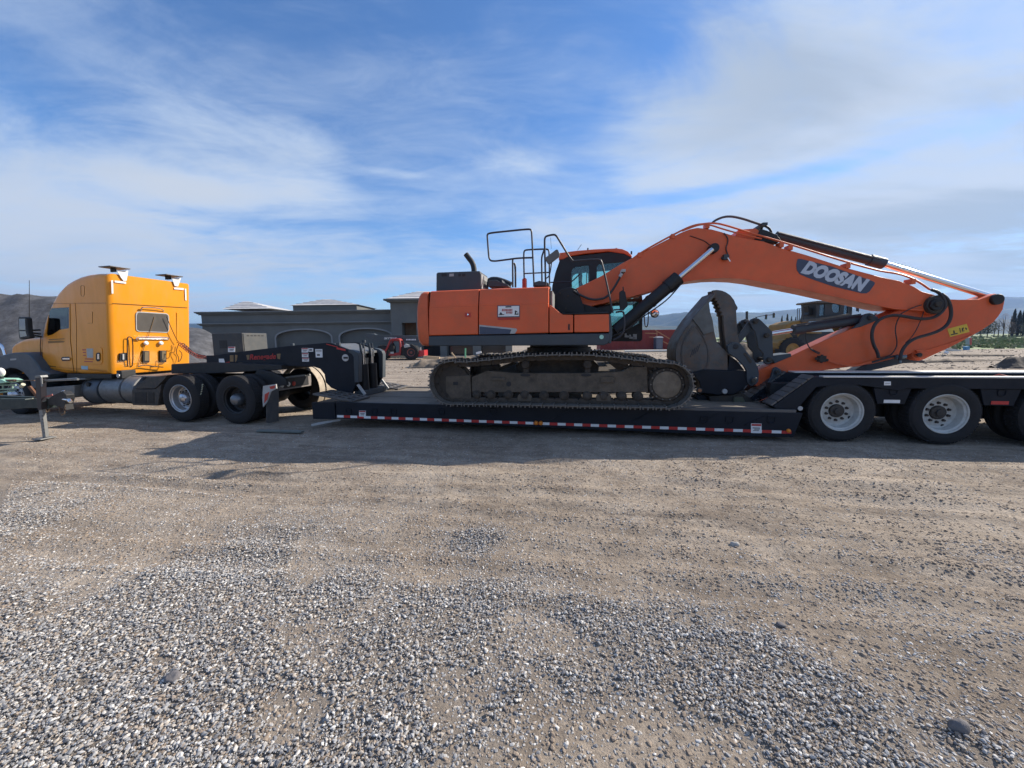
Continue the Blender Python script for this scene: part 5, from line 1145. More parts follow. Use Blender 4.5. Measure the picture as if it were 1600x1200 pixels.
# lamps on the top edge
for q in ((860, 236), (1150, 232), (1310, 214)):
    p = WF.pt(*GP([q])[0], GY0 if q[0] < 1200 else GY1); m = MB(); m.box(p.x-.04, p.x+.04, p.y, p.y+.06, p.z-.03, p.z+.035); m.build('top_lug', SLATE, TL, .005)
# hydraulic power pack on the neck: dark box, right end coloured paler for the sun on it
py0 = .75; a, b = WF.pt(333.5, 553, py0), WF.pt(377.5, 520, py0); yE = py0
for yy in np.arange(.8, 3.2, .02):
    if topx(Vector((b.x, yy, 1.7)))[0] > 417: yE = yy; break
m = MB(); m.box(a.x, b.x, py0, yE, a.z-.06, b.z); pp = m.build('power_pack', mat('dark power pack', (.035, .038, .042), .5, 0, .15, 3, .3), TL, .015)
m = MB(); m.box(b.x+.001, b.x+.012, py0+.03, yE-.02, a.z+.02, b.z-.015); m.build('end_panel', mat('sunlit pack end', (.065, .068, .068), .55, 0, .08, 3, .3, (.2, .18, .15)), pp, .004)
for i in range(5): y = py0+.12+i*(yE-py0-.2)/5; m = MB(); m.box(b.x+.0125, b.x+.016, y, y+(yE-py0)*.09, b.z-.075, b.z-.045); m.build('vent_slot', LINING, pp)
p = WF.pt(349, 538, py0); m = MB(); m.box(p.x-.10, p.x+.10, py0-.006, py0, p.z-.09, p.z+.09); m.build('access_hatch', BLACK, pp)
label(WF, GP([(465, 250), (507, 250), (507, 280), (465, 280)]), py0-.008, BITS, pp)
# ---- rear bogie
ZR = 1.035
xb = WF.pt(1276, 586, 0).x
for y0, y1, lab in ((.02, .34, 'near rear frame beam'), (.86, 1.18, 'middle rear frame beam'), (2.18, 2.5, 'far rear frame beam')):
    m = MB(); prof = [(xb-.03, ZR), (9.5, ZR), (9.5, ZR-.17), (5.0, ZR-.17), (4.92, ZR-.21), (4.86, ZR-.2), (4.2, ZR-.10), (3.75, ZR-.16), (3.56, .60), (3.50, .50), (3.18, .515), (3.14, .56)]
    if y0 > 2: prof = [(a, min(b, .90)) for a, b in prof]
    m.poly(prof, y0, y1); m.build('rear_beam', DKBLUE, TL, .01, label=lab)
    if y0 > 2: continue
    m = MB(); m.box(xb+.1, 9.5, y0-.02, y0+.10 if y0 < .5 else y0+.30, ZR, ZR+.022); m.build('top_rail', mat('polished sunlit rail', (.72, .70, .66), .5, .25, .10, 3, .2, (.4, .36, .3)), TL, .004)  # near-white colour carries the sun on the polished rail tops
    # climbing cleats on the slope
    A = Vector((3.12, 0, .555)); B = Vector((xb-.02, 0, ZR+.01))
    for k in range(7):
        p = A+(B-A)*(k/7); q = A+(B-A)*((k+.9)/7); m = MB(); m.add([(p.x, y0+.0, p.z+.005), (q.x, y0+.0, q.z+.005), (q.x, y0+.32, q.z+.005), (p.x, y0+.32, p.z+.005), (p.x-.01, y0, p.z+.03), (q.x-.01, y0, q.z+.03), (q.x-.01, y0+.32, q.z+.03), (p.x-.01, y0+.32, p.z+.03)], [(3, 2, 1, 0), (4, 5, 6, 7), (0, 1, 5, 4), (1, 2, 6, 5), (2, 3, 7, 6), (3, 0, 4, 7)]); m.build('climbing_cleat', DECKT, TL, .004)
    p = WF.pt(1250, 638, y0); m = MB(); m.disc((p.x, y0-.006, p.z), .036, .014, 18); m.build('frame_pin', LGREY, TL)
m = MB(); m.box(xb+.3, 9.5, .35, 2.17, ZR-.25, ZR-.12); m.build('bogie_deck', BLACK, TL)
for A, B in (((3.16, .55, .53), (3.75, .55, ZR-.2)), ((3.16, .70, .53), (3.75, .70, ZR-.2))):
    m = MB(); m.bar(A, B, .04, .05); m.build('air_ram', CHROME, TL)
m = MB(); m.box(3.25, 3.9, .65, 1.88, .3, .62); m.build('bogie_crossbeam', DKBLUE, TL, .01)
WX = [4.136, 5.54, 6.944, 8.348]
for i, x in enumerate(WX[:-1]):
    xm = x+.70
    m = MB(); m.poly([(xm-.27, ZR-.17), (xm+.24, ZR-.17), (xm+.17, ZR-.42), (xm-.20, ZR-.42)], .04, .08); hg = m.build('suspension_hanger', DKBLUE, TL, .006)
    m = MB(); m.box(xm-.12, xm+.10, .034, .0395, ZR-.40, ZR-.35); m.build('reflector_strip', WHITE if i == 0 else REDT, hg, 0, 0)
    m = MB(); n = 14; c = Vector((xm, .035, ZR-.22)); m.tube([c+Vector((.05*math.cos(t), 0, .045*math.sin(t)-.01)) for t in [math.pi+math.pi*k/n for k in range(n+1)]]+[c+Vector((.05, 0, .04)), c+Vector((-.05, 0, .04))], .008, 6, True); m.build('tie_ring', DKBLUE, hg)
label(WF, [(1381.5, 596), (1392, 596), (1392, 602), (1381.5, 602)], .015, [(.15, .4, .85, .6, LGREY)], TL)
m = MB(); p = WF.pt(1567, 588, .3); m.tube([p+Vector((-.12, 0, 0)), p+Vector((-.05, 0, .03)), p+Vector((.05, 0, .0)), p+Vector((.12, 0, -.02))], .012, 6); m.build('red_strap', REDP, TL)

def tyre_prof(R, w, ri=.295):
    s = R-ri
    p = [(ri, .030), (ri+.012, .010), (ri+s*.30, -.004), (ri+s*.55, -.008), (ri+s*.80, .002), (R-.022, .016), (R-.006, .030), (R, .045)]
    gr = [.27, .42, .58, .73]
    for g_ in gr: a = w*g_; p += [(R, a-.009), (R-.012, a-.006), (R-.012, a+.006), (R, a+.009)]
    q = [(r, w-a) for r, a in reversed(p[:8])]
    return p+q
def wheel(par, fr, x, yf, R, w, style, lab=None, dual=True, side=1, zg=0.):
    c = fr.W((x, yf, R+zg)); h = holder('wheel', par, c, lab)
    for k in range(2 if dual else 1):
        m = MB(fr); pr_ = tyre_prof(R, w); off = yf+side*k*(w+.075); m.lathe([(r, off-yf if 0 else (a*side)) for r, a in pr_], (x, off, R+zg), 56); m.build('tyre', RUBBER, h, 0, 30)
        if k == 0:
            tr_ = MB(fr)      # shoulder blocks of the tread
            nb = 60
            for b in range(nb):
                t = 2*math.pi*b/nb; u = Vector((math.cos(t), 0, math.sin(t))); v = Vector((-math.sin(t), 0, math.cos(t))); cc = Vector((x, off, R+zg))+u*(R-.004)
                a0 = cc+Vector((0, side*.022, 0)); tr_.add([a0-v*.016-u*.03, a0+v*.016-u*.03, a0+v*.016+u*.006, a0-v*.016+u*.006]+[q+Vector((0, side*(w-.044), 0)) for q in (a0-v*.016-u*.03, a0+v*.016-u*.03, a0+v*.016+u*.006, a0-v*.016+u*.006)], [(0, 1, 2, 3), (7, 6, 5, 4), (2, 3, 7, 6), (0, 4, 7, 3), (1, 2, 6, 5)])
            tr_.build('tread_blocks', RUBBER, h, 0, 0)
    rm = {'white': WHITEP, 'alu': ALU, 'dark': BLACK, 'steer': ALU}[style]
    dd = .165 if style != 'steer' else .03
    m = MB(fr); S = lambda L_: [(r, a*side) for r, a in L_]
    m.lathe(S([(.305, .034), (.307, .006), (.300, .002), (.288, .008), (.284, .03), (.262, .045), (.256, .10), (.250, dd-.015), (.215, dd), (.19, dd-.008), (.11, dd-.008)]), (x, yf, R+zg), 48); m.lathe(S([(.288, .2), (.307, .045)]), (x, yf, R+zg), 48); m.build('rim', rm, h, 0, 30)
    m = MB(fr)
    if style == 'white': m.lathe(S([(.108, dd-.006), (.106, dd-.035), (.098, dd-.045), (.055, dd-.048), (.052, dd-.075), (0, dd-.078)]), (x, yf, R+zg), 28); hm = mat('greasy dark hub', (.045, .042, .04), .6, .2, .2, 9, .4)
    elif style == 'dark': m.lathe(S([(.14, dd-.006), (.13, .05), (.12, .03), (.10, -.01), (.06, -.03), (0, -.035)]), (x, yf, R+zg), 28); hm = mat('grey hub cap', (.16, .17, .185), .35, .6, .1, 9)
    else: m.lathe(S([(.13, dd-.006), (.125, dd-.03), (.115, dd-.09), (.09, dd-.125), (.045, dd-.145), (0, dd-.15)]), (x, yf, R+zg), 28); hm = mat('bright hub cap', (.45, .46, .5), .22, .9, .05, 5)
    m.build('hub', hm, h, 0, 30)
    nm = raw_mesh(MB().lathe([(.019, -.026), (.019, .0), (.023, .002), (.023, .01)], (0, 0, 0), 8, cap=True), 'wheel_nut', mat('dark rusty nut', (.05, .042, .038), .6, .3)) if 'NUT' not in globals() else globals()['NUT']
    globals()['NUT'] = nm
    base = wloc(h)
    for k in range(10):
        t = 2*math.pi*(k+.5)/10; o = bpy.data.objects.new('wheel_nut', nm); COL.objects.link(o); o.parent = h
        o.location = fr.W((x+.152*math.cos(t), yf+side*(dd-.012), R+zg+.152*math.sin(t)))-base; o.rotation_euler = (0, 0, math.atan2(fr.a.y, fr.a.x))
    nh = {'white': 2, 'alu': 8, 'dark': 0, 'steer': 10}[style]
    for k in range(nh):
        t = 2*math.pi*(k+.25)/nh if nh > 2 else (math.radians(-28 if x < 5 else -66)+math.pi*k)
        m = MB(fr); m.lathe([(.026, -.003), (.026, .003)], (x+.232*math.cos(t), yf+side*(dd-.005), R+zg+.232*math.sin(t)), 16, cap=True)
        m.build('hand_hole', LINING, h)
    return h
for x in WX[:3]:
    wheel(TL, WF, x, 0., .478, .245, 'white', 'white rimmed dual trailer wheel')
    wheel(TL, WF, x, 2.5, .478, .245, 'white', 'far side dual trailer wheel', side=-1)
    m = MB(); m.cyl((x, .3, .47), (x, 2.2, .47), .065, n=14); m.build('axle', BLACK, TL)

m = MB(); m.box(3.35, 9.5, .62, .80, .30, ZR-.16); m.box(3.35, 9.5, 1.7, 1.88, .30, ZR-.16); m.build('bogie_frame', BLACK, TL, .01)
for x in WX[:3]:
    m = MB(); m.lathe([(.13, 0), (.15, .03), (.15, .22), (.12, .25)], (x+.42, .72, .45), 20, axis=(0, 0, 1), cap=True); m.build('air_spring', BLACK, TL)

# ================================================================== yellow tractor unit
psi = math.radians(3)
TP0 = WF.W(WF.pt(323, 623, .05)); TP0.z = 0
TF = Frame(TP0, (math.cos(psi), -math.sin(psi), 0), (math.sin(psi), math.cos(psi), 0))
TK = thing('semi_truck', 'yellow sleeper cab semi truck coupled in front of the black gooseneck', 'truck', TF.W((-3, 1.1, 0)))
WC = .16
tp = lambda px, py, w=WC: TF.pt(px, py, w)
CR1 = lambda q: [(a/4, 400+b/4) for a, b in q]
rb, rt = tp(172, 583), tp(168, 429)
wfar = TF.px_at_s(297.5, 566, rb.x).y
def rear(px, py, off=0.):      # a point on the (slightly leaning) rear wall
    A = TF.W(rb); Bq = TF.W(rt); u = (Bq-A).normalized(); nn = TF.n.cross(u).normalized()
    if nn.dot(TF.a) < 0: nn = -nn
    A = A+nn*off; d = CF*FPX + CR*(px-800) - CU*(py-600); t = (A-CAM).dot(nn)/d.dot(nn); return TF.loc(CAM+d*t)
body = CR1([(668, 106), (600, 107), (540, 114), (490, 127), (445, 148), (405, 172), (375, 202), (350, 232), (328, 268), (310, 305), (296, 340), (280, 380), (268, 420), (258, 470), (252, 520), (250, 700), (262, 712), (400, 735), (480, 736), (500, 742), (688, 742), (690, 733)])
m = MB(TF); m.rounded([(q.x, q.z) for q in (tp(*b_) for b_ in body)], WC, wfar, .11); cab = m.build('cab_body', AMBER, TK, 0)
side_win = CR1([(318, 326), (432, 320), (431, 452), (372, 462), (330, 490), (296, 500), (288, 488), (296, 410), (303, 352)])
cavb = MB(TF); a = tp(*CR1([(268, 480)])[0]); b = tp(*CR1([(470, 690)])[0]); zt_ = tp(*CR1([(400, 312)])[0]).z
cavb.box(a.x+.12, b.x, WC+.05, wfar-.05, b.z, zt_)
cw = MB(TF); cw.prism(side_win, WC-.4, wfar+.4, WC)
carve(cab, [cavb, cw])
base_ = None
# dark inner lining boxes: seat backs and far frame so that the pane looks into a cab
m = MB(TF); m.box(b.x-.12, b.x-.01, WC+.06, wfar-.06, b.z+.05, zt_-.02); m.build('cab_lining', LINING, cab)
for y in (WC+.12, wfar-.62): m = MB(TF); m.box(b.x-.62, b.x-.42, y, y+.45, b.z+.1, tp(*CR1([(380, 440)])[0]).z); m.build('seat', LINING, cab, .05)
m = MB(TF); m.prism(side_win, WC+.012, WC+.016, WC); m.build('window_pane', DGLASS, cab, 0, 0)
SEAM = mat('door seam shadow gap', (.10, .05, .01), .8, 0, .05)
def seam(px, w=WC-.0015, r=.006, mt=SEAM, name='panel_seam', par=None):
    m = MB(TF); pts_ = [tp(a_, b_, w) for a_, b_ in px]
    for p, q in zip(pts_[:-1], pts_[1:]): m.bar(p, q, .004, r*2, (0, 1, 0))
    return m.build(name, mt, par or cab, 0, 0)
seam(CR1([(300, 302), (345, 297), (470, 295), (664, 294)])); seam(CR1([(438, 300), (440, 520), (452, 640), (462, 728)])); seam(CR1([(470, 296), (478, 420), (478, 560), (480, 735)]), r=.004)
seam(CR1([(505, 190), (512, 184), (524, 186), (528, 195), (528, 240), (522, 252), (510, 250), (506, 240), (505, 190)]), r=.003); seam(CR1([(575, 348), (578, 350), (578, 420), (550, 420)]), r=.004)
seam(CR1([(256, 500), (252, 560), (256, 640), (262, 700)]), r=.008); seam(CR1([(264, 505), (262, 600), (268, 640), (300, 700), (450, 720)]), r=.003)
# sleeper locker door with its handle and print
m = MB(TF); m.prism(CR1([(515, 568), (625, 568), (637, 580), (640, 665), (630, 676), (520, 676), (508, 665), (506, 580)]), WC-.012, WC-.001, WC-.01); ld = m.build('locker_door', AMBER, TK, .006)
m = MB(TF); m.prism(CR1([(600, 612), (607, 604), (620, 604), (626, 612), (626, 648), (618, 658), (606, 658), (600, 648)]), WC-.024, WC-.0125, WC-.02); m.build('locker_handle', BLACK, ld, .003); m = MB(TF); m.prism(CR1([(608, 612), (620, 612), (620, 645), (608, 645)]), WC-.032, WC-.0245, WC-.03); m.build('handle_grip', CHROME, ld, .003)
for q, mt in (([(540, 578), (582, 578), (582, 636), (544, 636)], LGREY), ([(514, 583), (536, 583), (536, 590), (514, 590)], REDI), ([(518, 600), (536, 600), (536, 606), (518, 606)], REDI), ([(520, 618), (536, 618), (536, 624), (520, 624)], REDI), ([(530, 640), (585, 642), (585, 648), (530, 646)], REDI), ([(526, 656), (580, 658), (580, 664), (526, 662)], REDI)):
    m = MB(TF); m.prism(CR1(q), WC-.0145, WC-.0125, WC-.014); m.build('print', mt, ld, 0, 0)
m = MB(TF); m.prism(CR1([(508, 686), (550, 688), (550, 710), (510, 708)]), WC-.003, WC-.0005, WC); m.build('sticker', mat('pale blue sticker', (.30, .48, .58), .5), cab, 0, 0)
for q in ([(305, 520), (400, 515), (404, 520), (308, 527)], [(300, 532), (340, 530), (380, 528), (405, 532), (398, 540), (302, 546)]): m = MB(TF); m.prism(CR1(q), WC-.003, WC-.0005, WC); m.build('print', mat('faint brown lettering', (.25, .13, .03), .6), cab, 0, 0)
m = MB(TF); m.prism(CR1([(385, 640), (392, 630), (432, 630), (442, 640), (438, 654), (392, 656)]), WC-.012, WC-.0005, WC); dh = m.build('door_handle', BLACK, TK, .003); m = MB(TF); m.prism(CR1([(392, 637), (438, 637), (438, 648), (394, 648)]), WC-.03, WC-.0125, WC-.02); m.build('handle_grip', CHROME, dh, .004)
m = MB(TF); m.prism(CR1([(300, 684), (350, 690), (352, 694), (300, 689)]), WC-.003, WC-.0005, WC); m.build('print', SEAM, cab, 0, 0)
# rear wall equipment
def rquad(pxs, name, mt, th=.02, par=None, bev=.003):
    P = [rear(a_, b_, .002) for a_, b_ in pxs]; Q = [rear(a_, b_, .002+th) for a_, b_ in pxs]
    # keep the outline the same on both faces
    nn = (rear(230, 500, .1)-rear(230, 500, 0)); d = (TF.W(rear(230, 500, 1))-TF.W(rear(230, 500, 0)))
    A = TF.W(rb); Bq = TF.W(rt); u = (Bq-A).normalized(); nv = TF.n.cross(u).normalized(); nv = nv if nv.dot(TF.a) > 0 else -nv
    m = MB(TF); k = len(P); off = TF.loc(TF.o+nv*th); m.add(P+[p+off for p in P], [tuple(range(k)), tuple(range(2*k-1, k-1, -1))]+[(i, i+k, (i+1) % k+k, (i+1) % k) for i in range(k)])
    return m.build(name, mt, par or TK, bev)
def rtube(pxs, off, r, name, mt, par=None, closed=False):
    m = MB(TF); n = len(pxs); of = off if isinstance(off, list) else [off]*n; m.tube([rear(a_, b_, o_) for (a_, b_), o_ in zip(pxs, of)], r, 8, closed, 1); return m.build(name, mt, par or TK)
rw = rquad(CR1([(862, 347), (1038, 358), (1050, 366), (1055, 378), (1056, 462), (1050, 476), (1040, 480), (866, 473), (852, 466), (848, 455), (847, 366), (852, 352)]), 'rear_window_frame', LGREY, .012)
rquad(CR1([(866, 352), (1036, 363), (1047, 370), (1050, 380), (1051, 460), (1046, 471), (1038, 474), (870, 468), (858, 462), (854, 452), (853, 370), (858, 356)]), 'rear_window', mat('dusty dark rear glass', (.085, .078, .070), .3, 0, .12, 2, .4, (.12, .10, .08)), .016, rw)
rtube(CR1([(884, 342), (880, 330), (895, 318), (1000, 327), (1015, 333), (1024, 346)]), [0.0, .05, .06, .06, .05, 0.0], .012, 'grab_handle', CHROME)
rtube(CR1([(862, 532), (850, 520), (858, 507), (1040, 508), (1056, 513), (1050, 525)]), [0.0, .05, .06, .06, .05, 0.0], .014, 'grab_handle', CHROME)
rtube(CR1([(800, 690), (796, 680), (795, 520), (800, 506), (815, 505), (830, 518), (831, 680), (815, 695)]), [0.0]+[.06]*6+[0.0], .011, 'grab_handle', BLACK)
rtube(CR1([(865, 518), (1050, 519)]), .03, .016, 'light_bar', ALU)
for x_ in (909, 1003):
    p = rear(x_/4, 400+545/4, .03); m = MB(TF); m.lathe([(.0, .055), (.035, .05), (.052, .03), (.045, .0), (.02, -.03)], p, 18, axis=(1, 0, .1)); m.build('work_lamp', mat('lamp glass', (.75, .75, .72), .15, 0, .02), TK)
for x0, x1, y0, y1 in ((884, 926, 592, 665), (992, 1032, 590, 662)):
    v = rquad(CR1([(x0, y0), (x1, y0+1), (x1, y1), (x0, y1)]), 'vent_box', BLACK, .05, None, .008); rquad(CR1([(x0+10, y0+4), (x1-6, y0+4), (x1-6, y1-12), (x0+10, y1-12)]), 'vent_face', mat('dusty brown vent', (.16, .12, .07), .8), .056, v)
bx = rquad(CR1([(742, 608), (785, 604), (784, 652), (738, 655)]), 'coupling_bracket', BLACK, .05); rquad(CR1([(752, 612), (762, 611), (762, 645), (752, 645)]), 'coupling_plate', LGREY, .075, bx)
rquad(CR1([(694, 152), (706, 152), (709, 235), (697, 235)]), 'reflector_strip', WHITE, .004); rquad(CR1([(716, 153), (788, 161), (788, 174), (716, 165)]), 'reflector_strip', WHITE, .004)
rquad(CR1([(1088, 196), (1148, 201), (1148, 213), (1088, 208)]), 'reflector_strip', WHITE, .004); rquad(CR1([(1154, 204), (1164, 205), (1166, 278), (1157, 276)]), 'reflector_strip', WHITE, .004)
rquad(CR1([(700, 294), (1172, 322), (1172, 325), (700, 297.5)]), 'panel_seam', SEAM, .002)
rquad(CR1([(1104, 352), (1116, 353), (1116, 530), (1104, 530)]), 'panel_rib', AMBER, .006)
# roof pads with their pale brackets
for (x0, x1, yt, off, q) in ((664, 802, 68, .1, [(728, 90), (800, 92), (790, 154), (770, 156), (752, 132)]), (1016, 1132, 116, .1, [(1072, 136), (1130, 138), (1112, 190), (1090, 188)])):
    br = rquad(CR1(q), 'roof_bracket', WHITE, .012)
    pA = rear(*CR1([(x0+4, yt+14)])[0], 0); pB = rear(*CR1([(x1-4, yt+20)])[0], 0); m = MB(TF)
    m.box(min(pA.x, pB.x)-.26, pB.x+.10, pA.y, pB.y, pB.z+.008, pB.z+.033); m.build('roof_pad', mat('grey roof pad', (.09, .09, .10), .4, .3), TK, .01)
    m = MB(TF); m.box(pA.x-.2, pA.x-.05, pA.y+.18, pB.y-.18, pB.z-.07, pB.z+.006); m.build('pad_foot', BLACK, TK, .005)
# hood, grille, fender
HW0, HW1 = WC+.14, wfar-.14
m = MB(TF); hp = CR1([(262, 505), (240, 508), (200, 511), (150, 516), (110, 522), (75, 535), (50, 550), (35, 568), (30, 600), (24, 660), (20, 720), (250, 720)]); m.prism([(a_-2, b_) for a_, b_ in hp], HW0, HW1, WC+.02); m.build('hood', AMBER, TK, .07, 35, 4)
fend = CR1([(-90, 700), (-70, 664), (-30, 636), (30, 616), (90, 604), (150, 602), (190, 614), (222, 650), (250, 690), (262, 712), (300, 724), (322, 738), (306, 752), (250, 830), (205, 830), (196, 790), (180, 760), (150, 728), (110, 706), (70, 700), (30, 712), (-5, 745), (-30, 800), (-45, 860), (-110, 870)])
m = MB(TF); m.prism(fend, -.02, .40, 0.); m.build('front_fender', mat('blue grey fender', (.050, .068, .088), .45, 0, .12, 2, .3, (.14, .13, .11)), TK, .03, 35, 3)
m = MB(TF); m.prism(fend, wfar-.1, wfar+.3, 0.); m.build('front_fender', MATS['blue grey fender'], TK, .03, 35, 3)
m = MB(TF); m.prism(CR1([(66, 642), (104, 640), (102, 650), (66, 653)]), -.026, -.0205, -.02); m.build('marker_lamp', LGREY, TK)
m = MB(TF); p = tp(-2, 562, .15); m.tube([tp(-6, 535, .1), tp(2, 540, .1), tp(6, 548, .1), tp(8, 556, .1)], .03, 8); m.build('bumper_edge', CHROME, TK)
m = MB(TF); fp = tp(-14, 600, .3); m.box(fp.x-.5, fp.x+.1, .15, wfar+.1, .35, 1.05); m.build('bumper', AMBER, TK, .05)
sx = TF.pt(25, 622, .06).x
wheel(TK, TF, sx, .06, .51, .28, 'steer', 'steer axle wheel under the blue grey fender', dual=False, zg=-.02); wheel(TK, TF, sx, wfar+.28, .51, .28, 'steer', 'far steer axle wheel', dual=False, side=-1, zg=-.02)
# windscreen
ws = MB(TF); A = [tp(*p) for p in CR1([(300, 335), (260, 490)])]; ws.add([(A[0].x-.03, WC+.1, A[0].z), (A[1].x-.03, WC+.1, A[1].z), (A[1].x-.03, wfar-.1, A[1].z), (A[0].x-.03, wfar-.1, A[0].z), (A[0].x-.01, WC+.1, A[0].z), (A[1].x-.01, WC+.1, A[1].z), (A[1].x-.01, wfar-.1, A[1].z), (A[0].x-.01, wfar-.1, A[0].z)], [(0, 1, 2, 3), (7, 6, 5, 4), (0, 4, 5, 1), (1, 5, 6, 2), (2, 6, 7, 3), (3, 7, 4, 0)]); ws.build('windscreen', DARKWIN, TK)
# mirror and aerial
MW = -.12
m = MB(TF); m.prism(CR1([(112, 384), (116, 380), (160, 381), (166, 390), (172, 470), (180, 492), (184, 512), (128, 522), (118, 516), (113, 470)]), MW, MW+.10, MW); mr = m.build('door_mirror', BLACK, TK, .02, 35, 3)
for q in ([(121, 392), (158, 392), (162, 462), (122, 462)], [(122, 470), (162, 470), (170, 500), (128, 508)]):
    m = MB(TF); pp_ = [TF.pt(a_, b_, MW) for a_, b_ in CR1(q)]; m.prism(CR1(q), MW-.006, MW-.001, MW); m.build('mirror_glass', mat('mirror glass', (.30, .27, .25), .05, 1, .02), mr)
for q in ([(168, 466), (250, 462)], [(172, 492), (240, 500), (256, 505)], [(190, 480), (250, 486)]): m = MB(TF); m.tube([TF.pt(*CR1([q[0]])[0], MW+.05)]+[TF.pt(*CR1([z_])[0], WC) for z_ in q[1:]], .022, 8); m.build('mirror_arm', BLACK, mr)
m = MB(TF); m.tube([TF.pt(45.8, 517, WC+.3), TF.pt(45.8, 438, WC+.3)], .009, 6, taper=.005); m.build('aerial', BLACK, TK)
# chassis
CW0, CW1 = .75, 1.7
m = MB(TF); m.box(sx-.8, 1.15, CW0, CW0+.09, .62, .92); m.box(sx-.8, 1.15, CW1-.09, CW1, .62, .92); m.build('chassis_rail', BLACK, TK, .005)
for x_ in (-4.2, -3.2, -2.0, -.7, .1, .7, 1.1): m = MB(TF); m.box(x_, x_+.08, CW0+.09, CW1-.09, .66, .88); m.build('cross_member', BLACK, TK)
m = MB(TF); m.box(rb.x-2.1, rb.x-.1, .5, wfar-.3, .60, 1.05); m.build('engine_bay_underside', BLACK, TK)
# side skirt, tanks, steps
a, b = tp(112, 588, .05), tp(62, 600, .05)
m = MB(TF); m.prism([(62, 594), (122, 591.5), (122, 594), (62, 597)], .02, .5, .02); m.build('step_rail', LGREY, TK, .006)
m = MB(TF); m.prism([(62, 606), (116, 602), (116, 620), (92, 624), (62, 624)], .03, .5, .03); m.build('battery_box', mat('dull grey box', (.20, .20, .195), .5, .3, .1, 4, .4), TK, .01)
m = MB(TF); m.prism([(100, 584), (170, 585), (170, 592), (100, 592)], .15, .6, .1); m.build('cab_sill', BLACK, TK, .01)
def tank(px0, px1, pyt, pyb, w, mt, bands, name='fuel_tank'):
    a_, b_ = tp(px0, (pyt+pyb)/2, w), tp(px1, (pyt+pyb)/2, w); zt2, zb2 = tp((px0+px1)/2, pyt, w+.15).z, tp((px0+px1)/2, pyb, w+.1).z; r = (zt2-zb2)/2*1.02; c = Vector((0, w+r, (zt2+zb2)/2))
    m = MB(TF); m.lathe([(r*.7, -.012), (r*.95, .0), (r, .03), (r, b_.x-a_.x-.03), (r*.95, b_.x-a_.x), (r*.7, b_.x-a_.x+.012)], (a_.x, c.y, c.z), 44, axis=(1, 0, 0), cap=True); t_ = m.build(name, mt, TK)
    for u in bands: m = MB(TF); m.lathe([(r+.002, 0), (r+.009, .004), (r+.009, .05), (r+.002, .054)], (a_.x+(b_.x-a_.x)*u, c.y, c.z), 44, axis=(1, 0, 0)); m.build('tank_strap', mat('dark strap', (.05, .05, .052), .5, .3), t_)
    return t_
tank(126, 149, 589, 632, .10, mat('blue grey tank', (.09, .105, .125), .4, .3, .1, 4, .4), [.02])
m = MB(TF); p = tp(136.5, 601, .1); m.lathe([(.05, -.03), (.05, .02)], (p.x, p.y+.03, p.z), 18, cap=True); m.build('filler_cap', BLACK, TK)
tank(152.5, 206, 588, 632, .10, ALUD, [.62])
m = MB(TF); m.prism([(229.5, 590), (262, 586), (258, 592), (243, 607), (212, 607)], .02, .5, .03); m.build('step_lid', mat('dusty black step', (.055, .052, .048), .7, 0, .15, 6, .5), TK, .008)
m = MB(TF); m.prism([(206, 609), (243, 608), (252, 600), (246, 634), (207, 633)], .03, .5, .03); sb = m.build('step_box', mat('dusty black box', (.05, .047, .044), .7, 0, .15, 6, .5), TK, .01)
m = MB(TF); m.prism([(211, 613), (229, 613), (229, 630), (211, 630)], .022, .031, .03); m.build('box_door', BLACK, sb, .003); m = MB(TF); m.prism([(232, 613), (241, 613), (241, 630), (232, 630)], .022, .031, .03); m.build('box_door', BLACK, sb, .003)
m = MB(TF); m.box(rb.x+.35, rb.x+1.45, .35, wfar-.2, .935, .965); m.build('deck_plate', mat('checker plate', (.30, .30, .30), .4, .7, .15, 6, .4), TK, .004)
m = MB(TF); m.box(rb.x+.12, rb.x+.28, .2, .5, .90, 1.10); m.build('air_valve_box', BLACK, TK, .02); m = MB(TF); m.cyl((rb.x+.2, .18, .98), (rb.x+.2, .24, .98), .05); m.build('air_gauge', ALU, TK)
# fifth wheel and the flat coupling frame under the gooseneck
m = MB(TF); m.prism([(267, 569), (330, 566), (440, 570), (440, 578), (330, 584), (267, 584)], .55, 1.9, .55); m.build('fifth_wheel', BLACK, TK, .02)
# drive axles
for x_, st in (((TF.pt(281, 622, 0).x), 'alu'), ((TF.pt(366, 624, 0).x), 'dark')):
    wheel(TK, TF, x_, 0., .512, .26, st, 'near drive wheels with silver rim' if st == 'alu' else 'rear near drive wheel with black rim', zg=.0); wheel(TK, TF, x_, 2.42, .512, .26, 'alu', 'far drive wheels', side=-1, zg=.0)
    m = MB(TF); m.cyl((x_, .3, .5), (x_, 2.1, .5), .08, n=14); m.ball((x_, 1.2, .5), .2, 14); m.build('drive_axle', BLACK, TK)
# pale paint mark on the tread
for x_, q in ((TF.pt(281, 622, 0).x, 0), ):
    for k in range(5): t = math.radians(10+k*5.5); m = MB(TF); c = Vector((x_+.514*math.cos(t), .06+.028*k, .512+.514*math.sin(t))); m.bar(c-Vector((0, .010, .0)), c+Vector((.003, .012, .03)), .03, .012); m.build('chalk_mark', mat('pale yellow marking', (.45, .42, .28), .8), TK, 0, 0)
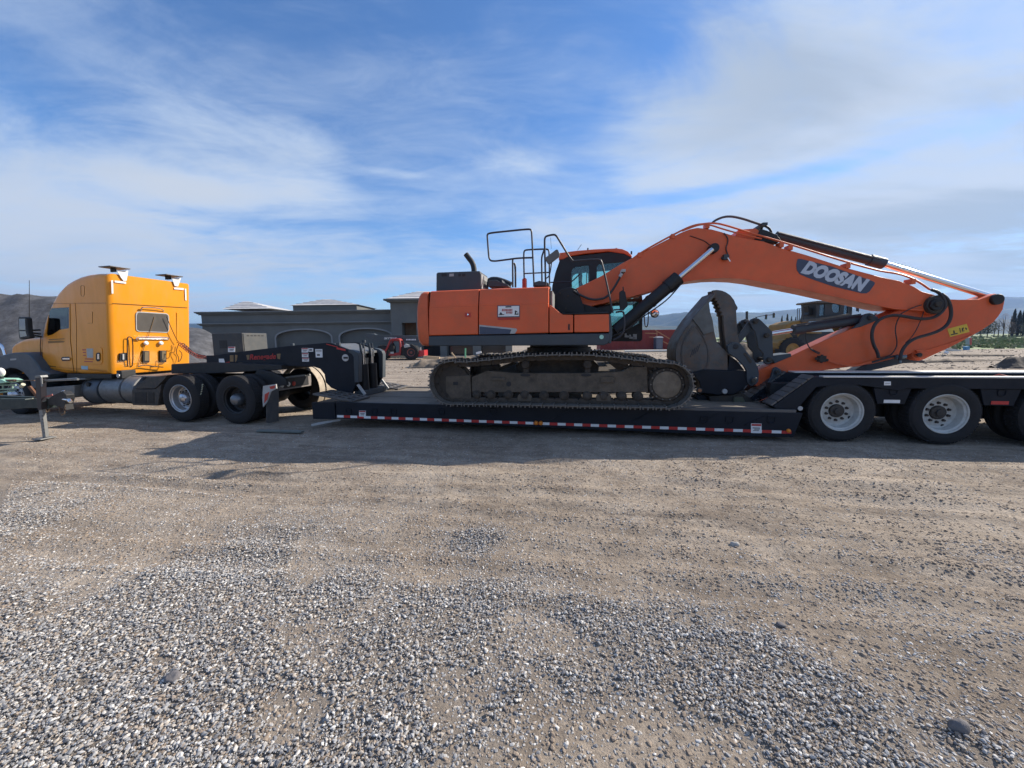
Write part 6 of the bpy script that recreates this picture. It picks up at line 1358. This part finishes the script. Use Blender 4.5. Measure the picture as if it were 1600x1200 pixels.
# half fenders over the far rear wheels, tail beam, mud flap
FEN = mat('tan half fender', (.40, .34, .26), .65, .1, .18, 4, .5, (.25, .20, .14))  # pale tan base with browner mottling
xr = TF.pt(366, 624, 0).x
for w0, w1_ in ((1.78, 1.98), (2.03, 2.46)):
    m = MB(TF); n = 26; vs = []
    for k in range(n+1):
        t = math.radians(160-195*k/n)
        for w_ in (w0, w1_):
            for rr in (.60, .588): vs.append((xr+.02+rr*math.cos(t), w_, .52+rr*math.sin(t)))
    fs_ = []
    for k in range(n): o = 4*k; fs_ += [(o, o+4, o+6, o+2), (o+1, o+3, o+7, o+5), (o, o+1, o+5, o+4), (o+2, o+6, o+7, o+3)]
    m.add(vs, fs_); m.build('half_fender', FEN, TK, 0, 40, label='far half fender in pale tan')
m = MB(TF); m.prism([(397, 572.5), (420, 571), (456, 569.5), (489, 570), (490, 572.5), (440, 574.5), (400, 576)], 1.55, 1.75, 1.55); m.build('fender_top_plate', mat('bluish lit plate', (.30, .31, .34), .5, .3), TK)  # light plate added as the lit top edge of the fender frame
m = MB(TF); m.prism([(402, 577), (425, 582), (446, 592), (448, 602), (430, 604), (405, 600), (396, 588)], .45, .52, .45); m.build('tail_bracket', BLACK, TK, .01)
m = MB(TF); xq = 1.12; m.box(xq, xq+.05, .55, 1.72, .62, .86); tb2 = m.build('tail_beam', mat('worn grey tail beam', (.22, .20, .19), .6, .2, .15, 5, .5), TK, .008)
m = MB(TF); m.cyl((xq-.02, .5, .88), (xq-.02, 1.75, .88), .035); m.build('tail_tube', LGREY, TK)
for w_, mt in ((.80, WHITE), (.98, WHITE), (1.14, REDP)): m = MB(TF); m.lathe([(.0, .03), (.04, .025), (.055, .01), (.055, 0)], (xq+.052, w_, .74), 18, axis=(1, 0, 0)); m.build('tail_lamp', mat('tail lamp glass', (.7, .68, .62), .2) if mt is WHITE else REDP, tb2)
m = MB(TF); m.add([TF.pt(*p, q) for p, q in (((416, 607), .05), ((435, 605), .35), ((435, 658), .36), ((419, 661), .04), ((416, 660), .04))]+[TF.pt(*p, q)+Vector((.012, 0, 0)) for p, q in (((416, 607), .05), ((435, 605), .35), ((435, 658), .36), ((419, 661), .04), ((416, 660), .04))], [(0, 1, 2, 3, 4), (9, 8, 7, 6, 5), (0, 5, 6, 1), (1, 6, 7, 2), (2, 7, 8, 3), (3, 8, 9, 4), (4, 9, 5, 0)])
m.build('mud_flap', mat('grey mud flap', (.075, .078, .082), .6, 0, .15, 5, .5), TK)
m = MB(TF); m.prism([(412, 603), (432, 600), (433, 607), (424, 612), (418, 628), (412, 636), (411, 622)], .0, .03, .02); fl = m.build('flap_hanger', LGREY, TK, .004); m = MB(TF); m.prism([(414, 616), (421, 612), (418, 624), (413, 630)], -.006, -.001, .0); m.build('red_reflector', REDP, fl, 0, 0); m = MB(TF); m.prism([(421, 604), (431, 602), (429, 607), (423, 608)], -.006, -.001, .0); m.build('red_reflector', REDP, fl, 0, 0)
# air lines: red coil and black hoses
def helix(P, r, turns, rr, mt, name, fr=TF):
    m = MB(fr); P = [Vector(p) for p in P]; N_ = turns*10; pts_ = []
    for k in range(N_+1):
        u = k/N_*(len(P)-1); i = min(int(u), len(P)-2); p = P[i]+(P[i+1]-P[i])*(u-i); d = (P[i+1]-P[i]).normalized(); a_ = d.cross(Vector((0, 0, 1))).normalized(); b_ = a_.cross(d); t = 2*math.pi*k/10
        pts_.append(p+(a_*math.cos(t)+b_*math.sin(t))*r)
    m.tube(pts_, rr, 5); return m.build(name, mt, TK)
c0 = rear(279, 536, .1); c3 = TF.pt(322, 558, .9)
helix([c0, c0+(c3-c0)*.35+Vector((0, 0, -.08)), c0+(c3-c0)*.7+Vector((0, 0, -.10)), c3], .036, 17, .009, mat('dull red hose', (.28, .05, .035), .6), 'coiled_air_line')
helix([c0+Vector((0, .1, -.03)), c0+(c3-c0)*.4+Vector((0, .1, -.15)), c3+Vector((0, .1, -.05))], .034, 12, .010, BLACK, 'coiled_air_line')
rtube(CR1([(1040, 378), (1070, 450), (1105, 525), (1118, 540)]), .08, .008, 'air_hose', BLACK); rtube(CR1([(965, 380), (935, 480), (890, 600), (862, 690)]), .03, .006, 'air_hose', mat('brown cable', (.20, .12, .05), .7))
rtube(CR1([(1118, 545), (1098, 600), (1120, 640), (1110, 665), (1130, 650), (1140, 610), (1120, 590)]), .1, .008, 'air_hose', BLACK); rtube(CR1([(862, 692), (900, 680), (960, 690), (1020, 695)]), .1, .012, 'air_hose', BLACK)

# ================================================================== foreground trailer tongue at the left edge
HF = Frame(WF.W(Vector((0, 0, 0))), (1, 0, 0), (0, 1, 0)); g0 = WF.px_at_z(69, 685, .0); HY = g0.y
GREENB = mat('dark green black steel', (.018, .030, .030), .5, .1, .2, 4, .3, (.06, .06, .05)); GALV = mat('galvanised steel', (.22, .225, .22), .5, .3, .12, 6, .3, (.25, .23, .2))
HT = thing('trailer_hitch', 'dark green trailer tongue with silver jack leg and coupler reaching in at the left edge', 'trailer', Vector((g0.x, HY, 0)))
hp_ = lambda a, b, y=0: WF.pt(a, b, HY+y)
def hbar(name, q, y0, y1, mt, bev=.006, par=HT): m = MB(); m.prism(q, HY+y0, HY+y1, HY+y0); return m.build(name, mt, par, bev)
hbar('tongue_beam', [(-160, 623), (0, 623.5), (38, 623.5), (75, 622.5), (76, 638), (40, 637.5), (0, 641.5), (-160, 648)], .02, .14, GREENB)
hbar('tongue_beam', [(-160, 612), (30, 620), (70, 621), (70, 634), (0, 628), (-160, 622)], .5, .6, GREENB)
hbar('coupler', [(74, 624), (84, 617), (93, 613), (97, 611), (103, 617), (104, 624), (101, 632), (103, 641), (97, 637), (90, 636), (84, 633), (75, 632)], .0, .12, BLACK)
jl = hbar('jack_outer_tube', [(55, 589), (63, 589), (64.5, 640), (59, 641), (56, 620)], -.06, .02, mat('dark jack tube', (.017, .015, .020), .5, 0, .15, 6))
hbar('jack_cap', [(54.5, 587), (62.5, 586.5), (64, 590), (54, 590.5)], -.07, .03, GALV, .006, jl); hbar('jack_inner_leg', [(60.2, 640), (65.8, 640), (71.2, 683), (66.5, 683.5)], -.045, .005, GALV, .004)
hbar('jack_tube_highlight', [(62.8, 590), (64.8, 590), (66, 604), (63.6, 604)], -.075, -.06, GALV, .003)  # pale strip stands in for the highlight along the tube's right edge
for k in range(6):
    py = 650+k*5.2; px = 66.3+(py-650)*.118; c = WF.pt(px, py, HY-.046); m = MB(); m.disc((c.x, HY-.047, c.z), .009, .006, 10); m.build('pin_hole', LINING, HT)
c = WF.pt(69, 684.5, HY-.02); m = MB(); m.box(c.x-.11, c.x+.11, HY-.13, HY+.09, .004, .024); m.build('jack_foot', GALV, HT, .005)
m = MB(); m.tube([hp_(64, 595, 0), hp_(95, 593.4, 0), hp_(119, 591.6, 0), hp_(122, 592.6, -.02)], .018, 10); m.build('crank_handle', GALV, HT)
m = MB(); m.tube([hp_(0, 593.5, .1), hp_(25, 594.5, .1), hp_(54, 594.5, .05)], .010, 6); m.tube([hp_(10, 594.6, .1), hp_(24, 594.3, .1)], .022, 8); m.build('rusty_rod', mat('brown rusty rod', (.14, .08, .05), .8), HT)
for q in ([(0, 601.5), (25, 601.5)], [(0, 608.5), (25, 607.5)], [(0, 613), (22, 611)]): m = MB(); m.tube([hp_(a, b, .15) for a, b in ([(-60, q[0][1])]+q)], .014, 6); m.build('green_rail', mat('mint painted rail', (.28, .42, .34), .5, 0, .15, 8, .4), HT)
for x_ in (4, 19): m = MB(); m.tube([hp_(x_, 601, .15), hp_(x_+1, 608.5, .15)], .012, 6); m.build('green_rail', MATS['mint painted rail'], HT)
hbar('green_cover', [(-60, 592), (0, 592.5), (6, 595), (10, 597), (4, 599), (-60, 601)], .05, .3, mat('mint cover', (.30, .55, .42), .5), .01)
m = MB(); c = hp_(1, 581.5, .1); m.ball(c, .085, 16, (1, .6, 1)); m.build('round_lamp', mat('bright lamp shell', (.80, .78, .72), .25), HT); m = MB(); m.cyl(c+Vector((-.02, 0, -.22)), c+Vector((0, 0, -.05)), .03); m.build('lamp_stalk', GREENB, HT)
m = MB(); m.ball(hp_(99.5, 612.5, .05), .032, 12); m.ball(hp_(103, 617.5, .05), .02, 10); m.cyl(hp_(101, 624, .03), hp_(108, 625, .0), .035); m.cyl(hp_(108, 625, .0), hp_(110.5, 628, -.01), .028); m.build('coupler_ball', CHROME, HT)
def chain(P, name='safety_chain', mt=None):
    m = MB(); 
    for k in range(len(P)-1):
        a_, b_ = P[k], P[k+1]; n = max(2, int((b_-a_).length/.035))
        for i in range(n):
            p = a_+(b_-a_)*((i+.5)/n); d = (b_-a_).normalized(); s_ = Vector((0, 1, 0)) if i % 2 else Vector((.7, .7, 0)); t1 = s_.cross(d).normalized()
            m.tube([p+d*.02*math.cos(t)+t1*.013*math.sin(t) for t in [2*math.pi*j/8 for j in range(8)]], .0045, 4, True)
    return m.build(name, mt or mat('rusty chain', (.16, .11, .07), .7, .4), HT)
chain([hp_(92, 634, .0), hp_(93, 642, .0), hp_(97, 649, .0), hp_(101, 645, .0), hp_(102, 634, .0)]); chain([hp_(71, 636, .1), hp_(73, 645, .1), hp_(76, 642, .1), hp_(77, 634, .1)])
m = MB(); m.tube([hp_(57, 622, -.03), hp_(58.5, 627, -.04), hp_(64, 628.5, -.04), hp_(72, 626, -.02)], .007, 6, False, 2); m.build('wire_loop', mat('greenish wire', (.14, .18, .16), .6), HT)
hbar('red_tag', [(69, 619.5), (81, 615.5), (82, 618), (76, 620.5)], -.01, .0, mat('faded red plate', (.35, .10, .08), .6), .002)
hbar('yellow_strip', [(39, 623.4), (51, 621.8), (51.5, 623.3), (39.5, 625)], -.005, .0, mat('pale yellow strip', (.6, .58, .4), .6), 0)
hbar('rust_strut', [(42, 604), (46, 603), (58, 618), (56, 622)], .1, .13, mat('rust brown strut', (.16, .075, .04), .85), .003)
m = MB(); m.cyl(hp_(33, 604, .2), hp_(36.5, 600.5, .2), .03); m.build('pale_fitting', mat('pale straw fitting', (.5, .48, .35), .6), HT)

# ================================================================== board lying in the dirt
a, b = WF.px_at_z(403.5, 675, .0), WF.px_at_z(473, 677, .0)
m = MB(); m.bar((a.x, a.y, .03), (b.x, b.y, .03), .10, .035); bd = m.build('wooden_board', mat('grey green board', (.14, .16, .15), .7, 0, .15, 5, .4), None, .006); 
tag(bd, 'thin grey green board lying on the shaded dirt behind the truck mud flap', 'board')
for nm, q, rr, lab in (('stone', (1149, 849), .029, 'pale stone alone on the brown dirt right of the middle'), ('stone', (272, 1067), .026, 'largest dark grey stone in the gravel at the lower left'), ('stone', (1498, 1150), .031, 'dark brown stone near the lower right corner'), ('stone', (1222, 978), .022, 'dark stone between the gravel patches right of the centre')):
    g_ = WF.px_at_z(*q, .0); m = MB(); m.ball((g_.x, g_.y, gz(g_.x, g_.y)+rr*.35), rr, 14, (1.1, .9, .75))
    for v in m.v: k = noise.noise(v*22+Vector((q[0], 0, 0))); v += (v-Vector((g_.x, g_.y, 0))).normalized()*k*rr*.9
    o = m.build(nm, mat('pale stone', (.38, .36, .33), .9, 0, .2, 30, 0, bump=.4) if rr == .029 else mat('dark stone', (.14, .13, .13), .9, 0, .2, 30, 0, bump=.4), None, 0, 60); tag(o, lab, 'stone')

# ================================================================== telehandler by the building
f = bgf(35); bp = lambda a, b, w=0.: f.pt(a, b, w)
TH = thing('telehandler', 'red framed telehandler with a long grey boom parked before the grey building', 'telehandler', f.W((bp(635, 550).x, 1, 0)))
T8 = lambda q: [(560+a/13.333, 500+b/13.333) for a, b in q]
def bprism(name, q, w0, w1, mt, par, bev=0., fr=None, wr=None): m = MB(fr or f); m.prism(q, w0, w1, w0 if wr is None else wr); return m.build(name, mt, par, bev)
GB = mat('grey boom paint', (.055, .068, .078), .5, 0, .1, 1, .2)
bprism('boom', T8([(130, 320), (160, 280), (330, 290), (360, 310), (1200, 325), (1290, 345), (1260, 470), (880, 445), (280, 445), (280, 405), (180, 380)]), .9, 1.5, GB, TH, .02)
bprism('boom_head', T8([(130, 330), (150, 285), (330, 285), (350, 340), (300, 400), (200, 380)]), 1.0, 1.4, mat('pale grey boom head', (.22, .23, .24), .5), TH, .02)
tb_ = text('SKYTRAK', f, bp(*T8([(535, 402)])[0], .88), .24, WHITE, TH, 'boom_lettering', 0., .2, .002, .006, 1.15)
for k in range(7):
    x_ = 995+k*30; bprism('boom_print', T8([(x_, 395), (x_+20, 397), (x_+20, 424), (x_, 422)]), .89, .897, WHITE, TH)
RF = mat('red machine frame', (.30, .022, .022), .45, 0, .08, 1, .2)
m = MB(f); P = [bp(*q, .0) for q in T8([(570, 640), (620, 540), (660, 430), (700, 405), (830, 400), (870, 440), (875, 600), (860, 740)])]; m.tube(P, .09, 8, False, 1); m.tube([p+Vector((0, .9, 0)) for p in P], .09, 8, False, 1); m.tube([P[3], P[3]+Vector((0, .9, 0))], .08, 6); m.tube([P[4], P[4]+Vector((0, .9, 0))], .08, 6); m.build('cab_frame', RF, TH)
bprism('cab_roof', T8([(660, 400), (850, 392), (880, 425), (860, 440), (650, 430)]), -.05, .95, RF, TH, .03)
bprism('lower_body', T8([(530, 590), (600, 600), (620, 700), (740, 690), (860, 670), (880, 730), (760, 750), (600, 740), (545, 820), (520, 760)]), .0, 1.6, RF, TH, .03)
bprism('seat', T8([(620, 560), (700, 480), (740, 560), (740, 690), (620, 690)]), .2, .8, LINING, TH, .03); bprism('step_plate', T8([(665, 665), (735, 660), (735, 700), (665, 705)]), -.02, .0, LGREY, TH)
bprism('engine_cover', T8([(880, 560), (1000, 520), (1150, 540), (1240, 620), (1240, 740), (880, 740)]), .1, 1.6, BLACK, TH, .05)
bprism('engine_parts', T8([(940, 540), (980, 495), (1060, 520), (1090, 560), (960, 580)]), -.02, .2, LGREY, TH, .03); bprism('exhaust_guard', T8([(1060, 520), (1100, 500), (1160, 540), (1150, 580), (1080, 560)]), .0, .3, BLACK, TH, .02)
bprism('counterweight', T8([(1235, 640), (1370, 625), (1375, 750), (1235, 765)]), .2, 1.7, mat('bright red ballast', (.42, .03, .035), .45), TH, .03)
m = MB(f); p = bp(*T8([(1295, 620)])[0], .5); m.cyl(p-Vector((0, 0, .1)), p+Vector((0, 0, .22)), .05); m.build('valve_stack', LGREY, TH)
def bigwheel(par, fr, c, R, w, rimc, tw=28):
    h = holder('wheel', par, fr.W(c)); m = MB(fr); m.lathe([(R*.55, 0), (R*.75, -.02), (R*.93, .0), (R, .05), (R, w-.05), (R*.93, w), (R*.55, w)], c, 36); m.build('tyre', RUBBER, h)
    m = MB(fr)
    for k in range(tw):
        t = 2*math.pi*k/tw; u = Vector((math.cos(t), 0, math.sin(t))); m.bar(Vector(c)+u*(R+.01)+Vector((0, .03, 0)), Vector(c)+u*(R+.01)+Vector((0, w-.03, 0)), R*.09, .05)
    m.build('tread_lugs', RUBBER, h); m = MB(fr); m.lathe([(R*.56, .02), (R*.5, .04), (R*.42, .12), (R*.18, .10), (R*.14, .02), (0, .0)], c, 28); m.build('rim', rimc, h); return h
RIMR = mat('dusty red rim', (.22, .07, .06), .7, 0, .1, 2)
R_ = .66
for px, w_ in ((642, 0), (597, 0), (642, 1.7), (597, 1.7)):
    c = bp(px, 550, w_); bigwheel(TH, f, (c.x, w_, R_), R_, .42, RIMR)
# ================================================================== wheel loader behind the arm
f2 = bgf(24.5); lp = lambda a, b, w=0.: f2.pt(a, b, w)
L5 = lambda q: [(1160+a/5, 440+b/5) for a, b in q]
WL = thing('wheel_loader', 'dusty yellow wheel loader with dark cab parked behind the orange arm', 'wheel loader', f2.W((lp(1285, 550).x, 1, 0)))
YL = mat('dusty loader yellow', (.28, .155, .035), .65, 0, .15, 1.2, .6, (.15, .11, .07))
bprism('engine_hood', L5([(335, 355), (345, 335), (400, 312), (470, 300), (520, 305), (520, 330), (430, 440), (330, 470), (335, 420)]), .4, 2.1, YL, WL, .05, f2)
bprism('counterweight', L5([(272, 480), (290, 462), (325, 455), (340, 420), (370, 400), (400, 440), (340, 460), (350, 530), (300, 540), (278, 520)]), .15, 2.35, YL, WL, .04, f2)
bprism('rear_grille', L5([(345, 400), (430, 400), (430, 440), (345, 450)]), .36, .42, BLACK, WL, 0, f2)
bprism('chassis', L5([(400, 395), (800, 390), (820, 420), (980, 440), (980, 520), (400, 520)]), .5, 2.0, mat('dark loader chassis', (.03, .034, .04), .6), WL, .03, f2)
bprism('side_rail', L5([(465, 395), (620, 396), (620, 405), (465, 404)]), .2, .4, YL, WL, 0, f2)
bprism('platform', L5([(470, 300), (560, 290), (700, 270), (840, 250), (840, 262), (700, 285), (560, 310), (470, 318)]), .2, .7, mat('loader platform', (.08, .07, .06), .7), WL, 0, f2)
cb_ = bprism('cab', L5([(575, 160), (862, 158), (855, 270), (830, 300), (570, 300), (580, 240)]), .7, 2.0, mat('loader cab frame', (.035, .035, .037), .5), WL, 0, f2)
cut_ = []
for q in ([(605, 185), (645, 176), (640, 262), (600, 270)], [(700, 176), (740, 174), (765, 190), (760, 235), (735, 245), (712, 240), (700, 215)], [(795, 180), (825, 180), (822, 262), (790, 255)]):
    c_ = MB(f2); c_.prism(L5(q), -1, 4, .7); cut_.append(c_)
carve(cb_, cut_)
for q in ([(605, 185), (645, 176), (640, 262), (600, 270)], [(795, 180), (825, 180), (822, 262), (790, 255)], [(700, 176), (740, 174), (765, 190), (760, 235), (735, 245), (712, 240), (700, 215)]): bprism('window_pane', L5(q), .74, .75, glass('pale cab glass', (.72, .86, .88)), WL, 0, f2)
bprism('cab_roof', L5([(568, 158), (580, 150), (700, 146), (860, 146), (872, 158), (866, 166), (572, 166)]), .5, 2.2, mat('dusty roof', (.11, .085, .07), .7), WL, .02, f2)
m = MB(f2)
for a_, b_ in (((430, 212), (430, 300)), ((445, 210), (445, 300)), ((478, 212), (478, 298)), ((430, 212), (478, 212)), ((905, 170), (905, 240)), ((893, 168), (912, 168)), ((862, 172), (900, 170))): m.tube([lp(*L5([a_])[0], .5), lp(*L5([b_])[0], .5)], .022, 5)
m.build('handrail', RAIL, WL)
bprism('air_cleaner', L5([(510, 190), (522, 188), (528, 208), (560, 210), (570, 225), (560, 255), (530, 262), (515, 270), (508, 262), (520, 240)]), 1.0, 1.4, BLACK, WL, .02, f2)
bprism('side_mirror', L5([(893, 185), (912, 185), (912, 232), (893, 232)]), .4, .46, BLACK, WL, .01, f2)
bprism('front_arm', L5([(755, 345), (775, 342), (830, 372), (870, 420), (850, 440), (790, 400)]), .9, 1.6, YL, WL, .02, f2); bprism('front_frame', L5([(840, 330), (900, 300), (1000, 300), (1050, 420), (1000, 480), (860, 470)]), .8, 1.7, YL, WL, .03, f2)
R_ = .80
for px, w_ in ((1239, 0), (1239, 1.9), (1368, 0), (1368, 1.9)):
    c = lp(px, 545, w_) if w_ == 0 else lp(px, 545, 0); bigwheel(WL, f2, (c.x, w_, R_), R_, .55, mat('loader rim', (.35, .20, .06), .7, 0, .15, 2, .4), 22)
# ================================================================== shipping container, toilet, lumber
f3_ = bgf(57); q3 = lambda a, b, w=0.: f3_.pt(a, b, w)
CT = thing('shipping_container', 'long dark red corrugated shipping container behind the excavator cab', 'container', f3_.W((q3(1000, 540).x, 1, 0)))
cx0, cx1 = q3(938, 530).x, q3(1062, 530).x; CRD = mat('container red', (.26, .045, .04), .6, 0, .12, .6, .35, (.16, .07, .05)); zc_ = q3(1010, 515.5).z
m = MB(f3_); n = 60; pts_ = []
for i in range(n): x_ = cx0+(cx1-cx0)*i/n; w_ = (cx1-cx0)/n; pts_ += [(x_, 0), (x_+w_*.3, 0), (x_+w_*.5, .06), (x_+w_*.8, .06)]
pts_ += [(cx1, 0), (cx1, 2.4), (cx0, 2.4)]; k_ = len(pts_); m.add([(x_, y_, z_) for z_ in (.15, zc_-.12) for x_, y_ in pts_], [tuple(range(k_)), tuple(range(2*k_-1, k_-1, -1))]+[(i, (i+1) % k_, (i+1) % k_+k_, i+k_) for i in range(k_)]); m.build('corrugated_body', CRD, CT, 0, 0)
m = MB(f3_); m.box(cx0-.02, cx1+.02, -.03, 2.43, zc_-.118, zc_); m.build('top_rail', CRD, CT); m = MB(f3_); m.box(cx0-.02, cx1+.02, -.03, 2.43, .0, .148); m.build('bottom_rail', CRD, CT)
f4_ = bgf(52)
for i, q in enumerate(([(1008, 520.5), (1026, 521)], [(1026.5, 517), (1026.5, 526)], [(1024, 516), (1050, 531.5)], [(1014.5, 526.7), (1026, 526.7)], [(1036, 533.5), (1046, 538.5)])):
    m = MB(f4_); A, B = f4_.pt(*q[0], 0), f4_.pt(*q[1], 0); m.bar(A, B, .06, .09); o = m.build('timber_brace', mat('reddish timber', (.38, .20, .10), .8), None)
    L0 = wloc(None); c = sum((v.co for v in o.data.vertices), Vector())/len(o.data.vertices); o.data.transform(Matrix.Translation(-c)); o.location = c
    tag(o, ['upper level timber rail in front of the red container', 'short upright timber post in front of the red container', 'long sloping timber brace falling to the right before the red container', 'lower level timber rail left of the portable toilet', 'short sloping timber right of the portable toilet'][i], 'timber')
f5_ = bgf(56); PT = thing('portable_toilet', 'small grey portable toilet with pale domed roof in front of the red container', 'toilet', f5_.W((f5_.pt(1030.5, 540, 0).x, 0, 0)))
a_, b_ = f5_.pt(1025, 541, 0), f5_.pt(1036, 528, 0); m = MB(f5_); m.box(a_.x, b_.x, 0, 1.1, 0, b_.z); m.build('cabin', mat('grey toilet wall', (.10, .11, .15), .6), PT, .03); m = MB(f5_); m.box(a_.x+.15, b_.x-.15, -.02, -.001, .15, b_.z-.15); m.build('door', mat('toilet door', (.13, .14, .18), .6), PT)
m = MB(f5_); n = 10; m.poly([(a_.x-.05+(b_.x-a_.x+.1)*(.5-.5*math.cos(math.pi*k/n)), b_.z+.02+.22*math.sin(math.pi*k/n)) for k in range(n+1)][::-1], -.06, 1.16); m.build('domed_roof', WHITE, PT)
# pale pipes lying on the ground
PIPE = mat('pale plastic pipe', (.62, .60, .54), .5, 0, .08, 1)
for i, (x0, y0, x1, y1, d, r, lab) in enumerate([(976, 545.5, 1056, 544, 46, .13, 'pale pipe lying on the ground below the red container'), (1128, 544, 1234, 543, 44, .13, 'pale pipe lying beyond the bucket thumb and linkage'), (1170, 555.5, 1250, 554, 33, .12, 'second pale pipe lying nearer behind the bucket linkage'), (1180, 558, 1420, 557, 31, .07, 'long thin pale pipe running behind the wheel loader')]):
    ff = bgf(d); A, B = ff.pt(x0, y0, 0), ff.pt(x1, y1, 0); A.z = B.z = r+.02; m = MB(ff); m.cyl(A, B, r, n=12); o = m.build('ground_pipe', PIPE); tag(o, lab, 'pipe', 'pale pipes lying on the far ground')
# green post, stakes, scraps of lumber seen under the excavator
GR = mat('green post paint', (.10, .32, .18), .6); LUM = mat('fresh lumber', (.55, .40, .24), .8, 0, .12, 3)
def stick(name, p0, p1, d, r, mt, lab, cat, grp=None, sq=True, ground=False):
    ff = bgf(d); A, B = ff.pt(*p0, 0), ff.pt(*p1, 0); 
    if ground: A.z = max(0, A.z)-.02
    c = ff.W((A+B)/2); m = MB(ff); (m.bar(A, B, r*2, r*2) if sq else m.cyl(A, B, r, n=10)); o = m.build(name, mt); o.data.transform(Matrix.Translation(-c)); o.location = c; tag(o, lab, cat, grp); return o
stick('green_post', (727, 559), (727, 544), 24, .05, GR, 'short green post standing in the dirt under the excavator body', 'post', None, False)
stick('timber_stake', (715.5, 564.5), (705.5, 551), 22, .035, LUM, 'thin pale timber stake leaning left of the green post', 'stake')
stick('timber_beam', (662, 558), (687, 560), 30, .12, LUM, 'pale timber beam lying right of the telehandler', 'timber')
stick('timber_beam', (700, 560.5), (712, 561), 24, .10, LUM, 'short pale timber beam lying at the foot of the leaning stake', 'timber')
stick('timber_beam', (608, 557.2), (634, 557.5), 40, .12, LUM, 'pale timber beam lying behind the telehandler wheels', 'timber')
stick('timber_beam', (744, 552), (752, 550), 30, .08, WHITE, 'small pale scrap lying near the soil mound under the excavator', 'timber')
stick('timber_beam', (1148, 530), (1170, 534), 32, .06, PIPE, 'pale plank resting on the small soil mound behind the thumb', 'plank')
bpost = stick('blue_post', (1509.8, 553.5), (1509.8, 541), 40, .17, mat('blue post paint', (.10, .28, .46), .6), 'thick blue post standing in the dirt at the right below the arm tip', 'post', None, True)
stick('grey_post', (1513, 544), (1513, 527), 46, .16, mat('grey blue post', (.30, .36, .40), .6), 'slim grey blue post just behind the blue post', 'post', None, True)
stick('red_marker', (1516.8, 544), (1516.8, 528), 45, .06, mat('red marker', (.50, .10, .10), .6), 'thin red marker right of the grey blue post', 'marker')
stick('pvc_pipe', (1478, 545.5), (1500, 549), 38, .12, PIPE, 'bent pale pipe lying left of the blue post', 'pipe'); stick('pvc_pipe', (1512, 550), (1520, 550.5), 37, .10, PIPE, 'short pale pipe lying right of the blue post', 'pipe'); stick('pvc_pipe', (1588, 547), (1599, 549), 42, .12, PIPE, 'pale pipe lying at the right edge of the yard', 'pipe')
stick('timber_beam', (1478, 549.5), (1479.5, 552), 30, .10, WHITE, 'small white scrap lying left of the blue post', 'scrap')
for a_, b_, d, lab in ((1462, 1582, 30, 'long low ridge of soil right of the arm, nearer one'), (1440, 1560, 24, 'short low ridge of soil right of the arm')):
    heap('soil_mound', bgf(d), [(a_, 1.7*599/d*.94+523), ((a_+b_)/2-20, 1.7*599/d*.94+521.2), ((a_+b_)/2+30, 1.7*599/d*.94+521.5), (b_, 1.7*599/d*.94+522)], 0, .8, SOIL, lab, 'soil ridge', d*1., .06, 1.3, 60, 12)
# ================================================================== traffic signals and the utility pole
DK = mat('dark signal metal', (.03, .032, .035), .6)
def signal(px_pole, px_end, py_end, py_pole, d, heads, lab):
    ff = bgf(d); b0 = ff.pt(px_pole, 530, 0); T = thing('traffic_signal', lab, 'traffic signal', ff.W((b0.x, 0, 0)), 'traffic signals over the far road')
    top = ff.pt(px_pole, py_pole, 0); m = MB(ff); m.cyl((b0.x, 0, 0), (b0.x, 0, top.z), .14, .10); m.build('pole', DK, T)
    e = ff.pt(px_end, py_end, 0); mid = ff.pt((px_pole+px_end)/2, (py_pole+py_end)/2-1.2, 0); m = MB(ff); m.tube([top, mid, e], .085, 6, False, 1); m.build('mast_arm', DK, T)
    for px, py in heads:
        c = ff.pt(px, py, 0); m = MB(ff); m.box(c.x-.20, c.x+.20, -.15, .15, c.z-.62, c.z+.55); hd_ = m.build('signal_head', DK, T, .03)
        for k, mt in enumerate((mat('dim red lens', (.12, .02, .02), .4), mat('dim amber lens', (.14, .08, .02), .4), mat('dim green lens', (.02, .10, .05), .4))): m = MB(ff); m.disc((c.x, -.16, c.z+.36-k*.38), .12, .03, 12); m.build('lens', mt, hd_)
signal(1180, 1211, 491.5, 496, 95, [(1197, 495), (1209, 492.5)], 'dark traffic signal arm with two heads left of the poplars')
signal(1412, 1366, 492, 487.5, 95, [(1368, 493), (1388, 491)], 'dark traffic signal arm reaching left over the wheel loader')
stick('utility_pole', (1167, 530), (1167, 486.5), 62, .19, DK, 'thick black pole rising between the bucket thumb and its linkage', 'pole', None, False)
# ------------------------------------------------------------------ air
hzo = MB(); hzo.box(-9200, 9200, -9200, 9200, -4.6, 460)
HAZE = .00010
hm = bpy.data.materials.new('air'); hm.use_nodes = True; nt = hm.node_tree; nt.nodes.clear()
o_ = nt.nodes.new('ShaderNodeOutputMaterial'); v_ = nt.nodes.new('ShaderNodeVolumePrincipled'); v_.inputs['Color'].default_value = (.20, .40, .80, 1); v_.inputs['Density'].default_value = HAZE; v_.inputs['Anisotropy'].default_value = .2
nt.links.new(v_.outputs[0], o_.inputs['Volume'])
hh = hzo.build('haze', hm, None, 0, 0); tag(hh, 'thin blue air between the yard and the hills', 'haze', kind='stuff')
